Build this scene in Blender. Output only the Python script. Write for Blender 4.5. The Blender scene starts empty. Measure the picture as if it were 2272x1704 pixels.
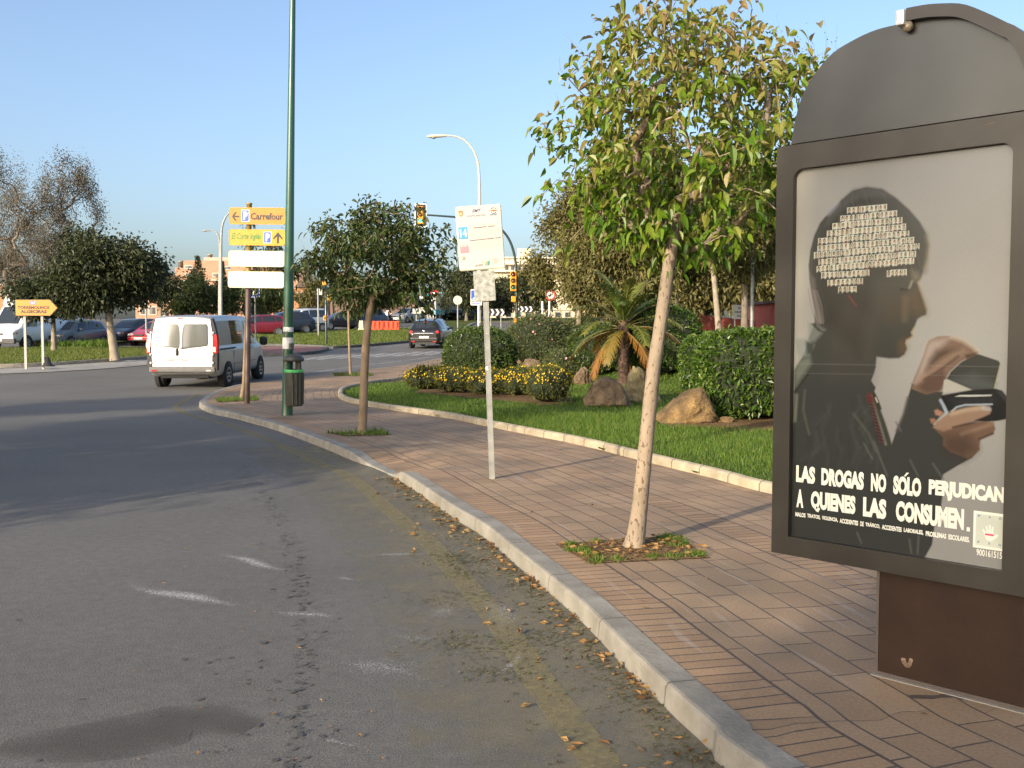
import bpy, bmesh, math, random
import numpy as np
from mathutils import Vector, Matrix
C = bpy.context.scene.collection
scn = bpy.context.scene
R = math.radians
# ---------------------------------------------------------------- camera, sky, sun, exposure
CAMZ = 1.6
FN, CX, CY = 2208.0, 1136.0, 852.0          # measured lens (full size pixels of the photograph)
PITCH = math.atan((852.0 - 731.0) / FN)
cam_d = bpy.data.cameras.new('camera'); cam = bpy.data.objects.new('camera', cam_d); C.objects.link(cam)
cam_d.sensor_width = 36.0; cam_d.lens = 36.0 * FN / 2272.0
cam_d.clip_start = 0.05; cam_d.clip_end = 3000
cam.location = (0, 0, CAMZ); cam.rotation_euler = (math.pi / 2 - PITCH, 0, 0)
scn.camera = cam
SUN_EL, SUN_AZ = R(19.5), R(180 + 38.0)      # azimuth clockwise from +Y: behind the camera, to the left
world = bpy.data.worlds.new('World'); scn.world = world; world.use_nodes = True
nt = world.node_tree; nt.nodes.clear()
sky = nt.nodes.new('ShaderNodeTexSky'); sky.sky_type = 'NISHITA'; sky.sun_disc = False
sky.sun_elevation = SUN_EL; sky.sun_rotation = SUN_AZ
sky.air_density = 0.88; sky.dust_density = 3.9; sky.ozone_density = 2.0; sky.altitude = 50
bg = nt.nodes.new('ShaderNodeBackground'); bg.inputs['Strength'].default_value = 0.15
wo = nt.nodes.new('ShaderNodeOutputWorld')
nt.links.new(sky.outputs[0], bg.inputs[0]); nt.links.new(bg.outputs[0], wo.inputs[0])
sun_d = bpy.data.lights.new('sun', 'SUN'); sun = bpy.data.objects.new('sun', sun_d); C.objects.link(sun)
sun_d.energy = 3.0; sun_d.angle = R(0.55); sun_d.color = (1.0, 0.87, 0.68)
sdir = Vector((math.sin(SUN_AZ) * math.cos(SUN_EL), math.cos(SUN_AZ) * math.cos(SUN_EL), math.sin(SUN_EL)))
sun.rotation_euler = sdir.to_track_quat('Z', 'Y').to_euler(); sun.location = (-20, -20, 30)
vs = scn.view_settings; vs.view_transform = 'Standard'; vs.look = 'None'; vs.gamma = 1.0; vs.exposure = 1.0

# ---------------------------------------------------------------- terrain and pixel -> place helpers
def gz(x, y):
    u = max(0.0, y - 25.0); u = min(u, 90.0)
    return 0.023 * (u * u / (u + 3.0)) + 0.0001 * u * u if u > 0 else 0.0
def sm(a):
    a = min(1.0, max(0.0, a)); return a * a * (3 - 2 * a)
def lz(x, y):                                  # garden surface
    return max(0.12 + gz(x, y) * 0.6, 0.12 + 1.35 * sm((y - 17.5) / 15.0) * sm((x - 1.5) / 5.0))
def ray(px, py):
    dx = (px - CX) / FN; dy = -(py - CY) / FN
    s, c = math.sin(PITCH), math.cos(PITCH)
    return Vector((dx, c + dy * s, -s + dy * c))
CAM = Vector((0, 0, CAMZ))
def G(px, py, h=0.0, f=gz):
    d = ray(px, py); t0 = 1.0; prev = t0
    t = t0
    while t < 400:
        p = CAM + d * t
        if p.z <= f(p.x, p.y) + h: break
        prev = t; t += 0.25 + t * 0.004
    a, b = prev, t
    for _ in range(30):
        m = (a + b) / 2; p = CAM + d * m
        if p.z <= f(p.x, p.y) + h: b = m
        else: a = m
    return CAM + d * b
def AT(px, py, Y):
    d = ray(px, py); return CAM + d * (Y / d.y)
def PXM(Y): return FN / Y                      # pixels per metre at distance Y

# ---------------------------------------------------------------- materials
def srgb(r, g, b):
    f = lambda c: (c / 255.0) / 12.92 if c / 255.0 <= 0.04045 else ((c / 255.0 + 0.055) / 1.055) ** 2.4
    return (f(r), f(g), f(b))
MATS = {}
def newmat(name):
    m = bpy.data.materials.new(name); m.use_nodes = True
    t = m.node_tree; b = t.nodes['Principled BSDF']
    return m, t, b
def mat(name, col, rough=0.6, metal=0.0, var=0.12, scale=6.0, bump=0.0, bscale=60.0, coat=0.0, emit=None, spec=None, dirt=None, space='Object'):
    if name in MATS: return MATS[name]
    m, t, b = newmat(name)
    b.inputs['Roughness'].default_value = rough; b.inputs['Metallic'].default_value = metal
    if coat: b.inputs['Coat Weight'].default_value = coat; b.inputs['Coat Roughness'].default_value = 0.06
    if spec is not None: b.inputs['Specular IOR Level'].default_value = spec
    tc = t.nodes.new('ShaderNodeTexCoord'); n = t.nodes.new('ShaderNodeTexNoise')
    n.inputs['Scale'].default_value = scale; n.inputs['Detail'].default_value = 6
    t.links.new(tc.outputs[space], n.inputs['Vector'])
    r = t.nodes.new('ShaderNodeValToRGB')
    r.color_ramp.elements[0].position = 0.3; r.color_ramp.elements[1].position = 0.7
    c = np.array(col)
    d0 = np.array(dirt) if dirt is not None else np.clip(c * (1 - var), 0, 1)
    r.color_ramp.elements[0].color = (*d0, 1)
    r.color_ramp.elements[1].color = (*np.clip(c * (1 + var * 0.6), 0, 1), 1)
    t.links.new(n.outputs['Fac'], r.inputs[0]); t.links.new(r.outputs[0], b.inputs['Base Color'])
    if bump:
        n2 = t.nodes.new('ShaderNodeTexNoise'); n2.inputs['Scale'].default_value = bscale; n2.inputs['Detail'].default_value = 4
        t.links.new(tc.outputs[space], n2.inputs['Vector'])
        bp = t.nodes.new('ShaderNodeBump'); bp.inputs['Strength'].default_value = bump; bp.inputs['Distance'].default_value = 0.02
        t.links.new(n2.outputs['Fac'], bp.inputs['Height']); t.links.new(bp.outputs[0], b.inputs['Normal'])
    if emit:
        b.inputs['Emission Color'].default_value = (*emit[0], 1); b.inputs['Emission Strength'].default_value = emit[1]
    MATS[name] = m; return m
def leafmat(name, cols, trans=0.3, rough=0.45, spec=0.3):
    if name in MATS: return MATS[name]
    m, t, b = newmat(name)
    a = t.nodes.new('ShaderNodeAttribute'); a.attribute_name = 'hue'
    r = t.nodes.new('ShaderNodeValToRGB'); cr = r.color_ramp
    n = len(cols)
    while len(cr.elements) < n: cr.elements.new(0.5)
    for i, c in enumerate(cols):
        cr.elements[i].position = i / (n - 1); cr.elements[i].color = (*c, 1)
    t.links.new(a.outputs['Fac'], r.inputs[0]); t.links.new(r.outputs[0], b.inputs['Base Color'])
    b.inputs['Roughness'].default_value = rough; b.inputs['Specular IOR Level'].default_value = spec
    tr = t.nodes.new('ShaderNodeBsdfTranslucent'); mx = t.nodes.new('ShaderNodeMixShader'); mx.inputs[0].default_value = trans
    t.links.new(r.outputs[0], tr.inputs[0]); t.links.new(b.outputs[0], mx.inputs[1]); t.links.new(tr.outputs[0], mx.inputs[2])
    t.links.new(mx.outputs[0], t.nodes['Material Output'].inputs[0])
    MATS[name] = m; return m
def glassmat(name, col=(0.02, 0.025, 0.03), rough=0.04):
    if name in MATS: return MATS[name]
    m, t, b = newmat(name)
    b.inputs['Base Color'].default_value = (*col, 1); b.inputs['Roughness'].default_value = rough
    b.inputs['Specular IOR Level'].default_value = 0.8
    MATS[name] = m; return m

# ---------------------------------------------------------------- object helpers
def tag(o, label=None, cat=None, group=None, kind=None):
    if label: o['label'] = label
    if cat: o['category'] = cat
    if group: o['group'] = group
    if kind: o['kind'] = kind
    return o
def thing(name, label, cat, loc=(0, 0, 0), rz=0.0, group=None, rot=None):
    o = bpy.data.objects.new(name, None); C.objects.link(o)
    o.empty_display_size = 0.2; o.location = loc; o.rotation_euler = rot if rot else (0, 0, rz)
    return tag(o, label, cat, group)
def link(name, me, parent=None):
    o = bpy.data.objects.new(name, me); C.objects.link(o)
    if parent: o.parent = parent
    return o
def npmesh(name, V, F, m, parent=None, hue=None, smooth=False, mi=None):
    """V (n,3), F list/array of faces with equal vertex count"""
    F = np.asarray(F, dtype=np.int32); V = np.asarray(V, dtype=np.float32)
    me = bpy.data.meshes.new(name); k = F.shape[1]; nf = F.shape[0]
    me.vertices.add(len(V)); me.vertices.foreach_set('co', V.ravel())
    me.loops.add(nf * k); me.loops.foreach_set('vertex_index', F.ravel())
    me.polygons.add(nf); me.polygons.foreach_set('loop_start', np.arange(nf, dtype=np.int32) * k)
    me.polygons.foreach_set('loop_total', np.full(nf, k, dtype=np.int32))
    if mi is not None: me.polygons.foreach_set('material_index', np.asarray(mi, dtype=np.int32))
    me.polygons.foreach_set('use_smooth', np.full(nf, bool(smooth)))
    me.update(calc_edges=True)
    if hue is not None:
        a = me.attributes.new('hue', 'FLOAT', 'POINT'); a.data.foreach_set('value', np.asarray(hue, dtype=np.float32))
    for x in (m if isinstance(m, (list, tuple)) else [m]): me.materials.append(x)
    return link(name, me, parent)
class MB:
    def __init__(s): s.v = []; s.f = []; s.m = []; s.sm = []
    def add(s, vs, fs, mi=0, smooth=False, M=None):
        o = len(s.v)
        for p in vs:
            p = Vector(p); s.v.append(tuple(M @ p if M is not None else p))
        for f in fs: s.f.append([i + o for i in f]); s.m.append(mi); s.sm.append(smooth)
        return s
    def box(s, c, d, mi=0, M=None, bev=0.0):
        if bev > 0:
            bm = bmesh.new(); bmesh.ops.create_cube(bm, size=1.0)
            for v in bm.verts: v.co = Vector((v.co.x * d[0] + c[0], v.co.y * d[1] + c[1], v.co.z * d[2] + c[2]))
            bmesh.ops.bevel(bm, geom=bm.edges[:], offset=bev, segments=2, profile=0.6, affect='EDGES')
            bm.verts.ensure_lookup_table(); bm.verts.index_update()
            s.add([v.co for v in bm.verts], [[v.index for v in f.verts] for f in bm.faces], mi, False, M); bm.free(); return s
        x, y, z = d[0] / 2, d[1] / 2, d[2] / 2
        vs = [(c[0] + a * x, c[1] + b * y, c[2] + e * z) for a in (-1, 1) for b in (-1, 1) for e in (-1, 1)]
        return s.add(vs, [(0, 1, 3, 2), (4, 6, 7, 5), (0, 4, 5, 1), (2, 3, 7, 6), (0, 2, 6, 4), (1, 5, 7, 3)], mi, False, M)
    def tube(s, path, rad, n=10, mi=0, cap=True, M=None, smooth=True):
        path = [Vector(p) for p in path]
        if not isinstance(rad, (list, tuple)): rad = [rad] * len(path)
        vs = []; up = None
        for i, p in enumerate(path):
            d = (path[min(i + 1, len(path) - 1)] - path[max(i - 1, 0)]).normalized()
            if up is None: up = Vector((1, 0, 0)) if abs(d.x) < 0.9 else Vector((0, 1, 0))
            a = d.cross(up).normalized(); b = a.cross(d).normalized(); up = b if abs(b.dot(d)) < .5 else up
            for k in range(n):
                t = 2 * math.pi * k / n; vs.append(p + a * (math.cos(t) * rad[i]) + b * (math.sin(t) * rad[i]))
        fs = [(i * n + k, i * n + (k + 1) % n, (i + 1) * n + (k + 1) % n, (i + 1) * n + k) for i in range(len(path) - 1) for k in range(n)]
        s.add(vs, fs, mi, smooth, M)
        if cap:
            s.add(vs[:n], [tuple(range(n))[::-1]], mi, False, M); s.add(vs[-n:], [tuple(range(n))], mi, False, M)
        return s
    def lathe(s, prof, n=20, mi=0, M=None, smooth=True, c=(0, 0, 0)):
        vs = [(c[0] + r * math.cos(2 * math.pi * k / n), c[1] + r * math.sin(2 * math.pi * k / n), c[2] + z) for r, z in prof for k in range(n)]
        fs = [(i * n + k, i * n + (k + 1) % n, (i + 1) * n + (k + 1) % n, (i + 1) * n + k) for i in range(len(prof) - 1) for k in range(n)]
        return s.add(vs, fs, mi, smooth, M)
    def prism(s, poly, d0, d1, mi=0, M=None, ax='y'):
        """poly in 2D (a,b) extruded from d0 to d1 along ax: 'y' -> (a,d,b); 'z' -> (a,b,d); 'x' -> (d,a,b)"""
        n = len(poly)
        P = (lambda a, b, d: (a, d, b)) if ax == 'y' else ((lambda a, b, d: (a, b, d)) if ax == 'z' else (lambda a, b, d: (d, a, b)))
        vs = [P(a, b, d0) for a, b in poly] + [P(a, b, d1) for a, b in poly]
        fs = [(i, (i + 1) % n, n + (i + 1) % n, n + i) for i in range(n)]
        fs += [tuple(range(n))[::-1], tuple(range(n, 2 * n))]
        return s.add(vs, fs, mi, False, M)
    def build(s, name, m, parent=None):
        me = bpy.data.meshes.new(name); me.from_pydata(s.v, [], s.f)
        me.polygons.foreach_set('material_index', s.m); me.polygons.foreach_set('use_smooth', s.sm)
        bm = bmesh.new(); bm.from_mesh(me); bmesh.ops.recalc_face_normals(bm, faces=bm.faces[:]); bm.to_mesh(me); bm.free()
        for x in (m if isinstance(m, (list, tuple)) else [m]): me.materials.append(x)
        return link(name, me, parent)
def rrect(w, h, r, n=5, cx=0, cy=0):
    pts = []
    for (sx, sy, a0) in ((1, 1, 0), (-1, 1, 90), (-1, -1, 180), (1, -1, 270)):
        for k in range(n + 1):
            a = R(a0 + 90 * k / n); pts.append((cx + sx * (w / 2 - r) + r * math.cos(a), cy + sy * (h / 2 - r) + r * math.sin(a)))
    return pts
_txt = {}
def text_geo(s, bold=0.0, shear=0.0, spacing=1.0):
    k = (s, bold, shear, spacing)
    if k in _txt: return _txt[k]
    cu = bpy.data.curves.new('lettering', 'FONT'); cu.body = s; cu.size = 1.0; cu.offset = bold; cu.shear = shear; cu.space_character = spacing
    cu.resolution_u = 3
    o = bpy.data.objects.new('lettering', cu); C.objects.link(o)
    dg = bpy.context.evaluated_depsgraph_get(); dg.update()
    me = bpy.data.meshes.new_from_object(o.evaluated_get(dg))
    V = np.array([v.co[:] for v in me.vertices]); F = [list(p.vertices) for p in me.polygons]
    bpy.data.objects.remove(o); bpy.data.curves.remove(cu); bpy.data.meshes.remove(me)
    V = V[:, :2]; V = (V - V.min(0)) / np.maximum(V.max(0) - V.min(0), 1e-6)
    _txt[k] = (V, F); return V, F
def put_text(mb, s, x, z, w, h, d, mi=0, bold=0.0, shear=0.0, M=None, spacing=1.0, ax='y'):
    """letters filling the box x..x+w, z..z+h on the plane y=d (reads along +x)"""
    V, F = text_geo(s, bold, shear, spacing)
    mb.add([(x + a * w, d, z + b * h) for a, b in V], F, mi, False, M)
# shared paints
GALV = mat('galvanised_steel', (0.27, 0.27, 0.25), 0.55, .35, var=.25, scale=9)
GREYPOST = mat('grey_post_paint', (0.30, 0.30, 0.27), 0.55, var=.12)
WHITEP = mat('white_paint', (0.70, 0.67, 0.62), 0.45, var=.05)
CREAMP = mat('cream_lamp_paint', (0.52, 0.48, 0.36), 0.5, var=.08)
GREENP = mat('green_post_paint', (0.018, 0.085, 0.05), 0.28, var=.15, coat=.4, scale=3)
DKGREEN = mat('dark_green_post_paint', (0.018, 0.035, 0.028), 0.3, var=.2, coat=.3)
BROWNP = mat('brown_post_paint', (0.085, 0.045, 0.03), 0.45, var=.2, scale=4)
BRASS = mat('gilded_post_sleeve', (0.42, 0.30, 0.09), 0.45, .5, var=.2)
AMBER = mat('amber_paint', (0.58, 0.25, 0.006), 0.4, var=.08)
YELP = mat('yellow_sign_paint', (0.50, 0.19, 0.002), 0.45, var=.03)
YEL2 = mat('lemon_sign_paint', (0.52, 0.28, 0.004), 0.45, var=.03)
BLACKP = mat('black_paint', (0.012, 0.012, 0.013), 0.4, var=.2)
INK = mat('dark_lettering', (0.016, 0.011, 0.009), 0.5, var=.1)
BLUEP = mat('blue_sign_paint', (0.025, 0.085, 0.40), 0.4, var=.08)
REDP = mat('red_sign_paint', (0.60, 0.035, 0.03), 0.4, var=.1)
GREENINK = mat('green_lettering', (0.012, 0.20, 0.02), 0.5, var=.05)
PLASTIC = mat('dark_bin_plastic', (0.062, 0.060, 0.048), 0.42, var=.15, scale=8)
# ---------------------------------------------------------------- setting: ground, road, kerb, pavement, lawns
def resample(pts, step, closed=False):
    """Catmull-Rom through pts (2D), resampled at even steps"""
    P = [np.array(p[:2], float) for p in pts]; n = len(P); out = []
    rng_ = range(n if closed else n - 1)
    for i in rng_:
        if closed: p0, p1, p2, p3 = P[(i - 1) % n], P[i], P[(i + 1) % n], P[(i + 2) % n]
        else: p0, p1, p2, p3 = P[max(i - 1, 0)], P[i], P[i + 1], P[min(i + 2, n - 1)]
        for k in range(16):
            t = k / 16
            out.append(0.5 * (2 * p1 + (p2 - p0) * t + (2 * p0 - 5 * p1 + 4 * p2 - p3) * t * t + (-p0 + 3 * p1 - 3 * p2 + p3) * t ** 3))
    out.append(P[0] if closed else P[-1]); out = np.array(out)
    d = np.concatenate([[0], np.cumsum(np.linalg.norm(np.diff(out, axis=0), axis=1))])
    m = max(3, int(d[-1] / step)); s = np.linspace(0, d[-1], m + 1)
    Q = np.stack([np.interp(s, d, out[:, 0]), np.interp(s, d, out[:, 1])], 1)
    return (Q[:-1], s[:-1]) if closed else (Q, s)
def normals(Q, closed=False):
    if closed: T = np.roll(Q, -1, 0) - np.roll(Q, 1, 0)
    else: T = np.gradient(Q, axis=0)
    T /= np.maximum(np.linalg.norm(T, axis=1, keepdims=True), 1e-9)
    return np.stack([T[:, 1], -T[:, 0]], 1)         # right hand side of travel
def sheet(name, Q, widths, zf, m, closed=False, uvs=None, kind='structure'):
    """strip swept along Q; widths = list of (offset, dz)"""
    N = normals(Q, closed); n = len(Q); k = len(widths); V = []; 
    for i in range(n):
        for (o, dz) in widths:
            p = Q[i] + N[i] * o; V.append((p[0], p[1], zf(p[0], p[1], i) + dz))
    F = []
    for i in range(n if closed else n - 1):
        j = (i + 1) % n
        for a in range(k - 1): F.append((i * k + a, i * k + a + 1, j * k + a + 1, j * k + a))
    o = npmesh(name, V, F, m)
    o['kind'] = kind
    uv = o.data.uv_layers.new(name='uv')
    s = np.concatenate([[0], np.cumsum(np.linalg.norm(np.diff(np.vstack([Q, Q[:1]]) if closed else Q, axis=0), axis=1))])
    w = [0.0]
    for a in range(1, k): w.append(w[-1] + math.hypot(widths[a][0] - widths[a - 1][0], widths[a][1] - widths[a - 1][1]))
    UV = []
    for i in range(n if closed else n - 1):
        for a in range(k - 1): UV += [s[i], w[a], s[i], w[a + 1], s[i + 1], w[a + 1], s[i + 1], w[a]]
    uv.data.foreach_set('uv', np.array(UV, np.float32))
    return o
def inpoly(X, Y, P):
    c = np.zeros(X.shape, bool); n = len(P)
    for i in range(n):
        x1, y1 = P[i]; x2, y2 = P[(i + 1) % n]
        if y1 == y2: continue
        c ^= ((y1 > Y) != (y2 > Y)) & (X < (x2 - x1) * (Y - y1) / (y2 - y1) + x1)
    return c
def polydist(X, Y, Q, closed=False):
    """distance to the polyline and arc length of nearest point"""
    D = np.full(X.shape, 1e9); S = np.zeros(X.shape); acc = 0.0; n = len(Q)
    for i in range(n if closed else n - 1):
        a = Q[i]; b = Q[(i + 1) % n]; d = b - a; L = np.hypot(*d)
        if L < 1e-9: continue
        t = np.clip(((X - a[0]) * d[0] + (Y - a[1]) * d[1]) / (L * L), 0, 1)
        q = np.hypot(X - a[0] - t * d[0], Y - a[1] - t * d[1])
        k = q < D; D[k] = q[k]; S[k] = acc + t[k] * L; acc += L
    return D, S
def gridmesh(name, P, step, zf, m, kind='structure', grow=0.0, Q=None, attr=None):
    """fine grid filling polygon P; UV from nearest point of polyline Q when given"""
    P = np.array(P); x0, y0 = P.min(0) - step; x1, y1 = P.max(0) + step
    nx, ny = int((x1 - x0) / step) + 2, int((y1 - y0) / step) + 2
    X, Y = np.meshgrid(x0 + step * np.arange(nx), y0 + step * np.arange(ny))
    inside = inpoly(X, Y, P)
    if grow > 0: inside |= polydist(X, Y, P, True)[0] < grow
    f = inside[:-1, :-1] & inside[1:, :-1] & inside[:-1, 1:] & inside[1:, 1:]
    idx = np.arange(nx * ny).reshape(ny, nx)
    F = np.stack([idx[:-1, :-1][f], idx[:-1, 1:][f], idx[1:, 1:][f], idx[1:, :-1][f]], 1)
    used = np.unique(F); rem = np.full(nx * ny, -1); rem[used] = np.arange(len(used))
    xs, ys = X.ravel()[used], Y.ravel()[used]
    T, S = polydist(xs, ys, Q) if Q is not None else (None, None)
    Z = np.array([zf(a, b) for a, b in zip(xs, ys)]) if Q is None else np.array([zf(a, b, s, t) for a, b, s, t in zip(xs, ys, S, T)])
    o = npmesh(name, np.stack([xs, ys, Z], 1), rem[F], m, smooth=True)
    o['kind'] = kind
    if Q is not None:
        uv = o.data.uv_layers.new(name='uv'); L = rem[F].ravel()
        uv.data.foreach_set('uv', np.stack([S[L], T[L]], 1).astype(np.float32).ravel())
    return o

# ---- materials of the setting
def asphalt():
    m, t, b = newmat('asphalt'); L = t.links.new
    tc = t.nodes.new('ShaderNodeTexCoord')
    def noise(sc, det=5, rough=0.6):
        n = t.nodes.new('ShaderNodeTexNoise'); n.inputs['Scale'].default_value = sc; n.inputs['Detail'].default_value = det; n.inputs['Roughness'].default_value = rough
        L(tc.outputs['Object'], n.inputs['Vector']); return n
    def ramp(src, a, ca, bb, cb):
        r = t.nodes.new('ShaderNodeValToRGB'); r.color_ramp.elements[0].position = a; r.color_ramp.elements[1].position = bb
        r.color_ramp.elements[0].color = (*ca, 1); r.color_ramp.elements[1].color = (*cb, 1); L(src, r.inputs[0]); return r
    def mul(a, bb, f=1.0):
        x = t.nodes.new('ShaderNodeMixRGB'); x.blend_type = 'MULTIPLY'; x.inputs[0].default_value = f; L(a, x.inputs[1]); L(bb, x.inputs[2]); return x
    big = ramp(noise(0.35, 6).outputs['Fac'], 0.3, (0.116, 0.111, 0.103), 0.72, (0.156, 0.150, 0.140))
    fine = ramp(noise(95, 3, 0.7).outputs['Fac'], 0.32, (0.55, 0.55, 0.55), 0.72, (1.32, 1.30, 1.26))
    mid = ramp(noise(14, 4).outputs['Fac'], 0.3, (0.86, 0.86, 0.86), 0.7, (1.10, 1.09, 1.07))
    vor = t.nodes.new('ShaderNodeTexVoronoi'); vor.inputs['Scale'].default_value = 42; L(tc.outputs['Object'], vor.inputs['Vector'])
    spk = ramp(vor.outputs['Distance'], 0.05, (1.7, 1.66, 1.55), 0.16, (1, 1, 1))
    c = mul(mul(big.outputs[0], fine.outputs[0]).outputs[0], mul(mid.outputs[0], spk.outputs[0]).outputs[0])
    L(c.outputs[0], b.inputs['Base Color']); b.inputs['Roughness'].default_value = 0.82; b.inputs['Specular IOR Level'].default_value = 0.35
    bp = t.nodes.new('ShaderNodeBump'); bp.inputs['Strength'].default_value = 0.55; bp.inputs['Distance'].default_value = 0.008
    L(noise(120, 3, 0.75).outputs['Fac'], bp.inputs['Height']); L(bp.outputs[0], b.inputs['Normal'])
    return m
def paving():
    m, t, b = newmat('stamped_paving'); L = t.links.new
    uv = t.nodes.new('ShaderNodeUVMap'); tc = t.nodes.new('ShaderNodeTexCoord')
    sep = t.nodes.new('ShaderNodeSeparateXYZ'); L(uv.outputs[0], sep.inputs[0])
    # slight wobble so joints are not ruler straight
    wn = t.nodes.new('ShaderNodeTexNoise'); wn.inputs['Scale'].default_value = 3.0; L(tc.outputs['Object'], wn.inputs['Vector'])
    wob = t.nodes.new('ShaderNodeVectorMath'); wob.operation = 'MULTIPLY_ADD'
    L(wn.outputs['Color'], wob.inputs[0]); wob.inputs[1].default_value = (0.02, 0.016, 0); L(uv.outputs[0], wob.inputs[2])
    def brick(w, h, off, mort, c1, c2, cm, squash=1.0, rot=0.0, freq=2):
        v = wob.outputs[0]
        if rot:
            mp = t.nodes.new('ShaderNodeMapping'); mp.inputs['Rotation'].default_value = (0, 0, rot); L(v, mp.inputs[0]); v = mp.outputs[0]
        k = t.nodes.new('ShaderNodeTexBrick'); L(v, k.inputs['Vector'])
        k.inputs['Scale'].default_value = 1.0; k.inputs['Brick Width'].default_value = w; k.inputs['Row Height'].default_value = h
        k.offset = off; k.offset_frequency = freq; k.squash = squash; k.squash_frequency = 3; k.inputs['Mortar Size'].default_value = mort; k.inputs['Mortar Smooth'].default_value = 0.3
        k.inputs['Color1'].default_value = (*c1, 1); k.inputs['Color2'].default_value = (*c2, 1); k.inputs['Mortar'].default_value = (*cm, 1); return k
    mc = (0.10, 0.075, 0.06)
    slab = brick(0.44, 0.185, 0.37, 0.006, (0.345, 0.235, 0.14), (0.285, 0.19, 0.112), mc, 0.6)
    band = brick(0.095, 2.0, 0.0, 0.006, (0.37, 0.24, 0.135), (0.29, 0.185, 0.105), mc)
    def gt(x, v):
        k = t.nodes.new('ShaderNodeMath'); k.operation = 'GREATER_THAN'; L(x, k.inputs[0]); k.inputs[1].default_value = v; return k
    def math_(op, a, c):
        k = t.nodes.new('ShaderNodeMath'); k.operation = op
        L(a, k.inputs[0])
        if isinstance(c, float): k.inputs[1].default_value = c
        else: L(c, k.inputs[1])
        return k
    wt = t.nodes.new('ShaderNodeSeparateXYZ'); L(wob.outputs[0], wt.inputs[0]); T = wt.outputs['Y']
    def inband(a, bb): return math_('MULTIPLY', gt(T, a).outputs[0], math_('LESS_THAN', T, bb).outputs[0])
    bands = math_('MAXIMUM', inband(-1.0, 0.455).outputs[0], inband(1.62, 1.90).outputs[0])
    mix = t.nodes.new('ShaderNodeMixRGB'); L(bands.outputs[0], mix.inputs[0]); L(slab.outputs[0], mix.inputs[1]); L(band.outputs[0], mix.inputs[2])
    jl = None
    for v in (0.455, 1.62, 1.90, 2.9):
        k = inband(v - 0.008, v + 0.008); jl = k if jl is None else math_('MAXIMUM', jl.outputs[0], k.outputs[0])
    j = t.nodes.new('ShaderNodeMixRGB'); L(jl.outputs[0], j.inputs[0]); L(mix.outputs[0], j.inputs[1]); j.inputs[2].default_value = (*mc, 1)
    # stains and whitish bloom that follows the joints
    n1 = t.nodes.new('ShaderNodeTexNoise'); n1.inputs['Scale'].default_value = 1.3; n1.inputs['Detail'].default_value = 7; L(tc.outputs['Object'], n1.inputs['Vector'])
    r1 = t.nodes.new('ShaderNodeValToRGB'); r1.color_ramp.elements[0].position = 0.3; r1.color_ramp.elements[0].color = (0.66, 0.70, 0.74, 1); r1.color_ramp.elements[1].position = 0.7; r1.color_ramp.elements[1].color = (1.14, 1.12, 1.10, 1)
    L(n1.outputs['Fac'], r1.inputs[0])
    mu = t.nodes.new('ShaderNodeMixRGB'); mu.blend_type = 'MULTIPLY'; mu.inputs[0].default_value = 1; L(j.outputs[0], mu.inputs[1]); L(r1.outputs[0], mu.inputs[2])
    mp = t.nodes.new('ShaderNodeMapping'); mp.inputs['Scale'].default_value = (1.2, 14, 1); L(uv.outputs[0], mp.inputs[0])
    n2 = t.nodes.new('ShaderNodeTexNoise'); n2.inputs['Scale'].default_value = 1.0; n2.inputs['Detail'].default_value = 5; L(mp.outputs[0], n2.inputs['Vector'])
    r2 = t.nodes.new('ShaderNodeValToRGB'); r2.color_ramp.elements[0].position = 0.60; r2.color_ramp.elements[1].position = 0.76
    r2.color_ramp.elements[1].color = (0.35, 0.35, 0.35, 1)
    L(n2.outputs['Fac'], r2.inputs[0])
    wh = t.nodes.new('ShaderNodeMixRGB'); L(r2.outputs[0], wh.inputs[0]); L(mu.outputs[0], wh.inputs[1]); wh.inputs[2].default_value = (0.48, 0.43, 0.39, 1)
    n3 = t.nodes.new('ShaderNodeTexNoise'); n3.inputs['Scale'].default_value = 70; n3.inputs['Detail'].default_value = 4; L(tc.outputs['Object'], n3.inputs['Vector'])
    r3 = t.nodes.new('ShaderNodeValToRGB'); r3.color_ramp.elements[0].position = 0.3; r3.color_ramp.elements[0].color = (0.84, 0.84, 0.84, 1); r3.color_ramp.elements[1].position = 0.7; r3.color_ramp.elements[1].color = (1.12, 1.12, 1.12, 1)
    L(n3.outputs['Fac'], r3.inputs[0])
    m3 = t.nodes.new('ShaderNodeMixRGB'); m3.blend_type = 'MULTIPLY'; m3.inputs[0].default_value = 1; L(wh.outputs[0], m3.inputs[1]); L(r3.outputs[0], m3.inputs[2])
    L(m3.outputs[0], b.inputs['Base Color']); b.inputs['Roughness'].default_value = 0.75; b.inputs['Specular IOR Level'].default_value = 0.3
    bm_ = t.nodes.new('ShaderNodeMixRGB'); L(bands.outputs[0], bm_.inputs[0]); L(slab.outputs['Fac'], bm_.inputs[1]); L(band.outputs['Fac'], bm_.inputs[2])
    hh = math_('MAXIMUM', bm_.outputs[0], jl.outputs[0]); inv = t.nodes.new('ShaderNodeMath'); inv.operation = 'SUBTRACT'; inv.inputs[0].default_value = 1.0; L(hh.outputs[0], inv.inputs[1])
    ad = math_('MULTIPLY_ADD', n3.outputs['Fac'], 0.25); L(inv.outputs[0], ad.inputs[2])
    bp = t.nodes.new('ShaderNodeBump'); bp.inputs['Strength'].default_value = 0.6; bp.inputs['Distance'].default_value = 0.006; L(ad.outputs[0], bp.inputs['Height']); L(bp.outputs[0], b.inputs['Normal'])
    return m
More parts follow.
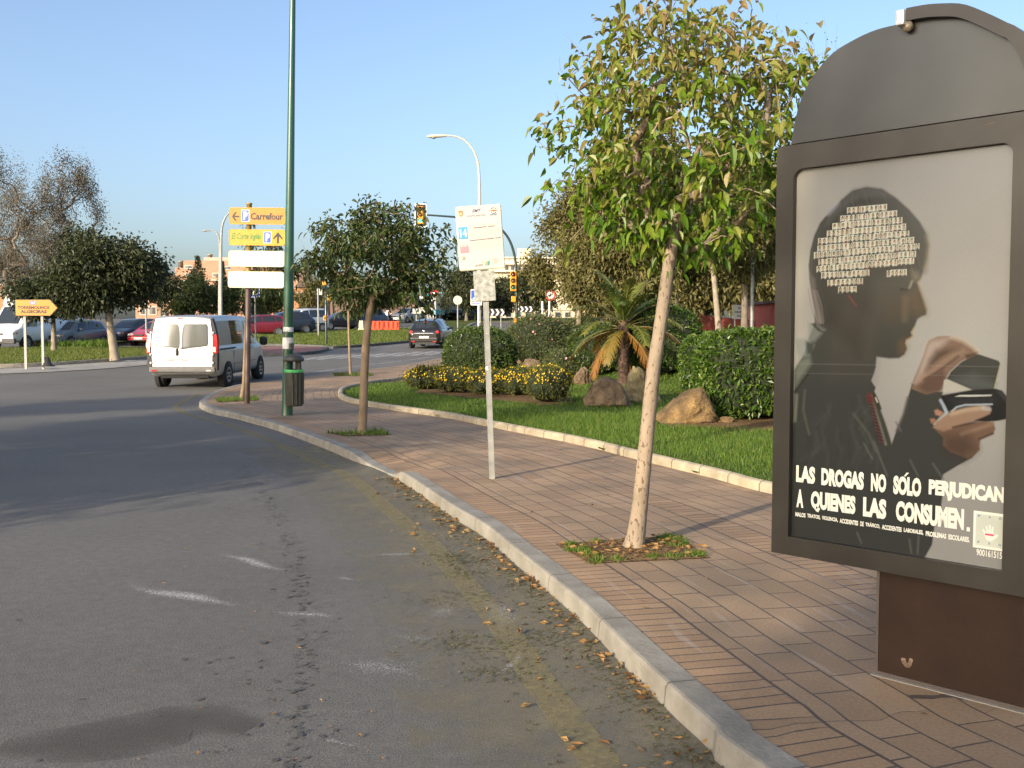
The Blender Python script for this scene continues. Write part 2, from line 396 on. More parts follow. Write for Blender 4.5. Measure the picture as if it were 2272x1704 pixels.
def kerbmat(name, c1, c2, length, joint=0.014, cj=(0.14, 0.12, 0.10)):
    m, t, b = newmat(name); L = t.links.new
    uv = t.nodes.new('ShaderNodeUVMap'); tc = t.nodes.new('ShaderNodeTexCoord')
    k = t.nodes.new('ShaderNodeTexBrick'); L(uv.outputs[0], k.inputs['Vector']); k.offset = 0
    k.inputs['Scale'].default_value = 1; k.inputs['Brick Width'].default_value = length; k.inputs['Row Height'].default_value = 5.0
    k.inputs['Mortar Size'].default_value = joint / 2; k.inputs['Mortar Smooth'].default_value = 0.2
    k.inputs['Color1'].default_value = (*c1, 1); k.inputs['Color2'].default_value = (*c2, 1); k.inputs['Mortar'].default_value = (*cj, 1)
    n = t.nodes.new('ShaderNodeTexNoise'); n.inputs['Scale'].default_value = 5; n.inputs['Detail'].default_value = 8; L(tc.outputs['Object'], n.inputs['Vector'])
    r = t.nodes.new('ShaderNodeValToRGB'); r.color_ramp.elements[0].position = 0.3; r.color_ramp.elements[0].color = (0.7, 0.68, 0.64, 1); r.color_ramp.elements[1].position = 0.68; r.color_ramp.elements[1].color = (1.1, 1.1, 1.08, 1); L(n.outputs['Fac'], r.inputs[0])
    mu = t.nodes.new('ShaderNodeMixRGB'); mu.blend_type = 'MULTIPLY'; mu.inputs[0].default_value = 1; L(k.outputs[0], mu.inputs[1]); L(r.outputs[0], mu.inputs[2])
    L(mu.outputs[0], b.inputs['Base Color']); b.inputs['Roughness'].default_value = 0.85
    n2 = t.nodes.new('ShaderNodeTexNoise'); n2.inputs['Scale'].default_value = 45; n2.inputs['Detail'].default_value = 5; L(tc.outputs['Object'], n2.inputs['Vector'])
    ad = t.nodes.new('ShaderNodeMath'); ad.operation = 'MULTIPLY_ADD'; L(k.outputs['Fac'], ad.inputs[0]); ad.inputs[1].default_value = -1.5; L(n2.outputs['Fac'], ad.inputs[2])
    bp = t.nodes.new('ShaderNodeBump'); bp.inputs['Strength'].default_value = 0.6; bp.inputs['Distance'].default_value = 0.008; L(ad.outputs[0], bp.inputs['Height']); L(bp.outputs[0], b.inputs['Normal'])
    return m
def wornpaint(name, col, cover=0.5, scale=9.0, soft=0.08, streak=None):
    """thin worn paint / dust: flecks of colour over what lies below"""
    m, t, b = newmat(name); L = t.links.new
    tc = t.nodes.new('ShaderNodeTexCoord'); uv = t.nodes.new('ShaderNodeUVMap')
    b.inputs['Base Color'].default_value = (*col, 1); b.inputs['Roughness'].default_value = 0.85
    n = t.nodes.new('ShaderNodeTexNoise'); n.inputs['Scale'].default_value = scale; n.inputs['Detail'].default_value = 9; n.inputs['Roughness'].default_value = 0.72
    L(tc.outputs['Object'], n.inputs['Vector'])
    a = t.nodes.new('ShaderNodeAttribute'); a.attribute_name = 'hue'
    ad = t.nodes.new('ShaderNodeMath'); ad.operation = 'ADD'; L(n.outputs['Fac'], ad.inputs[0])
    if streak: L(a.outputs['Fac'], ad.inputs[1])
    else: ad.inputs[1].default_value = 0.0
    r = t.nodes.new('ShaderNodeMapRange'); L(ad.outputs[0], r.inputs['Value'])
    r.inputs['From Min'].default_value = 1 - cover - soft; r.inputs['From Max'].default_value = 1 - cover + soft
    tr = t.nodes.new('ShaderNodeBsdfTransparent'); mx = t.nodes.new('ShaderNodeMixShader')
    L(r.outputs[0], mx.inputs[0]); L(tr.outputs[0], mx.inputs[1]); L(b.outputs[0], mx.inputs[2]); L(mx.outputs[0], t.nodes['Material Output'].inputs[0])
    return m
def turf(name, c1, c2, soil=None):
    m, t, b = newmat(name); L = t.links.new
    tc = t.nodes.new('ShaderNodeTexCoord')
    n = t.nodes.new('ShaderNodeTexNoise'); n.inputs['Scale'].default_value = 0.9; n.inputs['Detail'].default_value = 7; L(tc.outputs['Object'], n.inputs['Vector'])
    r = t.nodes.new('ShaderNodeValToRGB'); r.color_ramp.elements[0].position = 0.32; r.color_ramp.elements[0].color = (*c1, 1); r.color_ramp.elements[1].position = 0.68; r.color_ramp.elements[1].color = (*c2, 1); L(n.outputs['Fac'], r.inputs[0])
    n2 = t.nodes.new('ShaderNodeTexNoise'); n2.inputs['Scale'].default_value = 28; n2.inputs['Detail'].default_value = 5; L(tc.outputs['Object'], n2.inputs['Vector'])
    r2 = t.nodes.new('ShaderNodeValToRGB'); r2.color_ramp.elements[0].position = 0.3; r2.color_ramp.elements[0].color = (0.5, 0.5, 0.5, 1); r2.color_ramp.elements[1].position = 0.7; r2.color_ramp.elements[1].color = (1.3, 1.3, 1.3, 1); L(n2.outputs['Fac'], r2.inputs[0])
    mu = t.nodes.new('ShaderNodeMixRGB'); mu.blend_type = 'MULTIPLY'; mu.inputs[0].default_value = 1; L(r.outputs[0], mu.inputs[1]); L(r2.outputs[0], mu.inputs[2])
    L(mu.outputs[0], b.inputs['Base Color']); b.inputs['Roughness'].default_value = 0.9; b.inputs['Specular IOR Level'].default_value = 0.1
    bp = t.nodes.new('ShaderNodeBump'); bp.inputs['Strength'].default_value = 1.0; bp.inputs['Distance'].default_value = 0.05; L(n2.outputs['Fac'], bp.inputs['Height']); L(bp.outputs[0], b.inputs['Normal'])
    return m

# ---- ground sheet to the horizon, then the asphalt over it
gs = [-1500, -700, -300, -150, -90, -60, -30, 0, 30, 60, 100, 200, 500, 1500]
ys = [-300, -60, -20, 0, 20, 25, 30, 35, 40, 45, 50, 60, 70, 80, 90, 100, 110, 120, 150, 250, 500, 1000, 2500]
V = [(x, y, gz(x, y) - 0.06) for y in ys for x in gs]; k = len(gs)
F = [(j * k + i, j * k + i + 1, (j + 1) * k + i + 1, (j + 1) * k + i) for j in range(len(ys) - 1) for i in range(k - 1)]
npmesh('ground', V, F, turf('dry_earth', (0.10, 0.10, 0.045), (0.17, 0.14, 0.075)))['kind'] = 'structure'
RX = np.linspace(-70, 45, 24); RY = np.concatenate([np.linspace(-16, 24, 6), np.arange(25, 128, 1.0)])
V = [(x, y, gz(x, y)) for y in RY for x in RX]; k = len(RX)
F = [(j * k + i, j * k + i + 1, (j + 1) * k + i + 1, (j + 1) * k + i) for j in range(len(RY) - 1) for i in range(k - 1)]
npmesh('road', V, F, asphalt(), smooth=True)['kind'] = 'structure'

# ---- outer kerb (traced from the road edge), pavement, garden kerb
K_PX = [(1605, 1704), (1576, 1666), (1493, 1588), (1382, 1477), (1290, 1380), (1202, 1302), (1139, 1249), (1071, 1191), (994, 1142), (892, 1070), (833, 1040), (786, 1024), (723, 997), (627, 960), (561, 940), (511, 927), (473, 919), (444, 906)]
K = [(2.35, -7.0), (2.2, -3.0), (1.75, 0.2), (1.3, 2.1)] + [tuple(G(x, y)[:2]) for x, y in K_PX]
K += [tuple(G(x, y)[:2]) for x, y in ((444, 897), (462, 884), (484, 873.5), (520, 863), (560, 856.5), (628, 848.5), (700, 838), (760, 831), (845, 822), (905, 814.5), (970, 801))]
e = np.array(K[-1]); dv = np.array(K[-1]) - np.array(K[-3]); dv /= np.linalg.norm(dv)
K += [tuple(e + dv * 6), tuple(e + dv * 14 + np.array([1.5, 0])), tuple(e + dv * 24 + np.array([6, 0]))]
KQ, KS = resample(K, 0.12)
KN = normals(KQ)
ramp_c = polydist(np.array([G(846, 1047)[0]]), np.array([G(846, 1047)[1]]), KQ)[1][0]
def rampf(s): return 1 - 0.86 * (sm((s - ramp_c + 0.75) / 0.5) * sm((ramp_c + 1.35 - s) / 1.0))
KZ = 0.10
def kerb_z(x, y, i): return gz(x, y)
def kerb():
    V = []; prof = [(0.0, -0.05), (0.002, 0.0), (0.010, 0.084), (0.020, 0.099), (0.032, 0.103), (0.150, 0.104), (0.150, -0.05)]
    k = len(prof); n = len(KQ); s = KS
    for i in range(n):
        r = rampf(s[i])
        for o, z in prof:
            p = KQ[i] + KN[i] * o; V.append((p[0], p[1], gz(p[0], p[1]) + (z * r if z > 0 else z)))
    F = [(i * k + a, i * k + a + 1, (i + 1) * k + a + 1, (i + 1) * k + a) for i in range(n - 1) for a in range(k - 1)]
    o = npmesh('kerb', V, F, kerbmat('kerb_concrete', (0.275, 0.255, 0.215), (0.235, 0.22, 0.19), 0.95)); o['kind'] = 'structure'
    w = [0, .05, .15, .17, .19, .31, .5]; UV = []
    for i in range(n - 1):
        for a in range(k - 1): UV += [s[i], w[a], s[i], w[a + 1], s[i + 1], w[a + 1], s[i + 1], w[a]]
    o.data.uv_layers.new(name='uv').data.foreach_set('uv', np.array(UV, np.float32))
kerb()
GK_PX = [(1711, 1096), (1576, 1060), (1411, 1019), (1285, 987), (1139, 958), (1066, 943), (991, 928), (910, 916), (848, 907), (798, 898), (773, 893), (753, 884), (750, 876), (757, 867), (794, 857), (840, 849), (894, 842), (960, 828)]
gp = lambda x, y: tuple(G(x, y, KZ)[:2])
g0 = np.array(gp(1711, 1096)); gd = g0 - np.array(gp(1576, 1060)); gd /= np.linalg.norm(gd)
GKp = [(9.0, -7.0), (7.6, -2.0), (5.9, 2.6), tuple(g0 + gd * 2.0 + np.array([.25, .25]))] + [gp(x, y) for x, y in GK_PX]
e = np.array(GKp[-1]); GKp += [tuple(e + dv * 4 + np.array([.3, 0])), tuple(e + dv * 12 + np.array([1.8, 0])), tuple(e + dv * 20 + np.array([5.5, 0]))]
GQ, GS = resample(GKp, 0.15)
# pavement fills between the two kerbs
pav_poly = np.vstack([KQ[::4] + KN[::4] * 0.15, [[30, 70], [30, -7]]])
def pav_z(x, y, s, t):
    r = rampf(s); w = sm((t - 0.1) / 1.0)
    return gz(x, y) + 0.100 * (r + (1 - r) * w)
pav_clip = np.vstack([KQ[::4] + KN[::4] * 0.15, GQ[::-4] + normals(GQ)[::-4] * 0.35])
gridmesh('pavement', pav_clip, 0.11, pav_z, paving(), Q=KQ[::2], grow=0.115)
# garden kerb: small rounded stone edging
sheet('garden_kerb', GQ, [(-0.0, 0.06), (0.0, 0.165), (0.02, 0.190), (0.06, 0.20), (0.10, 0.190), (0.12, 0.165), (0.12, 0.06)], kerb_z,
      kerbmat('garden_kerb_stone', (0.40, 0.345, 0.245), (0.34, 0.29, 0.21), 0.55, 0.02))
# lawn with its mound
lawn_poly = np.vstack([GQ[::3] + normals(GQ)[::3] * 0.06, [[34, 75], [34, -7]]])
LAWN = gridmesh('lawn', lawn_poly, 0.4, lambda x, y: lz(x, y) + 0.045 * math.sin(x * 1.7 + y) * 0.3, turf('lawn_turf', (0.045, 0.075, 0.014), (0.085, 0.12, 0.028)), grow=0.15)
# planting beds: bare soil sheets that follow the lawn
def patch(name, pts, m, zf, off=0.02, step=0.25):
    Q, _ = resample(pts, 0.15, True)
    return gridmesh(name, Q, step, lambda x, y: zf(x, y) + off, m)
SOIL = turf('bed_soil', (0.14, 0.085, 0.04), (0.24, 0.15, 0.075))
gl = lambda x, y: tuple(G(x, y, 0.0, lz)[:2])
patch('soil', [gl(905, 868), gl(980, 880), gl(1100, 892), gl(1220, 903), gl(1275, 898), gl(1265, 880), gl(1150, 855), gl(1000, 846)], SOIL, lz)
patch('soil', [gl(1450, 948), gl(1560, 955), gl(1720, 962), gl(1790, 950), gl(1790, 905), gl(1640, 900), gl(1500, 925)], SOIL, lz)

# ---- worn yellow line along the kerb, far white edge lines, crossing, stop area stripes
i0 = int(np.argmin(np.hypot(KQ[:, 0] - G(1493, 1588)[0], KQ[:, 1] - G(1493, 1588)[1]))); i1 = int(np.argmin(np.hypot(KQ[:, 0] - G(520, 863)[0], KQ[:, 1] - G(520, 863)[1])))
YL = wornpaint('worn_yellow_paint', (0.25, 0.205, 0.095), 0.47, 26, 0.22)
sheet('road_marking', KQ[max(0, i0 - 40):i1], [(-0.52, 0.004), (-0.36, 0.004)], kerb_z, YL)
dq = KQ[max(0, i0 - 40):int(np.argmin(np.hypot(KQ[:, 0] - G(700, 985)[0], KQ[:, 1] - G(700, 985)[1])))]; dn = normals(dq); V = []; H = []
for q_, n_ in zip(dq, dn):
    for o_, h_ in ((-.002, .10), (-.12, .12), (-.30, .04), (-.55, .05), (-.75, -.02), (-1.1, -.16)): p_ = q_ + n_ * o_; V.append((p_[0], p_[1], gz(*p_) + .0025)); H.append(h_)
npmesh('dust', V, [(6 * i + a_, 6 * i + 6 + a_, 6 * i + 7 + a_, 6 * i + a_ + 1) for i in range(len(dq) - 1) for a_ in range(5)], wornpaint('gutter_dust', (0.215, 0.185, 0.115), 0.40, 3.2, 0.30, streak=True), hue=H)['kind'] = 'stuff'
WP = wornpaint('worn_white_paint', (0.42, 0.42, 0.41), 0.50, 5, 0.22)
tdir = np.array([0.19, 0.98]); tdir /= np.linalg.norm(tdir)
for i in range(9):                                    # zebra crossing
    f = i / 8; a = np.array(G(660, 800)[:2]) * (1 - f) + np.array(G(985, 786)[:2]) * f
    Q = np.array([a, a + tdir * 1.5, a + tdir * 3.0, a + tdir * 4.2]); sheet('road_marking', Q, [(-0.2, 0.004), (0.2, 0.004)], kerb_z, WP)
for pts in ([(640, 792), (735, 780), (830, 772), (925, 763)], [(700, 826), (800, 812), (900, 800), (960, 792)]):
    Q, _ = resample([G(*p)[:2] for p in pts], 0.5); sheet('road_marking', Q, [(-0.07, 0.005), (0.07, 0.005)], kerb_z, WP)
# ---- traffic islands: left lawn, far lawn with a red paved tip
def island(px, name_l, m, h=0.13, kerb_m=None, kw=0.16):
    pts = [tuple(G(x, y)[:2]) for x, y in px]
    Q, _ = resample(pts, 0.4, True)
    A = 0.5 * np.sum(Q[:, 0] * np.roll(Q[:, 1], -1) - np.roll(Q[:, 0], -1) * Q[:, 1])
    if A > 0: Q = Q[::-1]
    sheet('kerb', Q, [(0, -0.05), (0.0, h), (0.03, h + 0.012), (kw, h + 0.014), (kw, -0.05)], kerb_z, kerb_m, closed=True)
    N = normals(Q, True)
    gridmesh(name_l, Q + N * kw * 0.5, 0.3, lambda x, y: gz(x, y) + h, m, grow=0.05)
    return Q
IK = kerbmat('island_kerb', (0.36, 0.32, 0.26), (0.30, 0.27, 0.22), 1.0)
IKD = kerbmat('dark_island_kerb', (0.12, 0.115, 0.11), (0.10, 0.10, 0.10), 1.0)
FARTURF = turf('island_turf', (0.06, 0.10, 0.014), (0.115, 0.15, 0.03))
ISL = island([(-260, 822), (-60, 818), (60, 814.5), (180, 808), (300, 799), (352, 794), (372, 788), (330, 779), (200, 777), (90, 777), (-60, 780), (-260, 786)], 'lawn', FARTURF, kerb_m=IK)
ISM = island([(250, 765), (400, 768), (560, 768), (640, 769), (712, 772), (735, 774), (817, 769), (911, 760), (985, 751), (985, 731), (911, 731), (795, 735), (690, 740), (590, 745), (400, 755), (250, 760)], 'lawn', FARTURF, kerb_m=IKD)
RP = mat('red_paving', (0.22, 0.09, 0.075), 0.85, var=0.2, scale=3)
island([(265, 773), (400, 776), (560, 775), (660, 772.5), (716, 774.5), (730, 777), (700, 785), (620, 790), (450, 790), (330, 782)], 'pavement', RP, h=0.12, kerb_m=IKD)
# rumble apron of thin light stone rows before the left island
Q, _ = resample([G(x, y)[:2] for x, y in ((-300, 833), (-60, 827), (60, 823), (180, 816), (300, 806), (348, 800))], 0.5)
AP = mat('apron_concrete', (0.28, 0.26, 0.235), 0.85, var=0.2, scale=1.5); AW = mat('apron_white_rows', (0.55, 0.53, 0.48), 0.8, var=0.2, scale=2)
sheet('apron', Q, [(-1.7, 0.012), (1.3, 0.02)], kerb_z, AP)
for k_ in range(6): sheet('road_marking', Q, [(-1.5 + k_ * 0.42, 0.02 + .0012 * k_), (-1.36 + k_ * 0.42, 0.02 + .0012 * k_)], kerb_z, AW)
# far right: pale road verge and roundabout island
island([(985, 722), (1060, 718), (1160, 715), (1260, 714), (1330, 708), (1260, 702), (1100, 702), (1000, 707)], 'lawn', turf('roundabout_turf', (0.06, 0.085, 0.02), (0.11, 0.13, 0.04)), kerb_m=IK)

# ---- road dirt: oil drips, chalky scuffs, gutter litter
def blobs(name, P, S, z, m, seed, n=9, aspect=None):
    rg = np.random.default_rng(seed); V = []; F = []
    for i, (p, s) in enumerate(zip(P, S)):
        a0 = rg.uniform(0, 6.28); asp = rg.uniform(0.5, 1.0) if aspect is None else aspect
        zz = gz(*p) + z + 0.00006 * (i % 60)
        b0 = len(V)
        for k in range(n):
            t = 2 * math.pi * k / n; r = s * rg.uniform(0.6, 1.25); x, y = math.cos(t) * r, math.sin(t) * r * asp
            V.append((p[0] + x * math.cos(a0) - y * math.sin(a0), p[1] + x * math.sin(a0) + y * math.cos(a0), zz))
        F.append(list(range(b0, b0 + n)))
    o = npmesh(name, V, F, m); o['kind'] = 'stuff'; return o
rg = np.random.default_rng(5)
trail, _ = resample([G(x, y)[:2] for x, y in ((655, 1704), (672, 1560), (680, 1400), (668, 1290), (640, 1190), (600, 1110), (545, 1050), (480, 1005), (420, 985), (360, 985))], 0.05)
P = []; S = []
for i in range(1000):
    f = rg.beta(1.0, 1.25); q = trail[int(f * (len(trail) - 1))]; side = abs(rg.normal(0, 0.045)) * (1 if rg.random() < .25 else -1) if rg.random() < 0.7 else rg.normal(-.12, 0.22)
    P.append((q[0] + side * 0.5, q[1] + rg.normal(0, .12))); S.append(rg.uniform(0.004, 0.010) if rg.random() < .90 else rg.uniform(.012, .024))
blobs('oil_drips', P, S, 0.0035, mat('oil_stain', (0.070, 0.066, 0.060), 0.75), 3, 8)
P = [G(x, y)[:2] for x, y in ((410, 1464), (462, 1471), (480, 1464), (477, 1496), (614, 1513), (650, 1538), (575, 1468), (577, 1482), (445, 1553), (350, 1591), (430, 1591), (715, 1635), (543, 1632), (85, 1689), (718, 1403), (40, 1376), (45, 1356), (180, 1553), (470, 1065), (497, 1074), (505, 1128), (440, 1100))]
blobs('oil_drips', P, [0.013 + 0.012 * rg.random() for _ in P], 0.0036, MATS['oil_stain'], 8, 10, 0.55)
def scuff(px, w, m, bias=0.0):
    Q, _ = resample([G(x, y)[:2] for x, y in px], 0.08); N = normals(Q); V = []; H = []; n = len(Q)
    for i in range(n):
        e_ = min(i, n - 1 - i) / (n * 0.35); e_ = min(1, e_)
        for o, hv in ((-w, -0.30), (-w * .45, -0.03), (0, 0.06), (w * .45, -0.03), (w, -0.30)):
            p = Q[i] + N[i] * o * (0.5 + .5 * e_); V.append((p[0], p[1], gz(*p) + 0.003)); H.append(hv + bias - 0.16 * (1 - e_))
    F = [(i * 5 + a, i * 5 + a + 1, (i + 1) * 5 + a + 1, (i + 1) * 5 + a) for i in range(n - 1) for a in range(4)]
    o = npmesh('chalk_dust', V, F, m, hue=H); o['kind'] = 'stuff'
CH = wornpaint('chalk_dust', (0.36, 0.35, 0.33), 0.44, 95, 0.09, streak=True)
for i, (px, w, bb) in enumerate([([(282, 1296), (330, 1312), (430, 1325), (500, 1340), (555, 1347)], .075, .04), ([(595, 1355), (650, 1362), (720, 1366), (775, 1372)], .06, 0), ([(465, 1229), (540, 1240), (590, 1258), (660, 1270)], .06, .03),
        ([(780, 1232), (870, 1231), (975, 1228)], .05, -.02), ([(740, 1278), (795, 1292)], .05, 0), ([(1030, 1320), (1085, 1340), (1115, 1370), (1110, 1400), (1050, 1410)], .09, .0), ([(930, 1385), (1000, 1352), (1060, 1345)], .12, -.06),
        ([(1092, 1500), (1130, 1480), (1157, 1452), (1140, 1440)], .022, .05), ([(700, 1462), (760, 1472), (870, 1485), (960, 1520)], .12, -.05), ([(860, 1400), (930, 1420), (1000, 1405)], .1, -.08), ([(700, 1635), (750, 1648), (810, 1662)], .02, 0.02)]):
    scuff(px, w * 1.7, CH, bb + .02)
scuff([(0, 1655), (150, 1650), (300, 1630), (430, 1600), (560, 1615)], .22, wornpaint('damp_stain', (0.075, 0.068, 0.058), 0.46, 7, 0.42, streak=True), 0.06)
def litter(name, n, pick, cols, L0, L1, seed, zf, mname, curl=0.5):
    rg = np.random.default_rng(seed); V = []; F = []; H = []
    for i in range(n):
        x, y = pick(rg); a = rg.uniform(0, 6.28); l = rg.uniform(L0, L1); w = l * rg.uniform(.3, .5); z = zf(x, y) + 0.006
        d = np.array([math.cos(a), math.sin(a)]); s = np.array([-d[1], d[0]]); c = l * curl * rg.uniform(0, .9)
        b0 = len(V); t0 = l * rg.uniform(0, .25)
        for (u, v, zz) in ((-.5, 0, t0), (-.1, -.5, c), (-.1, 0, 0.002), (-.1, .5, c * .8), (.5, 0, c * .7)):
            p = np.array([x, y]) + d * l * u + s * w * v; V.append((p[0], p[1], z + zz))
        F += [(b0, b0 + 1, b0 + 2), (b0, b0 + 2, b0 + 3), (b0 + 1, b0 + 4, b0 + 2), (b0 + 2, b0 + 4, b0 + 3)]; H += [rg.random()] * 5
    o = npmesh(name, V, F, leafmat(mname, cols, 0.15, 0.7), hue=H); o['kind'] = 'stuff'; return o
near0, near1 = max(0, i0 - 70), int(np.argmin(np.hypot(KQ[:, 0] - G(879, 1060)[0], KQ[:, 1] - G(879, 1060)[1])))
def gutter(rg):
    f = rg.random() ** 1.15; i = int(near0 + f * (near1 - near0)); o = abs(rg.gamma(1.3, 0.055)) + .005
    if rg.random() < .12: o = rg.uniform(.05, .6)
    p = KQ[i] - KN[i] * o; return p[0] + rg.normal(0, .03), p[1] + rg.normal(0, .04)
litter('leaf_litter', 1000, gutter, [(0.10, 0.05, 0.02), (0.27, 0.14, 0.05), (0.36, 0.21, 0.08), (0.16, 0.12, 0.05)], 0.02, 0.062, 4, gz, 'dead_leaves', .6)
def gutter2(rg):
    x, y = gutter(rg); return x - abs(rg.normal(0, .05)), y
litter('grass_clippings', 5200, gutter2, [(0.06, 0.07, 0.025), (0.11, 0.12, 0.045), (0.15, 0.13, 0.07), (0.09, 0.065, 0.035)], 0.012, 0.034, 9, gz, 'clippings', .15)
def clumps(rg):
    cs = [(1020, 1250, .16, .07), (1035, 1275, .16, .08), (1005, 1235, .1, .05), (985, 1330, .3, .1), (1060, 1440, .25, .1), (1010, 1425, .2, .09), (1100, 1490, .15, .12), (1200, 1420, .12, .1)]
    c = cs[rg.integers(len(cs))]; p = G(c[0], c[1]); return p.x + rg.normal(0, c[2] * .6), p.y + rg.normal(0, c[3])
litter('grass_clippings', 900, clumps, [(0.10, 0.12, 0.04)], 0.012, 0.035, 12, gz, 'clippings', .2)
def paveany(rg):
    while True:
        i = rg.integers(near0, near1 + 60); o = rg.uniform(.25, 3.6); p = KQ[i] + KN[i] * o
        if not inpoly(np.array([p[0]]), np.array([p[1]]), lawn_poly)[0]: return p
litter('leaf_litter', 60, paveany, [(0.10, 0.05, 0.02)], 0.02, 0.05, 14, lambda x, y: gz(x, y) + .102, 'dead_leaves', .5)
litter('leaf_litter', 70, lambda rg: G(rg.uniform(100, 900), rg.uniform(1080, 1690))[:2], [(0.10, 0.05, 0.02)], 0.012, 0.035, 15, gz, 'dead_leaves', .4)
# grass blades
def blades(name, n, poly, zf, h0, h1, w, seed, mname, cols, xlim=None, avoid=None, lean=.6):
    rg = np.random.default_rng(seed); poly = np.array(poly); lo, hi = poly.min(0), poly.max(0)
    if xlim is not None: lo = np.maximum(lo, xlim[0]); hi = np.minimum(hi, xlim[1])
    X = rg.uniform(lo[0], hi[0], n * 3); Y = rg.uniform(lo[1], hi[1], n * 3)
    k = inpoly(X, Y, poly)
    if avoid is not None:
        for a in avoid: k &= ~inpoly(X, Y, np.array(a))
    X, Y = X[k][:n], Y[k][:n]; n = len(X)
    Z = np.array([zf(a, b) for a, b in zip(X, Y)]); a = rg.uniform(0, 6.28, n); h = rg.uniform(h0, h1, n); l = h * rg.uniform(0.1, lean, n); b = rg.uniform(0, 6.28, n)
    B = np.stack([X, Y, Z - .005], 1); S = np.stack([np.cos(a), np.sin(a), 0 * a], 1) * (w * rg.uniform(.6, 1.3, n))[:, None]
    T = B + np.stack([np.cos(b) * l, np.sin(b) * l, h], 1)
    V = np.stack([B - S, B + S, T], 1).reshape(-1, 3); F = np.arange(3 * n).reshape(n, 3)
    o = npmesh(name, V, F, leafmat(mname, cols, 0.35, 0.5), hue=np.repeat(rg.random(n), 3)); o['kind'] = 'stuff'; return o
GC = [(0.050, 0.105, 0.010), (0.090, 0.175, 0.016), (0.135, 0.215, 0.028), (0.19, 0.21, 0.05)]
LP = GQ[::3] + normals(GQ)[::3] * 0.10
nearpoly = np.vstack([LP, [[9, 24], [9, 3]]])
soilA = [gl(905, 870), gl(980, 880), gl(1100, 890), gl(1220, 900), gl(1255, 892), gl(1150, 866), gl(1000, 856)]
soilB = [gl(1450, 944), gl(1560, 948), gl(1720, 955), gl(1790, 948), gl(1790, 905), gl(1640, 900), gl(1500, 925)]
blades('grass', 90000, nearpoly, lz, 0.03, 0.075, 0.0045, 21, 'grass_blades', GC, xlim=((-6, 8.5), (7, 17.5)), avoid=(soilA, soilB))
blades('grass', 60000, nearpoly, lz, 0.04, 0.085, 0.006, 22, 'grass_blades', GC, xlim=((-7, 16), (9, 27)), avoid=(soilA, soilB))
farp = np.array([[1.5, 24], [14, 24], [18, 46], [3, 46]])
blades('grass', 26000, farp, lz, 0.05, 0.12, 0.012, 23, 'grass_blades', GC)
GI = [(0.065, 0.10, 0.012), (0.105, 0.15, 0.020), (0.14, 0.175, 0.032), (0.18, 0.175, 0.06)]
blades('grass', 42000, ISL, lambda x, y: gz(x, y) + .13, 0.05, 0.14, 0.012, 24, 'island_grass_blades', GI, xlim=((-32, -8), (20, 60)))
blades('grass', 36000, ISM, lambda x, y: gz(x, y) + .13, 0.05, 0.13, 0.018, 25, 'island_grass_blades', GI, xlim=((-22, 2), (40, 95)))
# ---------------------------------------------------------------- buildings and walls
def brickmat(name, c1, c2, cm, w=.5, h=.16):
    m, t, b = newmat(name); L = t.links.new; tc = t.nodes.new('ShaderNodeTexCoord'); k = t.nodes.new('ShaderNodeTexBrick')
    mp = t.nodes.new('ShaderNodeMapping'); mp.inputs['Rotation'].default_value = (R(90), 0, 0); L(tc.outputs['Object'], mp.inputs[0]); L(mp.outputs[0], k.inputs['Vector'])
    k.inputs['Scale'].default_value = 1; k.inputs['Brick Width'].default_value = w; k.inputs['Row Height'].default_value = h; k.inputs['Mortar Size'].default_value = .012
    for n_, c in (('Color1', c1), ('Color2', c2), ('Mortar', cm)): k.inputs[n_].default_value = (*c, 1)
    n = t.nodes.new('ShaderNodeTexNoise'); n.inputs['Scale'].default_value = .35; n.inputs['Detail'].default_value = 6; L(tc.outputs['Object'], n.inputs['Vector']); r = t.nodes.new('ShaderNodeValToRGB'); r.color_ramp.elements[0].color = (.82, .82, .82, 1); r.color_ramp.elements[1].color = (1.12, 1.12, 1.12, 1); L(n.outputs['Fac'], r.inputs[0])
    mu = t.nodes.new('ShaderNodeMixRGB'); mu.blend_type = 'MULTIPLY'; mu.inputs[0].default_value = 1; L(k.outputs[0], mu.inputs[1]); L(r.outputs[0], mu.inputs[2]); L(mu.outputs[0], b.inputs['Base Color']); b.inputs['Roughness'].default_value = .9; return m
BR1 = brickmat('salmon_brick', (.46, .235, .15), (.40, .20, .125), (.42, .28, .2)); BR2 = brickmat('orange_brick', (.46, .20, .09), (.40, .17, .075), (.4, .25, .15)); BR3 = brickmat('brown_brick', (.20, .12, .095), (.17, .10, .08), (.2, .15, .12))
REDW = mat('red_wall_paint', (.36, .085, .06), .85, var=.15, scale=1.5); CREAMW = mat('cream_wall', (.66, .56, .38), .8, var=.08, scale=1); WIN = glassmat('dark_window', (.05, .055, .065), .15); SHUT = mat('pale_shutter', (.55, .52, .45), .7); CONC = mat('concrete_trim', (.5, .44, .36), .8)
ROOFD = mat('dark_roof_tile', (.11, .075, .06), .85, var=.3, scale=2)
def block(o, name, px0, px1, py0, pyb, Y, m, depth=10.0, L0=None, dy=0.0):
    """box of the building that spans these picture extents when seen at distance Y; stands on its own ground"""
    a = AT(px0, py0, Y + dy); c = AT(px1, py0, Y + dy); z1 = a.z; z0 = AT(px0, pyb, Y + dy).z if pyb else gz(0, Y) - .3
    mb = MB(); mb.box(((a.x + c.x) / 2 - L0.x, dy + depth / 2, (z0 + z1) / 2 - L0.z), (c.x - a.x, depth, z1 - z0)); return mb.build(name, m, o)
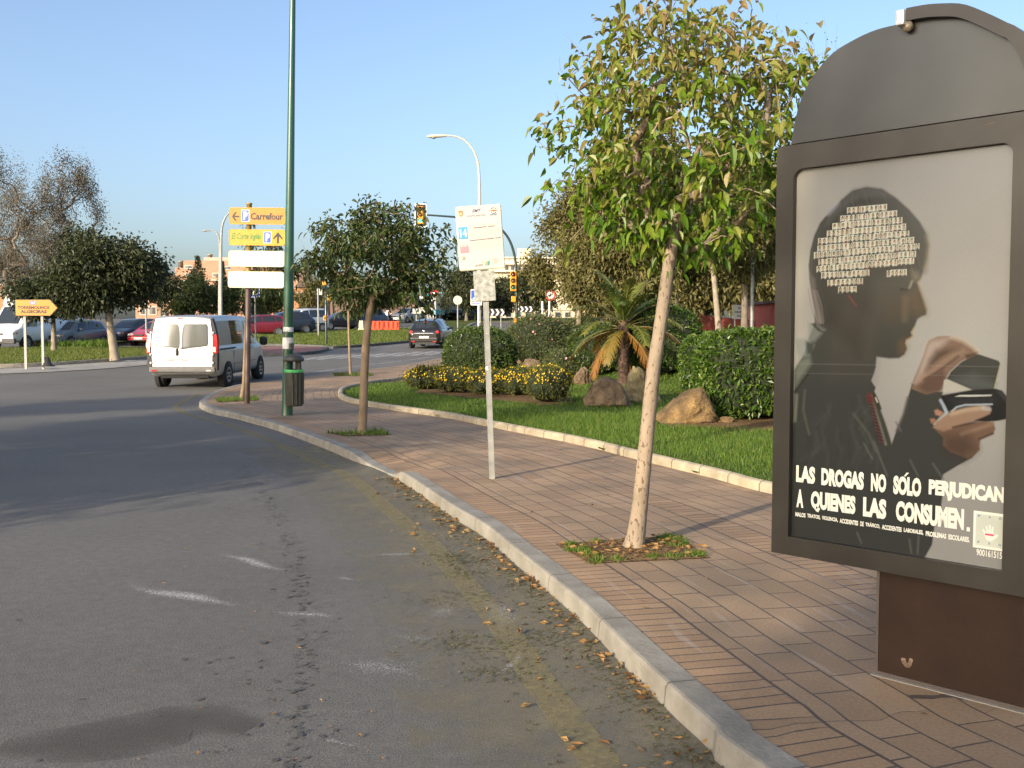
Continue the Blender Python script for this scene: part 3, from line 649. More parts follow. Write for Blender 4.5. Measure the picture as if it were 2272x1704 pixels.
def wins(o, L0, Y, rects, m=WIN, name='window', dy=0.0):
    for (x0, y0, x1, y1) in rects:
        a = AT(x0, y0, Y + dy); c = AT(x1, y1, Y + dy); w, h_ = c.x - a.x, a.z - c.z; cx_, cz_ = (a.x + c.x) / 2 - L0.x, (a.z + c.z) / 2 - L0.z
        mb = MB(); mb.box((cx_, dy - .02, cz_), (w + .24, .12, h_ + .24)); f = mb.build(name, CONC, o); n = max(2, int(w / 1.1)); mb = MB(); mb.add([(cx_ - w / 2 + w * k / n, dy - .09 - (.03 if k % 2 else 0), cz_ + s * h_ / 2) for k in range(n + 1) for s in (-1, 1)], [(2 * k, 2 * k + 2, 2 * k + 3, 2 * k + 1) for k in range(n)])
        mb.build('pane', [m, SHUT], f)
Y = 165; b = AT(500, 640, Y); L0 = Vector((b.x, Y, gz(b.x, Y))); o = thing('apartment_building', 'stepped salmon brick apartment building with small chimneys beyond the van', 'building', L0)
block(o, 'wall', 407, 560, 578, 0, Y, BR1, 14, L0); block(o, 'wall', 388, 407.5, 594, 0, Y, BR1, 10, L0, 2); block(o, 'wall', 375, 388.4, 612, 0, Y, BR1, 9, L0, 3); block(o, 'wall', 559, 660, 590, 0, Y, BR1, 12, L0, 1.5); block(o, 'penthouse', 452, 540, 571, 579, Y, mat('pink_render', (.55, .33, .26), .85), 8, L0, 4)
block(o, 'ledge', 405, 548, 620, 623, Y, CONC, .4, L0, -.4)
wins(o, L0, Y, [(411, 590, 426, 595.5), (412, 607, 426, 613), (473, 607, 490, 613.5), (500, 592, 512, 597), (520, 607, 536, 613), (440, 634, 452, 641), (462, 634, 474, 641), (496, 634, 508, 641)]); wins(o, L0, Y, [(580, 604, 592, 610), (604, 604, 616, 610), (630, 604, 642, 610)], dy=1.5)
for px in (396.5, 466): q = AT(px, 590, Y + 5) - L0; mb = MB(); mb.lathe([(.0, 0), (.42, 0), (.42, 1.0), (.48, 1.02), (.48, 1.2), (0, 1.2)], 14, c=(q.x, 6 if px < 400 else 5, (AT(px, 594 if px < 400 else 580, Y + 5) - L0).z)); mb.build('chimney', mat('chimney_metal', (.30, .26, .20), .5, .3), o)
Y = 112; b = AT(668, 660, Y); L0 = Vector((b.x, Y, gz(b.x, Y))); o = thing('brick_house', 'orange house with a dark tiled roof and tall dark chimney behind the lamp post', 'building', L0)
block(o, 'wall', 652, 700, 640, 0, Y, BR2, 9, L0); block(o, 'upper_wall', 657, 690, 627, 641, Y, mat('ochre_render', (.36, .21, .08), .85), 6, L0, 2)
a = AT(652, 628, Y) - L0; c = AT(704, 624, Y) - L0; mb = MB(); mb.prism([(a.x, a.z - .5), (c.x, a.z - .5), (c.x - .8, a.z + .3), (a.x + .8, a.z + .3)], -.2, 8.5); rf = mb.build('roof', ROOFD, o); q = AT(671, 610, Y + 3) - L0; mb = MB(); mb.box((q.x, 3, (AT(671, 612, Y) - L0).z), (.72, .72, 1.5)); mb.box((q.x, 3, (AT(671, 596.5, Y) - L0).z), (.4, .4, .42)); mb.build('chimney', BR3, rf)
block(o, 'garden_wall', 600, 700, 683, 0, Y, BR2, .4, L0, -6)
wins(o, L0, Y, [(662, 650, 672, 660), (684, 650, 692, 660)])
Y = 128; b = AT(820, 690, Y); L0 = Vector((b.x, Y, gz(b.x, Y))); o = thing('boundary_wall', 'long brown brick wall behind the queue of cars', 'wall', L0)
q0 = AT(690, 662, Y) - L0; q1 = AT(965, 674, Y) - L0; mb = MB(); mb.prism([(q0.x, -.5), (q1.x, -.5), (q1.x, q1.z), (q0.x, q0.z)], 0, .5); w_ = mb.build('wall', BR3, o); mb = MB(); mb.prism([(q0.x, q0.z), (q1.x, q1.z), (q1.x, q1.z + .18), (q0.x, q0.z + .18)], -.06, .56); mb.build('coping', mat('brick_coping', (.2, .13, .11), .9), w_)
for k in range(8): mb = MB(); x = q0.x + (q1.x - q0.x) * k / 7.0; zt = q0.z + (q1.z - q0.z) * k / 7.0; mb.box((x + .3, -.12, zt / 2 - .2), (.5, .26, zt + .5)); mb.build('pier', BR3, w_)
Y = 170; b = AT(1160, 600, Y); L0 = Vector((b.x, Y, gz(b.x, Y))); o = thing('cream_building', 'long cream building with balconies behind the traffic light mast', 'building', L0)
block(o, 'wall', 1085, 1300, 571, 0, Y, CREAMW, 14, L0); block(o, 'tower', 1148, 1177, 551, 572, Y, CREAMW, 8, L0, 3); block(o, 'cornice', 1083, 1302, 570, 573, Y, mat('pale_cornice', (.72, .66, .50), .8), .5, L0, -.5); block(o, 'balcony', 1090, 1296, 583, 586.5, Y, MATS['pale_cornice'], .8, L0, -.8); block(o, 'balcony', 1090, 1296, 600, 603, Y, MATS['pale_cornice'], .8, L0, -.8)
wins(o, L0, Y, [(1120 + 13 * k, 574.5, 1128 + 13 * k, 582.5) for k in range(12)], mat('bright_blind', (.62, .56, .44), .6)); wins(o, L0, Y, [(1120 + 13 * k, 590, 1128 + 13 * k, 599) for k in range(12)])
for px0, px1, pyt, Y, m, lab, wn in ((20, 62, 624, 130, BR2, 'orange brick building between the left bare trunks', [(28, 640, 36, 650), (44, 640, 52, 650)]), (-150, 14, 632, 124, BR2, 'orange brick block at the far left edge', [(-60, 645, -48, 655), (2, 645, 10, 655)]), (86, 150, 636, 135, BR1, 'salmon block behind the smaller dark tree', [(95, 650, 104, 660), (120, 650, 130, 660)]), (300, 385, 660, 120, BR1, 'low salmon house between dark tree and van', [(312, 682, 322, 697), (332, 682, 346, 697), (360, 690, 372, 700)]), (1090, 1330, 688, 130, CREAMW, 'low cream shop row beyond the roundabout', [(1100 + 22 * k, 693, 1112 + 22 * k, 703) for k in range(10)])):
    b = AT((px0 + px1) / 2, 660, Y); L0 = Vector((b.x, Y, gz(b.x, Y))); o = thing('low_building', lab, 'building', L0); block(o, 'wall', px0, px1, pyt, 0, Y, m, 8, L0); block(o, 'parapet', px0 - .5, px1 + .5, pyt - 1.2, pyt + .8, Y, CONC, 8.4, L0, -.2); wins(o, L0, Y, wn)
Y = 46; b = AT(1640, 720, Y); L0 = Vector((b.x, Y, lz(b.x, Y) - .1)); o = thing('red_wall', 'long red painted garden wall behind the pale trunks', 'wall', L0)
q0 = AT(1535, 697, Y) - L0; q1 = AT(1700, 711, Y - 2) - L0; mb = MB(); mb.prism([(q0.x, -1.4), (q1.x, -1.2), (q1.x, q1.z), (q0.x, q0.z)], -.1, .1); mb.build('wall', REDW, o)
b = AT(1760, 700, 47); L0 = Vector((b.x, 47, lz(b.x, 47))); o = thing('red_kiosk', 'low red building with a pale window at the edge of the poster panel', 'building', L0); u = 47 / FN
block(o, 'wall', 1711, 1830, 672, 745, 47, REDW, 5, L0); block(o, 'roof', 1705, 1836, 667, 673, 47, ROOFD, 5.6, L0, -.3); q = AT(1726, 690, 47) - L0; mb = MB(); mb.box((q.x, -.03, q.z), (.22, .08, .46)); f = mb.build('window', WHITEP, o); mb = MB(); mb.box((q.x, -.075, q.z), (.14, .02, .36)); mb.build('pane', WIN, f)
# ---------------------------------------------------------------- plants
def unit(a): return a / np.maximum(np.linalg.norm(a, axis=-1, keepdims=True), 1e-9)
def leaf_geo(P, D, L, W, rg, curl=0.0, fold=0.3, segs=3):
    """long folded leaves, drooping by curl; returns V,F"""
    n = len(P); D = unit(D); rnd = unit(rg.normal(size=(n, 3)))
    S = unit(np.cross(D, rnd)); N = np.cross(S, D); flip = np.where(N[:, 2:3] < 0, -1, 1); N = N * flip
    L = np.broadcast_to(np.asarray(L, float), (n,))[:, None]; W = np.broadcast_to(np.asarray(W, float), (n,))[:, None]; cu = np.broadcast_to(np.asarray(curl, float), (n,))[:, None]
    if segs == 1:
        m = P + D * L * .45 - np.array([0, 0, 1]) * cu * L * .2
        tip = P + D * L - np.array([0, 0, 1]) * cu * L
        V = np.stack([P, m - S * W / 2 + N * W * fold, tip, m + S * W / 2 + N * W * fold], 1).reshape(-1, 3)
        o = (np.arange(n) * 4)[:, None]; F = np.concatenate([o + np.array([[0, 1, 2]]), o + np.array([[0, 2, 3]])], 0)
        return V, F, 4
    prof = {2: [.12, 1.0, .02], 3: [.12, .95, .75, .02], 4: [.12, .85, 1.0, .65, .02]}[segs]; rows = []
    for k in range(segs + 1):
        t = k / segs; c = P + D * L * t * (1 - .12 * cu * t) - np.array([0, 0, 1]) * cu * L * t * t; w = W * prof[k] / 2
        rows += [c - S * w + N * w * fold * 2, c, c + S * w + N * w * fold * 2]
    V = np.stack(rows, 1).reshape(-1, 3); q = 3 * (segs + 1); o = (np.arange(n) * q)[:, None]; F = []
    for k in range(segs):
        for a in (0, 1): F.append(o + np.array([[3 * k + a, 3 * k + a + 1, 3 * k + 4 + a, 3 * k + 3 + a]]))
    return V, np.concatenate(F, 0), q
def skeleton(trunk, attract, rg, r_tip=0.004, power=0.45, wiggle=0.08, up=0.12):
    """trunk: list of (x,y,z,r) from base to fork; attract: (n,3) crown points. returns segments, tip dirs"""
    P = [np.array(t[:3], float) for t in trunk]; par = [-1] + list(range(len(trunk) - 1)); nt_ = len(trunk)
    fork = P[-1]; A = sorted(list(attract), key=lambda a: np.linalg.norm(a - fork)); tips = []
    lo = max(0, nt_ - 2)
    for a in A:
        Q = np.array(P[lo:]); d = np.linalg.norm(Q - a, axis=1)
        back = np.maximum(0, -((a - Q) * unit(Q - fork + 1e-6)).sum(1)) * 1.2 + np.maximum(0, Q[:, 2] - a[2]) * .25
        i = int(np.argmin(d + back)) + lo; q = P[i]; L = np.linalg.norm(a - q); k = 3 if L > .5 else 2; last = i
        for s in range(1, k + 1):
            f = s / k; p = q + (a - q) * f + np.array([0, 0, 1]) * up * L * math.sin(math.pi * f) * (1 if f < 1 else 0) + (rg.normal(size=3) * wiggle * L * (0 if s == k else 1))
            P.append(p); par.append(last); last = len(P) - 1
        tips.append(last)
    n = len(P); cnt = np.zeros(n)
    for t in tips:
        j = t
        while j >= 0: cnt[j] += 1; j = par[j]
    rad = r_tip * np.maximum(cnt, 1) ** power
    rt = trunk[-1][3]; s = rt / rad[nt_ - 1]
    rad = np.where(cnt > 3, r_tip + (rad - r_tip) * s, rad) if s > 1 else rad * np.where(cnt > 3, s, 1)
    for i in range(nt_): rad[i] = trunk[i][3]
    return np.array(P), par, rad, tips
def limb_mesh(mb, P, par, rad, nt_, n=6):
    for i in range(nt_, len(P)):
        a, b = P[par[i]], P[i]
        r0 = min(rad[par[i]] * .95, rad[i] * 1.5)
        mb.tube([a, b], [r0, rad[i]], n if rad[i] > .012 else 4, cap=False)
def trunk_tube(mb, trunk, n=12, wob=0.0, seed=0):
    """main trunk with slightly irregular girth"""
    rg = random.Random(seed); pts = [Vector(t[:3]) for t in trunk]; rr = [t[3] for t in trunk]; path = []; rad = []
    for i in range(len(pts) - 1):
        for k in range(6):
            f = k / 6; path.append(pts[i].lerp(pts[i + 1], f)); rad.append((rr[i] * (1 - f) + rr[i + 1] * f) * (1 + rg.uniform(-wob, wob)))
    path.append(pts[-1]); rad.append(rr[-1]); mb.tube(path, rad, n, cap=True)
def bark(name, c, spots=(0.05, 0.04, 0.03), amount=0.34, sc=9.0):
    if name in MATS: return MATS[name]
    m, t, b = newmat(name); L = t.links.new; tc = t.nodes.new('ShaderNodeTexCoord')
    mp = t.nodes.new('ShaderNodeMapping'); mp.inputs['Scale'].default_value = (sc * 2.2, sc * 2.2, sc); L(tc.outputs['Object'], mp.inputs[0])
    n = t.nodes.new('ShaderNodeTexNoise'); n.inputs['Scale'].default_value = 1; n.inputs['Detail'].default_value = 3; L(mp.outputs[0], n.inputs['Vector'])
    r = t.nodes.new('ShaderNodeValToRGB'); r.color_ramp.elements[0].position = amount - .025; r.color_ramp.elements[0].color = (*spots, 1); r.color_ramp.elements[1].position = amount + .025; r.color_ramp.elements[1].color = (1, 1, 1, 1); L(n.outputs['Fac'], r.inputs[0])
    n2 = t.nodes.new('ShaderNodeTexNoise'); n2.inputs['Scale'].default_value = 4; n2.inputs['Detail'].default_value = 7; L(tc.outputs['Object'], n2.inputs['Vector'])
    r2 = t.nodes.new('ShaderNodeValToRGB'); r2.color_ramp.elements[0].position = .3; r2.color_ramp.elements[0].color = (*(np.array(c) * .68), 1); r2.color_ramp.elements[1].position = .7; r2.color_ramp.elements[1].color = (*(np.array(c) * 1.12), 1); L(n2.outputs['Fac'], r2.inputs[0])
    mu = t.nodes.new('ShaderNodeMixRGB'); mu.blend_type = 'MULTIPLY'; mu.inputs[0].default_value = 1; L(r.outputs[0], mu.inputs[1]); L(r2.outputs[0], mu.inputs[2]); L(mu.outputs[0], b.inputs['Base Color'])
    b.inputs['Roughness'].default_value = .85
    bp = t.nodes.new('ShaderNodeBump'); bp.inputs['Strength'].default_value = .5; bp.inputs['Distance'].default_value = .01; L(n.outputs['Fac'], bp.inputs['Height']); L(bp.outputs[0], b.inputs['Normal'])
    MATS[name] = m; return m
def clump_points(rg, n, c, rad, ncl, spread, shell=0.55, zmin=None):
    """clumpy points in an ellipsoid: uneven outline with gaps between clumps"""
    d = unit(rg.normal(size=(ncl, 3))); r = (shell + (1 - shell) * rg.random((ncl, 1))) ** .7
    cl = d * r * np.array(rad) * (1 + rg.normal(size=(ncl, 1)) * .08)
    w = rg.random(ncl) + .25; k = rg.choice(ncl, n, p=w / w.sum())
    p = cl[k] + rg.normal(size=(n, 3)) * spread * np.array(rad) * (.6 + .8 * rg.random((n, 1)))
    p = p + np.array(c)
    if zmin is not None: p = p[p[:, 2] > zmin + .12 * rg.random(len(p))]
    return p
def tree(name, label, trunk, crown_c, crown_r, seed, leaf, barkm, n_attr=90, n_leaf=2600, L=(.08, .13), W=.4, curl=(.2, .9), ncl=40, spread=.13, segs=3, group=None, cat='tree', r_tip=.004, hue_z=None, cluster=None, twigs=0, up=.12, droop=.2, shell=.55, even=False):
    rg = np.random.default_rng(seed); base = Vector(trunk[0][:3])
    root = thing(name, label, cat, base, group=group); b = np.array(base)
    tr = [(t[0] - b[0], t[1] - b[1], t[2] - b[2], t[3]) for t in trunk]; cc = np.array(crown_c) - b
    A = clump_points(rg, n_attr, cc, np.array(crown_r) * .92, max(8, ncl // 2), .16, .35) if not even else unit(rg.normal(size=(n_attr, 3))) * (rg.uniform(.42, 1.0, (n_attr, 1)) ** .8) * np.array(crown_r) * (1 + .10 * rg.normal(size=(n_attr, 1))) + cc
    A = A[A[:, 2] > tr[-1][2] - .25 * crown_r[2]]
    P, par, rad, tips = skeleton(tr, A, rg, r_tip, up=up)
    mb = MB(); trunk_tube(mb, tr, 12, .03, seed); limb_mesh(mb, P, par, rad, len(tr))
    if twigs:
        for t in rg.choice(tips, twigs):
            p = P[t]; d = unit(p - np.array(tr[-1][:3]) + np.array([0, 0, .5])); q = p + d * rg.uniform(.15, .5) * crown_r[2] * .6 + rg.normal(size=3) * .06
            mb.tube([p, (p + q) / 2 + rg.normal(size=3) * .02, q], [r_tip * .7, r_tip * .5, r_tip * .3], 3, cap=False)
    mb.build('trunk', barkm, root)
    # leaves: along the twigs near the tips and loose clumps around them
    if cluster is None: cluster = .16
    tp = P[tips]; pp = P[[par[t] for t in tips]]
    k = rg.integers(0, len(tips), n_leaf); f = rg.random((n_leaf, 1)) ** .6
    X = pp[k] + (tp[k] - pp[k]) * f + rg.normal(size=(n_leaf, 3)) * cluster * (np.array(crown_r) / max(crown_r))
    out = unit(X - cc + rg.normal(size=(n_leaf, 3)) * .7 * np.array(crown_r)); D = out * .7 + rg.normal(size=(n_leaf, 3)) * (.5 if not even else .65); D[:, 2] -= droop
    ll = rg.uniform(L[0], L[1], n_leaf)
    V, F, q = leaf_geo(X, D, ll, ll * W, rg, rg.uniform(curl[0], curl[1], n_leaf), .3, segs)
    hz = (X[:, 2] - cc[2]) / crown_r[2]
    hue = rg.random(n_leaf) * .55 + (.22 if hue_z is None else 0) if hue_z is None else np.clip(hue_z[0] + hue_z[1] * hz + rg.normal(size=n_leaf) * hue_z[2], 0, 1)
    npmesh('crown', V, F, leaf, root, np.repeat(hue, q), smooth=False)
    return root
def bush(name, label, c, rad, seed, leaf, n, L=.07, W=.5, p=2.4, lumps=.10, cat='bush', core=(0.02, 0.028, 0.01), zf=lz, group=None, loose=.05, segs=2, flowers=None, flat=0.0):
    """trimmed shrub: a twiggy dark mass clothed in leaves; c=(x,y), stands on the lawn"""
    rg = np.random.default_rng(seed); z0 = zf(c[0], c[1]); root = thing(name, label, cat, (c[0], c[1], z0), group=group)
    rad = np.array(rad, float); cc = np.array([0, 0, rad[2] * (1 - flat)])
    ph = rg.uniform(0, 6.28, (6, 3)); fr = rg.uniform(2, 6, (6, 3))
    def shape(d):
        r = 1 / (np.abs(d) ** p).sum(1) ** (1 / p); l = sum(np.sin(d @ np.diag(fr[i]) @ np.ones(3) + ph[i, 0]) * np.sin(d[:, 0] * fr[i, 1] * 1.7 + ph[i, 1]) for i in range(6)) / 6
        return r * (1 + lumps * 2 * l)
    bm = bmesh.new(); bmesh.ops.create_icosphere(bm, subdivisions=4, radius=1)
    d = np.array([v.co[:] for v in bm.verts]); F = [[v.index for v in f.verts] for f in bm.faces]; bm.free()
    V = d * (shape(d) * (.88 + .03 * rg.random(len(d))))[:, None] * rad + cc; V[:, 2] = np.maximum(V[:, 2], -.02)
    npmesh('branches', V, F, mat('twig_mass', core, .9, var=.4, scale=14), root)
    d = unit(rg.normal(size=(n, 3))); d[:, 2] = np.where((d[:, 2] < -.75), -d[:, 2], d[:, 2])
    X = d * (shape(d) * (.87 + .11 * rg.random(n) + loose * np.abs(rg.normal(size=n)) * (rg.random(n) < .25)))[:, None] * rad + cc
    k = X[:, 2] > .02; X, d = X[k], d[k]; n = len(X)
    D = unit(d + rg.normal(size=(n, 3)) * .75 + np.array([0, 0, .25])); ll = L * rg.uniform(.7, 1.35, n)
    V, F, q = leaf_geo(X - D * ll[:, None] * .3, D, ll, ll * W, rg, rg.uniform(-.1, .5, n), .25, segs)
    npmesh('foliage', V, F, leaf, root, np.repeat(rg.random(n), q))
    if flowers:
        m, nf, s = flowers; d = unit(rg.normal(size=(nf, 3))); d[:, 2] = np.abs(d[:, 2]) * .9 + .02; d = unit(d)
        X = d * (shape(d) * (.98 + .06 * rg.random(nf)))[:, None] * rad + cc; X = X[X[:, 2] > .1]; V = []; F = []; H = []
        for x in X:
            nn = unit(x - cc + rg.normal(size=3) * .5 * rad); a = unit(np.cross(nn, [.3, .2, .9])); b = np.cross(nn, a); r = s * rg.uniform(.7, 1.25); b0 = len(V)
            V.append(x + nn * r * .35)
            for j in range(7):
                t = 2 * math.pi * j / 7; V.append(x + (a * math.cos(t) + b * math.sin(t)) * r)
            F += [(b0, b0 + 1 + j, b0 + 1 + (j + 1) % 7) for j in range(7)]; H += [rg.random()] * 8
        npmesh('blossom', V, F, m, root, H)
    return root
# ---- leaf colours
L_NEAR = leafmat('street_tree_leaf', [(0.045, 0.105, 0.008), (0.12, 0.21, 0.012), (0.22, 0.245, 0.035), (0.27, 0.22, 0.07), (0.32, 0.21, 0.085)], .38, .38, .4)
L_MID = leafmat('dark_street_tree_leaf', [(0.028, 0.055, 0.012), (0.055, 0.085, 0.02), (0.095, 0.11, 0.03), (0.14, 0.115, 0.05)], .28, .42, .35)
L_DARK = leafmat('evergreen_leaf', [(0.020, 0.030, 0.011), (0.036, 0.048, 0.017), (0.058, 0.066, 0.025), (0.075, 0.078, 0.034)], .25, .45, .35)
L_BROWN = leafmat('autumn_olive_leaf', [(0.065, 0.070, 0.020), (0.115, 0.110, 0.034), (0.165, 0.145, 0.050), (0.25, 0.22, 0.095)], .22, .55, .25)
L_BARE = leafmat('dry_twig_leaf', [(0.10, 0.082, 0.055), (0.14, 0.108, 0.070), (0.13, 0.12, 0.078), (0.17, 0.16, 0.115)], .2, .6, .2)
L_HEDGE = leafmat('glossy_hedge_leaf', [(0.022, 0.050, 0.006), (0.048, 0.098, 0.010), (0.082, 0.14, 0.016), (0.13, 0.18, 0.030)], .25, .36, .38)
L_BUSH = leafmat('round_bush_leaf', [(0.026, 0.050, 0.008), (0.048, 0.086, 0.012), (0.075, 0.12, 0.020), (0.11, 0.15, 0.035)], .25, .35, .45)
L_OLEA = leafmat('oleander_leaf', [(0.042, 0.065, 0.016), (0.078, 0.108, 0.03), (0.12, 0.14, 0.048), (0.18, 0.17, 0.08)], .28, .45, .35)
L_FLOW = leafmat('flower_shrub_leaf', [(0.055, 0.085, 0.012), (0.10, 0.135, 0.020), (0.16, 0.17, 0.035), (0.20, 0.14, 0.05)], .32, .5, .3)
M_YEL = leafmat('yellow_flower', [(0.62, 0.36, 0.015), (0.75, 0.50, 0.02), (0.80, 0.60, 0.06)], .2, .6, .2)
M_PINK = leafmat('pink_flower', [(0.60, 0.25, 0.26), (0.7, 0.4, 0.38)], .2, .6, .2)
B_NEAR = bark('pale_spotted_bark', (0.285, 0.222, 0.155), (0.46, 0.38, 0.33), .385, 24)
B_BROWN = bark('brown_bark', (0.27, 0.19, 0.115), (0.35, 0.3, 0.25), .33, 9)
B_PALE = bark('pale_birch_bark', (0.29, 0.24, 0.175), (0.3, 0.25, 0.2), .36, 3)
B_GREY = bark('grey_bark', (0.20, 0.165, 0.125), (0.4, 0.35, 0.3), .34, 4)

# ---- street trees in the pavement
def pits(px, m):
    pts = [G(x, y, KZ) for x, y in px]; V = [(p.x, p.y, gz(p.x, p.y) + KZ + .006) for p in pts]
    o = npmesh('soil', V, [list(range(len(V)))], m); o['kind'] = 'structure'; return np.array([p[:2] for p in pts])
PIT = pits([(1232, 1208), (1308, 1251), (1576, 1239), (1500, 1189)], SOIL)
pz = lambda x, y: gz(x, y) + KZ + .004
litter('leaf_litter', 170, lambda rg: PIT[0] + (PIT[1] - PIT[0]) * (u_ := rg.random()) + (PIT[3] - PIT[0]) * rg.random(), [(0.10, 0.05, 0.02)], .025, .06, 31, pz, 'dead_leaves', .6)
def pit_edge(P, t=.16):
    q = P.mean(0); I = q + (P - q) * (1 - 2 * t); return P, I
A_, I_ = pit_edge(PIT)
q_ = PIT.mean(0); rw = np.random.default_rng(33)
for k in range(26):
    f = rw.random() * 4; i = int(f); e_ = PIT[i] * (1 - (f - i)) + PIT[(i + 1) % 4] * (f - i); c_ = e_ + (q_ - e_) * rw.uniform(.03, .30); r_ = rw.uniform(.03, .09)
    blades('weeds', 60, [c_ + [r_, 0], c_ + [0, r_], c_ - [r_, 0], c_ - [0, r_]], pz, .012, .05, .005, 300 + k, 'grass_blades', GC, lean=1.5)
for px, sd in (([(722, 961), (770, 968), (868, 966), (845, 956)], 41), ([(478, 886), (482, 893), (574, 889), (572, 882)], 42), ([(738, 829), (742, 834.5), (828, 834), (824, 829)], 43)):
    pp_ = pits(px, SOIL); blades('weeds', 900 if sd > 41 else 500, pp_, pz, .02, .10, .007, sd, 'grass_blades', GC, lean=1.0)
def tr_px(base, pts, h=KZ):
    """trunk from pixel marks at the distance of its foot; base=(px,py), pts=[(px,py,r)]"""
    b = G(base[0], base[1], h); return b, [(AT(x, y, b.y + dy).x, b.y + dy, AT(x, y, b.y + dy).z, r) for x, y, r, dy in pts]
b, T = tr_px((1408, 1213), [(1406, 1218, .084, 0), (1411, 1190, .066, 0), (1419, 1130, .057, .01), (1424, 1080, .053, 0), (1436, 960, .051, -.01), (1450, 820, .047, -.02), (1470, 690, .045, -.03), (1484, 590, .043, -.04), (1497, 510, .044, -.05), (1500, 492, .046, -.05)])
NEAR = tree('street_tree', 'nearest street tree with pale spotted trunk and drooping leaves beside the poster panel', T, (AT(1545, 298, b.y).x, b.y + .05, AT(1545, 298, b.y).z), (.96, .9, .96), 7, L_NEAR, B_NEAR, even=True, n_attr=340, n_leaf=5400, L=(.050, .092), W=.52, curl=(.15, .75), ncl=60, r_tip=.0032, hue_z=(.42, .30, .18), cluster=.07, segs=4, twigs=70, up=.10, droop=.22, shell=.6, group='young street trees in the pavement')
b, T = tr_px((803, 962), [(803, 964, .078, 0), (805, 940, .064, 0), (808, 840, .060, 0), (812, 760, .056, 0), (819, 700, .052, 0), (826, 655, .048, 0)])
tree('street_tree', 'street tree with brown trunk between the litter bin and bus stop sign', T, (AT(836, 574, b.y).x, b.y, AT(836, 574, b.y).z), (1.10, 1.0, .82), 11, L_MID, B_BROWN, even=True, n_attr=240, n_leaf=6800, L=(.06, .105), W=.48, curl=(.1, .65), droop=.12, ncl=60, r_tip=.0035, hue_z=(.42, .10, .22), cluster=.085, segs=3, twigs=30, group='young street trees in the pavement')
b, T = tr_px((536, 887), [(536, 888, .05, 0), (541, 850, .040, 0), (545, 760, .037, 0), (548, 690, .035, 0), (551, 640, .033, 0)])
tree('street_tree', 'thin street tree with its crown behind the four direction boards', T, (AT(578, 572, b.y).x, b.y + .25, AT(578, 572, b.y).z), (.78, .7, .82), 13, L_MID, B_BROWN, n_attr=90, n_leaf=1500, L=(.08, .12), W=.42, ncl=36, cluster=.09, segs=2, hue_z=(.45, .1, .22), group='young street trees in the pavement')
b, T = tr_px((778, 832), [(778, 833, .05, 0), (776, 800, .040, 0), (774, 740, .037, 0), (773, 690, .033, 0)])
tree('street_tree', 'slender street tree in a weedy square at the far pavement edge', T, (AT(778, 655, b.y).x, b.y + .3, AT(778, 655, b.y).z), (.95, .8, .72), 17, L_MID, B_BROWN, n_attr=80, n_leaf=1500, L=(.09, .13), W=.42, ncl=30, cluster=.11, segs=2, hue_z=(.45, .1, .22), group='young street trees in the pavement')

# ---- garden: hedge, bushes, flowers, rocks, palm
def lp(px, py): return G(px, py, 0.0, lz)
h = lp(1690, 936); bush('hedge', 'big clipped glossy hedge beside the poster panel', (h.x + .25, h.y + .75), (1.18, .80, .74), 51, L_HEDGE, 9500, L=.085, W=.55, p=4.2, lumps=.05, cat='hedge', loose=.05)
h = lp(1545, 880); bush('hedge', 'smaller clipped hedge lobe at the left end of the big hedge', (h.x + .16, h.y + 1.0), (.33, .6, .60), 52, L_HEDGE, 3300, L=.08, W=.55, p=3.0, lumps=.07, cat='hedge')
h = lp(1486, 868); bush('round_bush', 'tall rounded green bush behind the near tree trunk, right of palm', (h.x + .25, h.y + 3.2), (1.10, .95, .92), 53, L_HEDGE, 6500, L=.075, W=.5, p=2.3, lumps=.08)
h = lp(1380, 842); bush('round_bush', 'dark bush right behind the palm trunk and boulders', (h.x - .15, h.y + 2.8), (1.15, .9, .74), 54, L_BUSH, 6000, L=.08, W=.45, p=2.2, lumps=.12)
h = lp(1062, 838); bush('round_bush', 'domed dark green bush at the corner of the garden by the road', (h.x, h.y + .8), (1.16, 1.1, .87), 55, L_BUSH, 9000, L=.085, W=.42, p=2.3, lumps=.06, flat=.25)
h = lp(1205, 818); bush('oleander', 'loose grey green oleander bush with a few pink flowers', (h.x - .1, h.y + 2.2), (1.25, 1.1, .95), 56, L_OLEA, 8000, L=.12, W=.22, p=2.0, lumps=.16, loose=.16, flowers=(M_PINK, 26, .035))
h = lp(1300, 800); bush('oleander', 'oleander bush spreading behind the left palm fronds', (h.x - .1, h.y + 2.4), (1.3, 1.1, .85), 57, L_OLEA, 6500, L=.12, W=.22, p=2.0, lumps=.16, loose=.16, flowers=(M_PINK, 14, .035))
h = lp(1245, 845); bush('oleander', 'low oleander shoots with pink flowers beside the flat stone', (h.x + .12, h.y + 1.0), (.62, .6, .42), 58, L_OLEA, 2600, L=.11, W=.22, p=2.0, lumps=.16, loose=.2, flowers=(M_PINK, 9, .03))
for i, (px, py, rx, rz, lab) in enumerate([(942, 866, .52, .29, 'yellow flowered shrub at the pointed end of the flower bed'), (1012, 874, .50, .30, 'yellow flowered shrub second from the pointed end of the bed'), (1085, 878, .50, .30, 'yellow flowered shrub just right of the bus stop pole'), (1150, 880, .48, .32, 'yellow flowered shrub in the middle of the bed, before the flat stone'), (1218, 896, .46, .38, 'yellow flowered shrub nearest the boulders'), (975, 858, .4, .26, 'yellow flowered shrub touching the domed bush')]):
    h = lp(px, py); bush('flower_shrub', lab, (h.x, h.y + .3), (rx, .42, rz), 60 + i, L_FLOW, 1900, L=.055, W=.35, p=2.2, lumps=.14, loose=.22, flowers=(M_YEL, 240, .018), group='yellow flowered shrubs in the bed', cat='shrub')
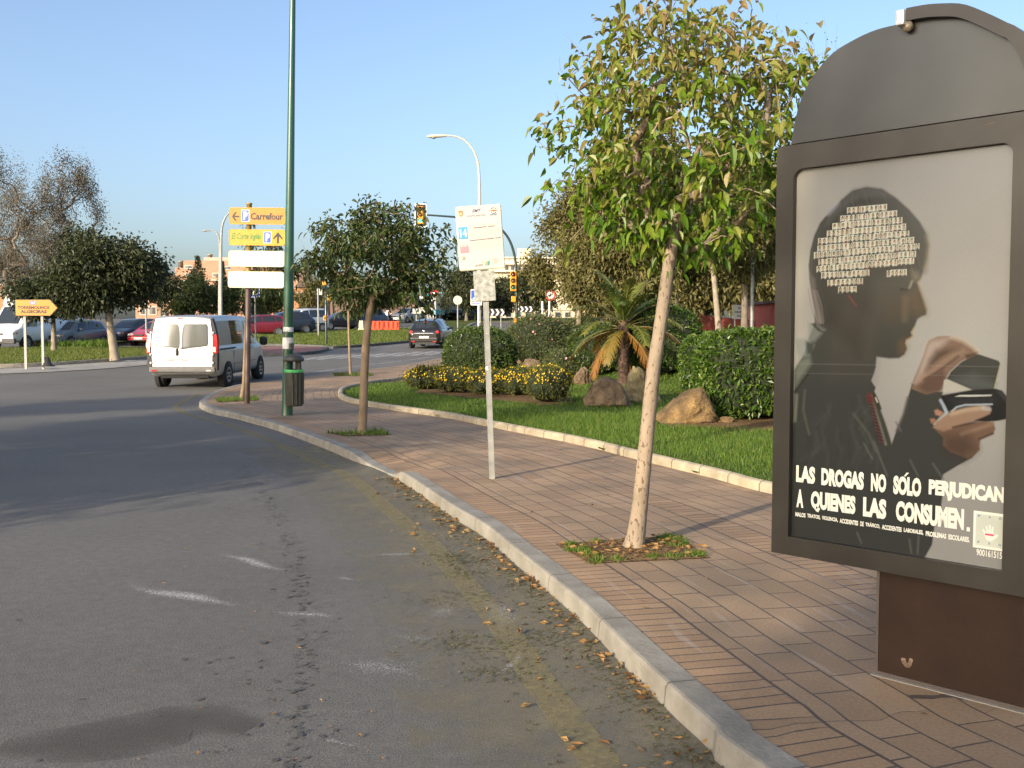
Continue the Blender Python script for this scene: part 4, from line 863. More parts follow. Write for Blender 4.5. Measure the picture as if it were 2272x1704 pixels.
def stonemat(name, c1, c2):
    m, t, b = newmat(name); L = t.links.new; tc = t.nodes.new('ShaderNodeTexCoord')
    n = t.nodes.new('ShaderNodeTexNoise'); n.inputs['Scale'].default_value = 2.6; n.inputs['Detail'].default_value = 9; n.inputs['Roughness'].default_value = .65; n.inputs['Distortion'].default_value = .6; L(tc.outputs['Object'], n.inputs['Vector'])
    r = t.nodes.new('ShaderNodeValToRGB'); r.color_ramp.elements[0].position = .32; r.color_ramp.elements[0].color = (*(np.array(c1) * .34), 1); r.color_ramp.elements[1].position = .66; r.color_ramp.elements[1].color = (*c2, 1); e_ = r.color_ramp.elements.new(.5); e_.color = (*c1, 1); L(n.outputs['Fac'], r.inputs[0])
    L(r.outputs[0], b.inputs['Base Color']); b.inputs['Roughness'].default_value = .9
    n2 = t.nodes.new('ShaderNodeTexNoise'); n2.inputs['Scale'].default_value = 9; n2.inputs['Detail'].default_value = 9; n2.inputs['Roughness'].default_value = .65; L(tc.outputs['Object'], n2.inputs['Vector'])
    bp = t.nodes.new('ShaderNodeBump'); bp.inputs['Strength'].default_value = 1.0; bp.inputs['Distance'].default_value = .10; L(n2.outputs['Fac'], bp.inputs['Height']); L(bp.outputs[0], b.inputs['Normal']); return m
def rock(label, px0, px1, pyt, pyb, seed, m, depth=.7, peak=(0, 0), cut=5, dy=0.0, pf=None):
    """boulder filling the given extents at the distance of its foot"""
    h = lp((px0 + px1) / 2, pyb); Y = h.y + dy; s = 1 / PXM(Y); w = (px1 - px0) * s; H = (pyb - pyt) * s
    rg = np.random.default_rng(seed); bm = bmesh.new(); bmesh.ops.create_icosphere(bm, subdivisions=5, radius=1)
    d = np.array([v.co[:] for v in bm.verts]); F = [[v.index for v in f.verts] for f in bm.faces]; bm.free()
    V = d.copy()
    for k in range(cut):                              # planar facets
        n = unit(rg.normal(size=3) * np.array([1, 1, .7])); o = rg.uniform(.62, .85); q = V @ n; V = V - np.maximum(0, q - o)[:, None] * n * .93
    V += unit(d) * (.05 * np.sin(d @ rg.normal(size=3) * 5) + .035 * np.sin(d @ rg.normal(size=3) * 11) + .015 * rg.normal(size=len(d)))[:, None]
    from mathutils import noise as mn
    fr_ = np.array([mn.fractal(Vector(q * 2.8 + seed), .7, 2.1, 6) for q in V]); V += unit(d) * (.075 * fr_)[:, None]
    V[:, 0] += peak[0] * np.maximum(0, V[:, 2]); V[:, 2] = np.where(V[:, 2] < -.15, -.15 + (V[:, 2] + .15) * .3, V[:, 2])
    lo, hi = V.min(0), V.max(0); V = (V - lo) / (hi - lo)
    if pf: V[:, 2] *= np.interp(V[:, 0], *zip(*pf))
    V = (V - np.array([.5, .5, 0])) * np.array([w, w * depth, H * 1.08]); V[:, 2] -= H * .08
    X = AT((px0 + px1) / 2, pyb, Y).x
    o = npmesh('boulder', V, F, m, smooth=False); o.location = (X, Y + w * depth * .5, lz(X, Y)); o.data.polygons.foreach_set('use_smooth', np.ones(len(F), bool))
    tag(o, label, 'boulder', 'boulders on the lawn'); return o
S1 = stonemat('brown_stone', (0.20, 0.135, 0.075), (0.30, 0.215, 0.12)); S2 = stonemat('golden_stone', (0.20, 0.125, 0.052), (0.37, 0.235, 0.085)); S3 = stonemat('mossy_stone', (0.23, 0.185, 0.09), (0.34, 0.28, 0.15))
rock('small rounded boulder next to the flowers, leftmost of the main group', 1270, 1316, 820, 862, 71, S1, dy=1.2)
rock('broad brown boulder in the middle of the lawn group', 1293, 1412, 836, 905, 72, S1, .8, (-.1, 0), 7, pf=[(0, .5), (.12, .8), (.45, 1), (.75, .93), (.9, .6), (1, .3)])
rock('upright mossy boulder leaning behind the broad brown one', 1384, 1478, 814, 899, 73, S3, .6, (-.25, 0), 4, dy=.55, pf=[(0, .75), (.25, 1), (.5, .9), (.75, .5), (1, .2)])
rock('large golden brown boulder under the big hedge', 1446, 1606, 854, 943, 74, S2, .75, (.1, 0), 8, pf=[(0, .12), (.15, .38), (.4, .72), (.66, .98), (.78, .97), (.9, .7), (1, .3)])
rock('flat topped stone in front of the oleander', 1157, 1206, 799, 824, 75, S1, .8, (0, 0), 4, dy=1.0)
rock('low reddish stone beside the domed bush', 1148, 1172, 794, 816, 76, S1, .8, (0, 0), 4, dy=2.2)
rock('little stone half buried at the foot of the big hedge', 1596, 1634, 925, 940, 77, S2, .8, (0, 0), 4)
def palm(px, pyb, pyhub):
    rg = np.random.default_rng(81); h = lp(px, pyb); Y = h.y + .3; X = AT(px, pyb, Y).x; z0 = lz(X, Y); hz = AT(px, pyhub, Y).z - z0
    root = thing('palm_tree', 'small palm with green upper and orange dying lower fronds among the boulders', 'palm', (X, Y, z0))
    mb = MB(); mb.lathe([(.13, -.03), (.15, .1), (.14, hz * .5), (.17, hz * .8), (.12, hz)], 14)
    for i in range(170):                              # old leaf bases
        a = rg.uniform(0, 6.28); z = rg.uniform(.15, hz); r = .13; c, s = math.cos(a), math.sin(a); l = rg.uniform(.07, .16); w = .028; o = .06 + .05 * rg.random()
        mb.add([(c * r - s * w, s * r + c * w, z), (c * r + s * w, s * r - c * w, z), (c * (r + o) , s * (r + o), z + l)], [(0, 1, 2)])
    mb.build('trunk', mat('palm_fibre', (0.115, 0.07, 0.05), .95, var=.55, scale=18, bump=.8), root)
    V = []; F = []; H = []; nF = 34
    RV = MB()
    for i in range(nF):
        f = i / nF; a = i * 2.399; el = R(82 - 105 * f ** 1.05 + rg.normal() * 5); Lr = rg.uniform(1.6, 2.0) * (1 if f < .7 else .95); dead = 1.0 if f > .88 else (0.5 if f > .76 else 0)
        hu = .12 + .25 * rg.random() if not dead else (.85 if dead == 1 else .55 + .2 * rg.random()); hc = np.array([math.cos(a), math.sin(a), 0]); P0 = np.array([0, 0, hz - .02 - .18 * f]); pts = []; n = 18; e_ = el; p = P0.copy()
        for k in range(n + 1):
            pts.append(p.copy()); p = p + (hc * math.cos(e_) + np.array([0, 0, 1]) * math.sin(e_)) * Lr / n; e_ -= R(2.6 + 2.2 * k / n * (1.3 - .3 * f))
        RV.tube(pts, [.012 * (1 - .8 * k / n) + .002 for k in range(n + 1)], 4, cap=False)
        side = np.cross(hc, [0, 0, 1])
        for k in range(2, n):
            t = k / n; T = unit(pts[k + 1] - pts[k]); ll = .33 * math.sin(math.pi * (.12 + .82 * t)) ** .8 * rg.uniform(.85, 1.1)
            for sub in range(3):
                q = pts[k] + (pts[k + 1] - pts[k]) * (sub / 3)
                for s in (-1, 1):
                    dd = unit(T * .75 + side * s * .62 + np.array([0, 0, .12 - .35 * dead]) + rg.normal(size=3) * .09); w = np.cross(dd, unit(np.cross(T, side))) * .012; b0 = len(V)
                    m_ = q + dd * ll * .55 - np.array([0, 0, .015]); tip = q + dd * ll - np.array([0, 0, .07 * ll / .3])
                    V += [q - w, q + w, m_ + w, m_ - w, tip]; F += [(b0, b0 + 1, b0 + 2), (b0, b0 + 2, b0 + 3), (b0 + 3, b0 + 2, b0 + 4)]; H += [min(1, max(0, hu + rg.normal() * .07 + .12 * t))] * 5
    npmesh('fronds', V, F, leafmat('palm_leaf', [(0.045, 0.10, 0.012), (0.095, 0.15, 0.02), (0.18, 0.17, 0.03), (0.27, 0.15, 0.03), (0.33, 0.14, 0.035)], .25, .45, .35), root, H)
    RV.build('frond_stalks', mat('palm_stalk', (0.22, 0.17, 0.06), .6), root)
palm(1383, 858, 716)

# ---- background trees on the garden mound and beyond
def bgtree(name, label, px, Y, pyt, wpx, seed, leaf, barkm, trunk_r=.13, fork_py=None, n_leaf=5200, cbot=None, zf=gz, lean=0, leafL=.16, group=None, cat='tree', n_attr=120, ncl=60, cluster=None, twigs=40, dz=0, shell=.4, W=.45, h=0.0, hue_z=None):
    b = AT(px, 700, Y); zb = zf(b.x, Y) + h; s = 1 / PXM(Y); zt = AT(px, pyt, Y).z; zc0 = AT(px, cbot, Y).z if cbot else zb + (zt - zb) * .25
    fk = AT(px, fork_py, Y).z if fork_py else zc0 + (zt - zc0) * .25; r = wpx * s / 2
    T = [(b.x, Y, zb - .05, trunk_r * 1.25), (b.x + lean * .1, Y, zb + .3, trunk_r), (b.x + lean * .5, Y, (zb + fk) / 2, trunk_r * .85), (b.x + lean, Y, fk, trunk_r * .7)]
    return tree(name, label, T, (b.x + lean, Y, (zt + zc0) / 2), (r, r * .9, (zt - zc0) / 2), seed, leaf, barkm, n_attr=n_attr, n_leaf=n_leaf, L=(leafL * .7, leafL * 1.2), W=W, curl=(0, .5), ncl=ncl, spread=.1, segs=1, group=group, cat=cat, r_tip=.012, cluster=cluster or r * .16, twigs=twigs, shell=shell, hue_z=hue_z)
gB = 'loose olive brown trees along the garden'
bgtree('loose_tree', 'olive brown tree at the left edge of the tree row, over the round red sign', 1285, 41, 410, 215, 91, L_BROWN, B_PALE, fork_py=620, cbot=690, zf=lz, n_leaf=32000, group=gB, leafL=.165, W=.55)
bgtree('loose_tree', 'olive brown tree rising behind the palm', 1395, 37, 330, 240, 92, L_BROWN, B_PALE, fork_py=600, cbot=680, zf=lz, n_leaf=33000, group=gB, leafL=.165, W=.55)
bgtree('loose_tree', 'olive brown tree behind the near tree fork', 1500, 43, 300, 230, 93, L_BROWN, B_PALE, fork_py=560, cbot=670, zf=lz, n_leaf=32000, group=gB, leafL=.165, W=.55)
bgtree('loose_tree', 'thin tree with pale leaning trunk before the red wall', 1596, 34, 330, 230, 94, L_BROWN, B_PALE, trunk_r=.105, fork_py=520, cbot=650, zf=lz, lean=-.35, n_leaf=26000, group=gB, leafL=.16, W=.55)
bgtree('loose_tree', 'olive brown tree with its trunk beside the white hoarding', 1652, 38, 350, 230, 95, L_BROWN, B_GREY, trunk_r=.14, fork_py=560, cbot=660, zf=lz, n_leaf=26000, group=gB, leafL=.16, W=.55)
bgtree('loose_tree', 'olive brown tree half hidden by the poster panel', 1730, 40, 340, 240, 96, L_BROWN, B_GREY, trunk_r=.15, fork_py=540, cbot=650, zf=lz, n_leaf=22000, group=gB, leafL=.165, W=.55)
bgtree('bare_tree', 'tall nearly bare tree whose twigs rise beside the panel top', 1835, 52, 70, 330, 97, L_BARE, B_GREY, trunk_r=.2, fork_py=450, cbot=640, zf=lz, n_leaf=3000, leafL=.14, twigs=220, n_attr=220)
for i, (px, Y, pyt, w, lab) in enumerate([(1350, 66, 470, 190, 'farther olive tree filling the gap left of the palm fronds'), (1450, 70, 440, 200, 'farther olive tree right above the palm'), (1560, 64, 450, 200, 'farther olive tree behind the pale leaning trunk'), (1660, 62, 440, 190, 'farther olive tree above the white hoarding'), (1770, 66, 400, 240, 'farther olive tree beyond the red kiosk')]):
    bgtree('loose_tree', lab, px, Y, pyt, w, 150 + i, L_BROWN, B_GREY, trunk_r=.2, cbot=722, n_leaf=9000, leafL=.42, twigs=30, group='farther olive trees behind the red wall', zf=lz)
# left
gE = 'dark evergreen trees on the traffic islands'
bgtree('evergreen_tree', 'dense dark round tree with bare leaning trunk on the left lawn', 253, G(253, 797, .13).y, 538, 218, 101, L_DARK, B_PALE, trunk_r=.17, fork_py=650, cbot=705, lean=-.32, n_leaf=36000, leafL=.17, W=.6, cluster=.36, shell=.35, h=.13, twigs=0, group=gE)
bgtree('evergreen_tree', 'smaller dark tree behind the yellow arrow sign', 118, G(118, 779, .13).y, 612, 165, 102, L_DARK, B_PALE, trunk_r=.12, fork_py=680, cbot=715, n_leaf=16000, leafL=.17, W=.6, cluster=.32, h=.13, twigs=0, group=gE)
bgtree('evergreen_tree', 'dark tree over the dark car, left of the white van', 357, 72, 598, 78, 103, L_DARK, B_GREY, trunk_r=.12, cbot=672, n_leaf=4000, leafL=.26, twigs=0, group=gE)
bgtree('bare_tree', 'very tall brownish bare tree at the left edge', 15, 78, 318, 250, 104, L_BARE, B_GREY, trunk_r=.3, fork_py=600, cbot=690, n_leaf=20000, leafL=.15, cluster=.45, twigs=260, n_attr=220, group='tall half bare trees on the left')
bgtree('bare_tree', 'tall half bare grey green tree above the dense round tree', 168, 82, 352, 200, 105, leafmat('grey_green_leaf', [(0.07, 0.065, 0.045), (0.10, 0.095, 0.06), (0.12, 0.10, 0.07), (0.16, 0.15, 0.11)], .2, .6, .2), B_GREY, trunk_r=.26, fork_py=560, cbot=640, n_leaf=11000, leafL=.17, cluster=.4, twigs=200, n_attr=240, group='tall half bare trees on the left')
bgtree('bare_tree', 'brownish bare tree between the two tallest left trees', 85, 92, 470, 150, 106, L_BARE, B_GREY, trunk_r=.2, fork_py=620, cbot=680, n_leaf=12000, leafL=.17, twigs=80, group='tall half bare trees on the left')
gM = 'green trees before the brick apartments'
bgtree('leafy_tree', 'green tree directly above the white van roof', 425, 92, 612, 120, 107, L_MID, B_GREY, cbot=700, n_leaf=5200, leafL=.34, twigs=0, group=gM)
bgtree('leafy_tree', 'green tree behind the white boards', 500, 95, 625, 90, 108, L_MID, B_GREY, cbot=700, n_leaf=3600, leafL=.34, twigs=0, group=gM)
bgtree('leafy_tree', 'dark green tree left of the green lamp post', 590, 98, 628, 100, 109, L_MID, B_GREY, cbot=695, n_leaf=4200, leafL=.34, twigs=0, group=gM)
bgtree('leafy_tree', 'reddish green tree in front of the orange wall', 690, 96, 622, 60, 110, L_BROWN, B_GREY, cbot=690, n_leaf=2200, leafL=.3, twigs=0, group=gM)
bgtree('leafy_tree', 'dark green tree behind the orange barrier', 845, 100, 618, 92, 111, L_DARK, B_GREY, cbot=690, n_leaf=4200, leafL=.34, twigs=0, group=gM)
def conifer(label, px, Y, pyt, pyb, wpx, seed):
    rg = np.random.default_rng(seed); b = AT(px, 700, Y); z0 = gz(b.x, Y); H = AT(px, pyt, Y).z - z0; r = wpx / PXM(Y) / 2
    root = thing('conifer_tree', label, 'tree', (b.x, Y, z0), group='conifers before the brick apartments'); mb = MB(); mb.tube([(0, 0, -.05), (0, 0, H * .95)], [.2, .03], 8); X = []; D = []
    zb = AT(px, pyb, Y).z - z0
    for lev in range(26):
        f = lev / 26; z = zb + (H - zb) * f; rr = r * ((1 - f) ** 1.15 + .02) * rg.uniform(.75, 1.15)
        for k in range(9):
            a = rg.uniform(0, 6.28); e_ = np.array([math.cos(a) * rr, math.sin(a) * rr, z - rr * .05 + rr * .25]); mb.tube([(0, 0, z), tuple(e_)], [.03, .01], 3, cap=False)
            for q in range(16):
                t = rg.random() ** .6; X.append(np.array([0, 0, z]) * (1 - t) + e_ * t + rg.normal(size=3) * .06); D.append(np.array([math.cos(a), math.sin(a), .35]) + rg.normal(size=3) * .6)
    mb.build('trunk', B_GREY, root); X = np.array(X); D = np.array(D); n = len(X); V, F, q = leaf_geo(X, D, rg.uniform(.14, .32, n), rg.uniform(.06, .11, n), rg, .2, .2, 1)
    npmesh('crown', V, F, leafmat('conifer_leaf', [(0.035, 0.045, 0.02), (0.06, 0.07, 0.032), (0.09, 0.095, 0.045)], .1, .6, .2), root, np.repeat(rg.random(n), q))
conifer('pointed conifer before the left part of the brick apartments', 441, 118, 566, 690, 75, 121)
conifer('pointed conifer behind the twin street lamps', 494, 122, 578, 690, 50, 122)
gR = 'trees on the far roundabout'
bgtree('evergreen_tree', 'broad dark tree above the grey round sign back', 1035, 104, 575, 105, 112, L_DARK, B_GREY, trunk_r=.2, cbot=690, fork_py=690, n_leaf=9000, leafL=.34, twigs=0, group=gR)
bgtree('evergreen_tree', 'broad dark tree right of the traffic light pole', 1180, 100, 594, 110, 113, L_DARK, B_GREY, trunk_r=.2, cbot=690, fork_py=690, n_leaf=9000, leafL=.34, twigs=0, group=gR)
bgtree('evergreen_tree', 'dark tree between signal pole and bus stop plate', 1105, 112, 610, 90, 114, L_DARK, B_GREY, trunk_r=.2, cbot=688, fork_py=690, n_leaf=6000, leafL=.36, twigs=0, group=gR)
conifer('distant thin conifer left of the no entry sign', 972, 150, 616, 680, 22, 123)
# hazy planted bank beyond the motorcycle
rg = np.random.default_rng(131); X = np.stack([rg.uniform(-38, -14, 9000), rg.uniform(140, 146, 9000), 0 * np.arange(9000)], 1)
zt_ = AT(900, 655, 143).z + 1.3 * np.sin(X[:, 0] * .9) * np.sin(X[:, 0] * .37 + 1) + .6 * np.sin(X[:, 0] * 2.3); X[:, 2] = gz(0, 143) + (zt_ - gz(0, 143)) * rg.random(9000) ** .7
V, F, q = leaf_geo(X, rg.normal(size=(9000, 3)), .7, .35, rg, .2, .2, 1)
npmesh('undergrowth', V, F, leafmat('bank_leaf', [(0.05, 0.055, 0.025), (0.085, 0.085, 0.04), (0.12, 0.105, 0.06)], .15, .6, .2), None, np.repeat(rg.random(9000), q))['kind'] = 'stuff'
# weeds at the back edge of the left island
blades('weeds', 3500, [G(85, 778)[:2], G(250, 775)[:2], G(250, 768)[:2], G(85, 770)[:2]], lambda x, y: gz(x, y) + .13, .08, .42, .03, 132, 'grass_blades', GC)
# ---- trees outside the frame on the left and behind, whose shade lies on the road and the panel
SD = np.array([math.sin(SUN_AZ), math.cos(SUN_AZ)]); SP = np.array([-SD[1], SD[0]])      # towards the sun, across
def offtree(label, u, w, zc, r, rz_, seed, n):
    p = np.array([.788, -.616]) * u + SD * w; z0 = gz(*p)
    T = [(p[0], p[1], z0 - .05, .16), (p[0], p[1], z0 + zc * .35, .13), (p[0], p[1], z0 + zc - rz_ * .6, .1)]
    tree('roadside_tree', label, T, (p[0], p[1], z0 + zc), (r, r, rz_), seed, L_DARK, B_BROWN, n_attr=90, n_leaf=n, L=(.14, .24), W=.5, segs=1, cluster=r * .22, r_tip=.01, group='roadside trees behind the viewer')
offtree('roadside tree behind the viewer that shades the poster panel', .55, 22, 10.9, 2.75, 3.6, 141, 20000)
offtree('tall roadside tree behind the viewer on the far kerb', 6.8, 26, 11, 3.6, 4.4, 142, 6000)
offtree('roadside tree left of the viewer with the nearest road shade', -11.2, 5.0, 4.6, 2.3, 2.0, 143, 13000)
offtree('roadside tree left of the viewer with the middle road shade', -14.8, 2.0, 5.2, 2.0, 2.0, 144, 11000)
offtree('roadside tree left of the viewer with the far road shade', -19.5, 3.0, 5.4, 1.7, 1.7, 145, 9000)
# ---------------------------------------------------------------- street furniture
def lean_thing(name, label, cat, base, top_px, H, group=None):
    """thing whose local z axis runs from its foot to where its top shows"""
    b = base; tp = AT(top_px[0], top_px[1], b.y); d = (tp - b).normalized()
    q = Vector((0, 0, 1)).rotation_difference(d); o = thing(name, label, cat, b, group=group); o.rotation_euler = q.to_euler(); return o
# green lamp post (head above the picture)
b = G(637, 921, KZ)
o = lean_thing('lamp_post', 'tall dark green lamp post with a litter bin on it', 'lamp post', b, (649.5, 0), 8)
mb = MB(); mb.lathe([(.105, -.05), (.10, 0), (.093, .3), (.088, 1.6), (.070, 4.0), (.048, 7.4), (.040, 9.6)], 20); mb.lathe([(.0, 9.6), (.05, 9.6), (.05, 9.66), (0, 9.68)], 14); mb.build('pole', GREENP, o)
mb = MB(); mb.tube([(0, 0, 9.62), (-.25, 0, 9.85), (-.8, 0, 9.95)], [.035, .03, .028], 8); mb.build('arm', GREENP, o)
mb = MB(); mb.box((-1.1, 0, 9.95), (.7, .26, .14), bev=.05); mb.build('lamp_head', CREAMP, o)
mb = MB(); mb.lathe([(.0905, 1.46), (.0915, 1.47), (.0905, 1.53), (.0895, 1.54)], 20); mb.build('tape_band', WHITEP, o)
mb = MB(); mb.lathe([(.094, 1.16), (.0955, 1.17), (.094, 1.35), (.093, 1.36)], 20); mb.build('tape_band', WHITEP, o)
mb = MB(); rg = random.Random(4)
for k in range(7):
    a = R(-70 + 14 * k); z = 1.14 + .04 * rg.random(); mb.add([(math.cos(a) * .098, math.sin(a) * .098, z), (math.cos(a + .22) * .099, math.sin(a + .22) * .099, z), (math.cos(a + .2) * .104, math.sin(a + .2) * .104, z + .13), (math.cos(a - .02) * .1, math.sin(a - .02) * .1, z + .10)], [(0, 1, 2, 3)])
mb.build('sticker', mat('torn_sticker', (0.16, 0.17, 0.13), .7, var=.8, scale=40), o)
# litter bin on the post
bx = AT(654, 900, b.y - .06); o = thing('litter_bin', 'dark grey plastic litter bin with domed lid fixed to the green lamp post', 'litter bin', (bx.x, b.y - .10, b.z + .17), rz=R(-25))
mb = MB(); pr = [(.0, 0), (.135, 0), (.148, .02), (.160, .60), (.164, .635), (.156, .64), (.150, .60), (.145, .08), (0, .08)]; mb.lathe(pr, 28); mb.build('body', PLASTIC, o)
for a in (-62, -38, -12, 14, 40):
    m_ = MB(); m_.tube([(math.cos(R(a)) * .150, math.sin(R(a)) * .150, .03), (math.cos(R(a)) * .163, math.sin(R(a)) * .163, .57)], [.014, .014], 6); m_.build('rib', PLASTIC, o)
mb = MB(); mb.lathe([(.1655, .585), (.1675, .59), (.1675, .630), (.1655, .634)], 28); mb.build('green_band', mat('green_band', (0.10, 0.55, 0.14), .5, var=.35, scale=14), o)
mb = MB(); mb.box((0, .13, .73), (.10, .05, .30), bev=.01); mb.build('bracket', PLASTIC, o)
mb = MB(); mb.lathe([(0.0, .905), (.06, .902), (.12, .885), (.165, .85), (.178, .82), (.178, .785), (.165, .775), (.0, .785)], 28); mb.build('lid', PLASTIC, o)
# bus stop sign
b = G(1092, 1062, KZ); o = lean_thing('bus_stop_sign', 'white bus stop information board on a leaning square steel pole', 'bus stop', b, (1078, 668), 2.6)
u = 9.8 / FN * b.y / 9.8                                            # metres per pixel at the pole
mb = MB(); hp = (1062 - 470) * u
for (cx_, cy_, w, d_) in ((0, -.020, .040, .010), (-.024, -.004, .008, .046), (.024, -.004, .008, .046)): mb.box((cx_, cy_, hp / 2 - .1), (w, d_, hp + .1))
mb.build('pole', GALV, o)
mb = MB(); mb.box((-.012, -.030, (1062 - 815) * u), (.026, .002, .035)); mb.build('sticker', WHITEP, o)
for y_, h_ in ((800, .06), (738, .03)): mb = MB(); mb.box((0.004, -.0285, (1062 - y_) * u), (.034, .002, h_)); mb.build('sticker', mat('torn_grey_sticker', (.28, .27, .25), .8, var=.6, scale=40), o)
ax = Matrix.Rotation(R(-2.2), 4, 'Y')                                # the board hangs a little askew
pw, ph = 97 * u, 137 * u; pz0 = (1062 - 596) * u; pxc = (1071.5 - 1076) * u
M_ = Matrix.Translation((pxc, -.045, pz0)) @ ax
mb = MB(); mb.prism(rrect(pw, ph, .008, 3, 0, ph / 2), -.012, .012, M=M_); bd = mb.build('info_board', mat('information_panel', (0.47, 0.46, 0.42), .35, var=.03), o)
mb = MB(); rp = rrect(pw, ph, .008, 3, 0, ph / 2)
for i in range(len(rp)):
    a_, c_ = rp[i], rp[(i + 1) % len(rp)]; mb.tube([(a_[0], 0, a_[1]), (c_[0], 0, c_[1])], .0095, 6, cap=False, M=M_)
mb.build('edge_trim', mat('pale_yellow_trim', (.62, .60, .40), .5), o)
def bxy(fx, fy): return (-pw / 2 + fx * pw, ph * (1 - fy))           # fractions of the board
def P2(mbx, fx, fy, fw, fh, mi=0, d=-.0135, M=M_):
    x, z = bxy(fx, fy + fh); mbx.add([(x, d, z), (x + fw * pw, d, z), (x + fw * pw, d, z + fh * ph), (x, d, z + fh * ph)], [(0, 1, 2, 3)], mi, False, M)
mb = MB(); P2(mb, .02, .315, .205, .19, 0); mb.build('route_square', mat('cyan_print', (0.06, 0.30, 0.48), .5), bd)
mb = MB(); P2(mb, .03, .63, .20, .10, 0, -.0134)
for k in range(9): P2(mb, .035 + .02 * k, .58 + .02 * ((k * 7) % 4), .011, .06, 0, -.0135)
mb.build('pink_print', mat('pink_print', (0.46, 0.24, 0.27), .5), bd)
mb = MB(); x, z = bxy(.055, .475); put_text(mb, '14', x, z, .15 * pw, .13 * ph, -.0145, 0, .02, M=M_); mb.build('lettering', WHITEP, bd)
mb = MB(); x, z = bxy(.36, .095); put_text(mb, 'EMT', x, z, .20 * pw, .048 * ph, -.0145, 0, .015, .35, M=M_); x, z = bxy(.24, .165); put_text(mb, 'INFORMA', x, z, .40 * pw, .034 * ph, -.0145, 1, 0, .35, M=M_); x, z = bxy(.76, .165); put_text(mb, '5418', x, z, .145 * pw, .032 * ph, -.0145, 0, .01, M=M_); mb.build('lettering', [mat('navy_print', (.08, .09, .20), .5), mat('grey_print', (.22, .22, .24), .5)], bd)
mb = MB(); x, z = bxy(.055, .15); mb.prism([(x, z + .02), (x + .02, z), (x + .04, z + .02), (x + .04, z + .06), (x, z + .06)], -.0146, -.0135, 0, M_); mb.prism(rrect(.022, .026, .006, 3, x + .02, z + .028), -.0152, -.0147, 1, M_); mb.build('crest', [mat('orange_red_print', (.68, .16, .06), .5), mat('yellow_print', (.8, .55, .15), .5)], bd)
mb = MB(); x, z = bxy(.84, .085)
for s in (1, -1):
    pts = [(x + .024 * math.cos(R(a)), -.0145, z + s * (.006 + .022 * math.sin(R(a)))) for a in range(20, 161, 20)]; mb.tube(pts, .003, 5, 1, M=M_)
for k, r_ in ((-3, .003), (-2, .0045), (-1, .006), (0, .010), (1, .006), (2, .0045), (3, .003)): mb.lathe([(0, -.001), (r_, 0), (r_, .002), (0, .003)], 10, 0, M=M_ @ Matrix.Translation((x + k * .0125, -.0145, z)) @ Matrix.Rotation(R(90), 4, 'X'))
mb.build('round_emblem', [MATS['orange_red_print'], mat('slate_print', (.2, .22, .3), .5)], bd)
mb = MB(); rg = random.Random(9)
for (fy, xs) in ((.335, ((.36, .30), (.70, .14))), (.53, ((.27, .20), (.50, .13), (.65, .16), (.84, .10)))):
    for fx, w in xs:
        k = fx
        while k < fx + w: wd = rg.uniform(.012, .03); P2(mb, k, fy - .02 * (k - .3), wd, .014, 0); k += wd + .006
for fy0 in (.37, .565):
    for r_ in range(7):
        k = .27 + .02 * rg.random()
        while k < .93: wd = rg.uniform(.02, .08); P2(mb, k, fy0 + r_ * .017 - .02 * (k - .3), wd, .0035, 1 + (rg.random() < .3)); k += wd + rg.uniform(.01, .05)
for r_ in range(7): P2(mb, .76, .845 + r_ * .014, rg.uniform(.06, .18), .004, 1)
P2(mb, .25, .30, .73, .003, 1); P2(mb, .25, .505, .73, .003, 1); P2(mb, .25, .70, .73, .003, 2); P2(mb, .735, .80, .004, .19, 1)
mb.build('timetable_print', [mat('dark_print', (.13, .08, .08), .6), mat('faint_grey_print', (.28, .27, .26), .6), mat('faint_red_print', (.38, .22, .19), .6)], bd)
mb = MB(); x, z = bxy(.34, .96)
for k in range(6): mb.tube([(x + .013 * k, -.014, z), (x + .013 * k + .006, -.014, z + .02), (x + .013 * (k + 1), -.014, z + .006 + .004 * k)], .0016, 4, 0, M=M_)
mb.prism([(x + .095, z + .005), (x + .115, z + .005), (x + .125, z + .05), (x + .105, z + .035)], -.0146, -.0135, 1, M_); mb.prism([(x + .12, z + .005), (x + .14, z + .006), (x + .148, z + .055), (x + .13, z + .045)], -.0146, -.0135, 2, M_); mb.prism(rrect(.02, .014, .005, 3, x + .082, z + .042), -.0146, -.0135, 3, M_); mb.build('swoosh_emblem', [MATS['dark_print'], mat('olive_print', (.3, .32, .1), .5), mat('teal_print', (.05, .25, .22), .5), MATS['yellow_print']], bd)
mb = MB(); x, z = bxy(.06, .84); mb.prism([(x, z + .022), (x + .034, z + .022), (x + .026, z + .036), (x + .008, z + .036)], -.0146, -.0135, 0, M_); mb.prism([(x + .002, z), (x + .03, z + .004), (x + .03, z + .02), (x + .002, z + .02)], -.0146, -.0135, 1, M_); mb.build('house_emblem', [MATS['olive_print'], MATS['faint_grey_print']], bd)
mb = MB(); M2 = Matrix.Translation(((1076 - 1077) * u, -.036, (1062 - 666) * u)) @ Matrix.Rotation(R(-1.2), 4, 'Y'); mb.prism(rrect(46.5 * u, 66 * u, .006, 3, 0, 33 * u), -.012, .012, M=M2); mb.prism(rrect(40 * u, 59 * u, .006, 3, 0, 33 * u), -.0145, -.0122, M=M2)
mb.build('back_plate', mat('weathered_grey_plate', (0.33, 0.335, 0.295), .65, var=.45, scale=22, bump=.3), o)
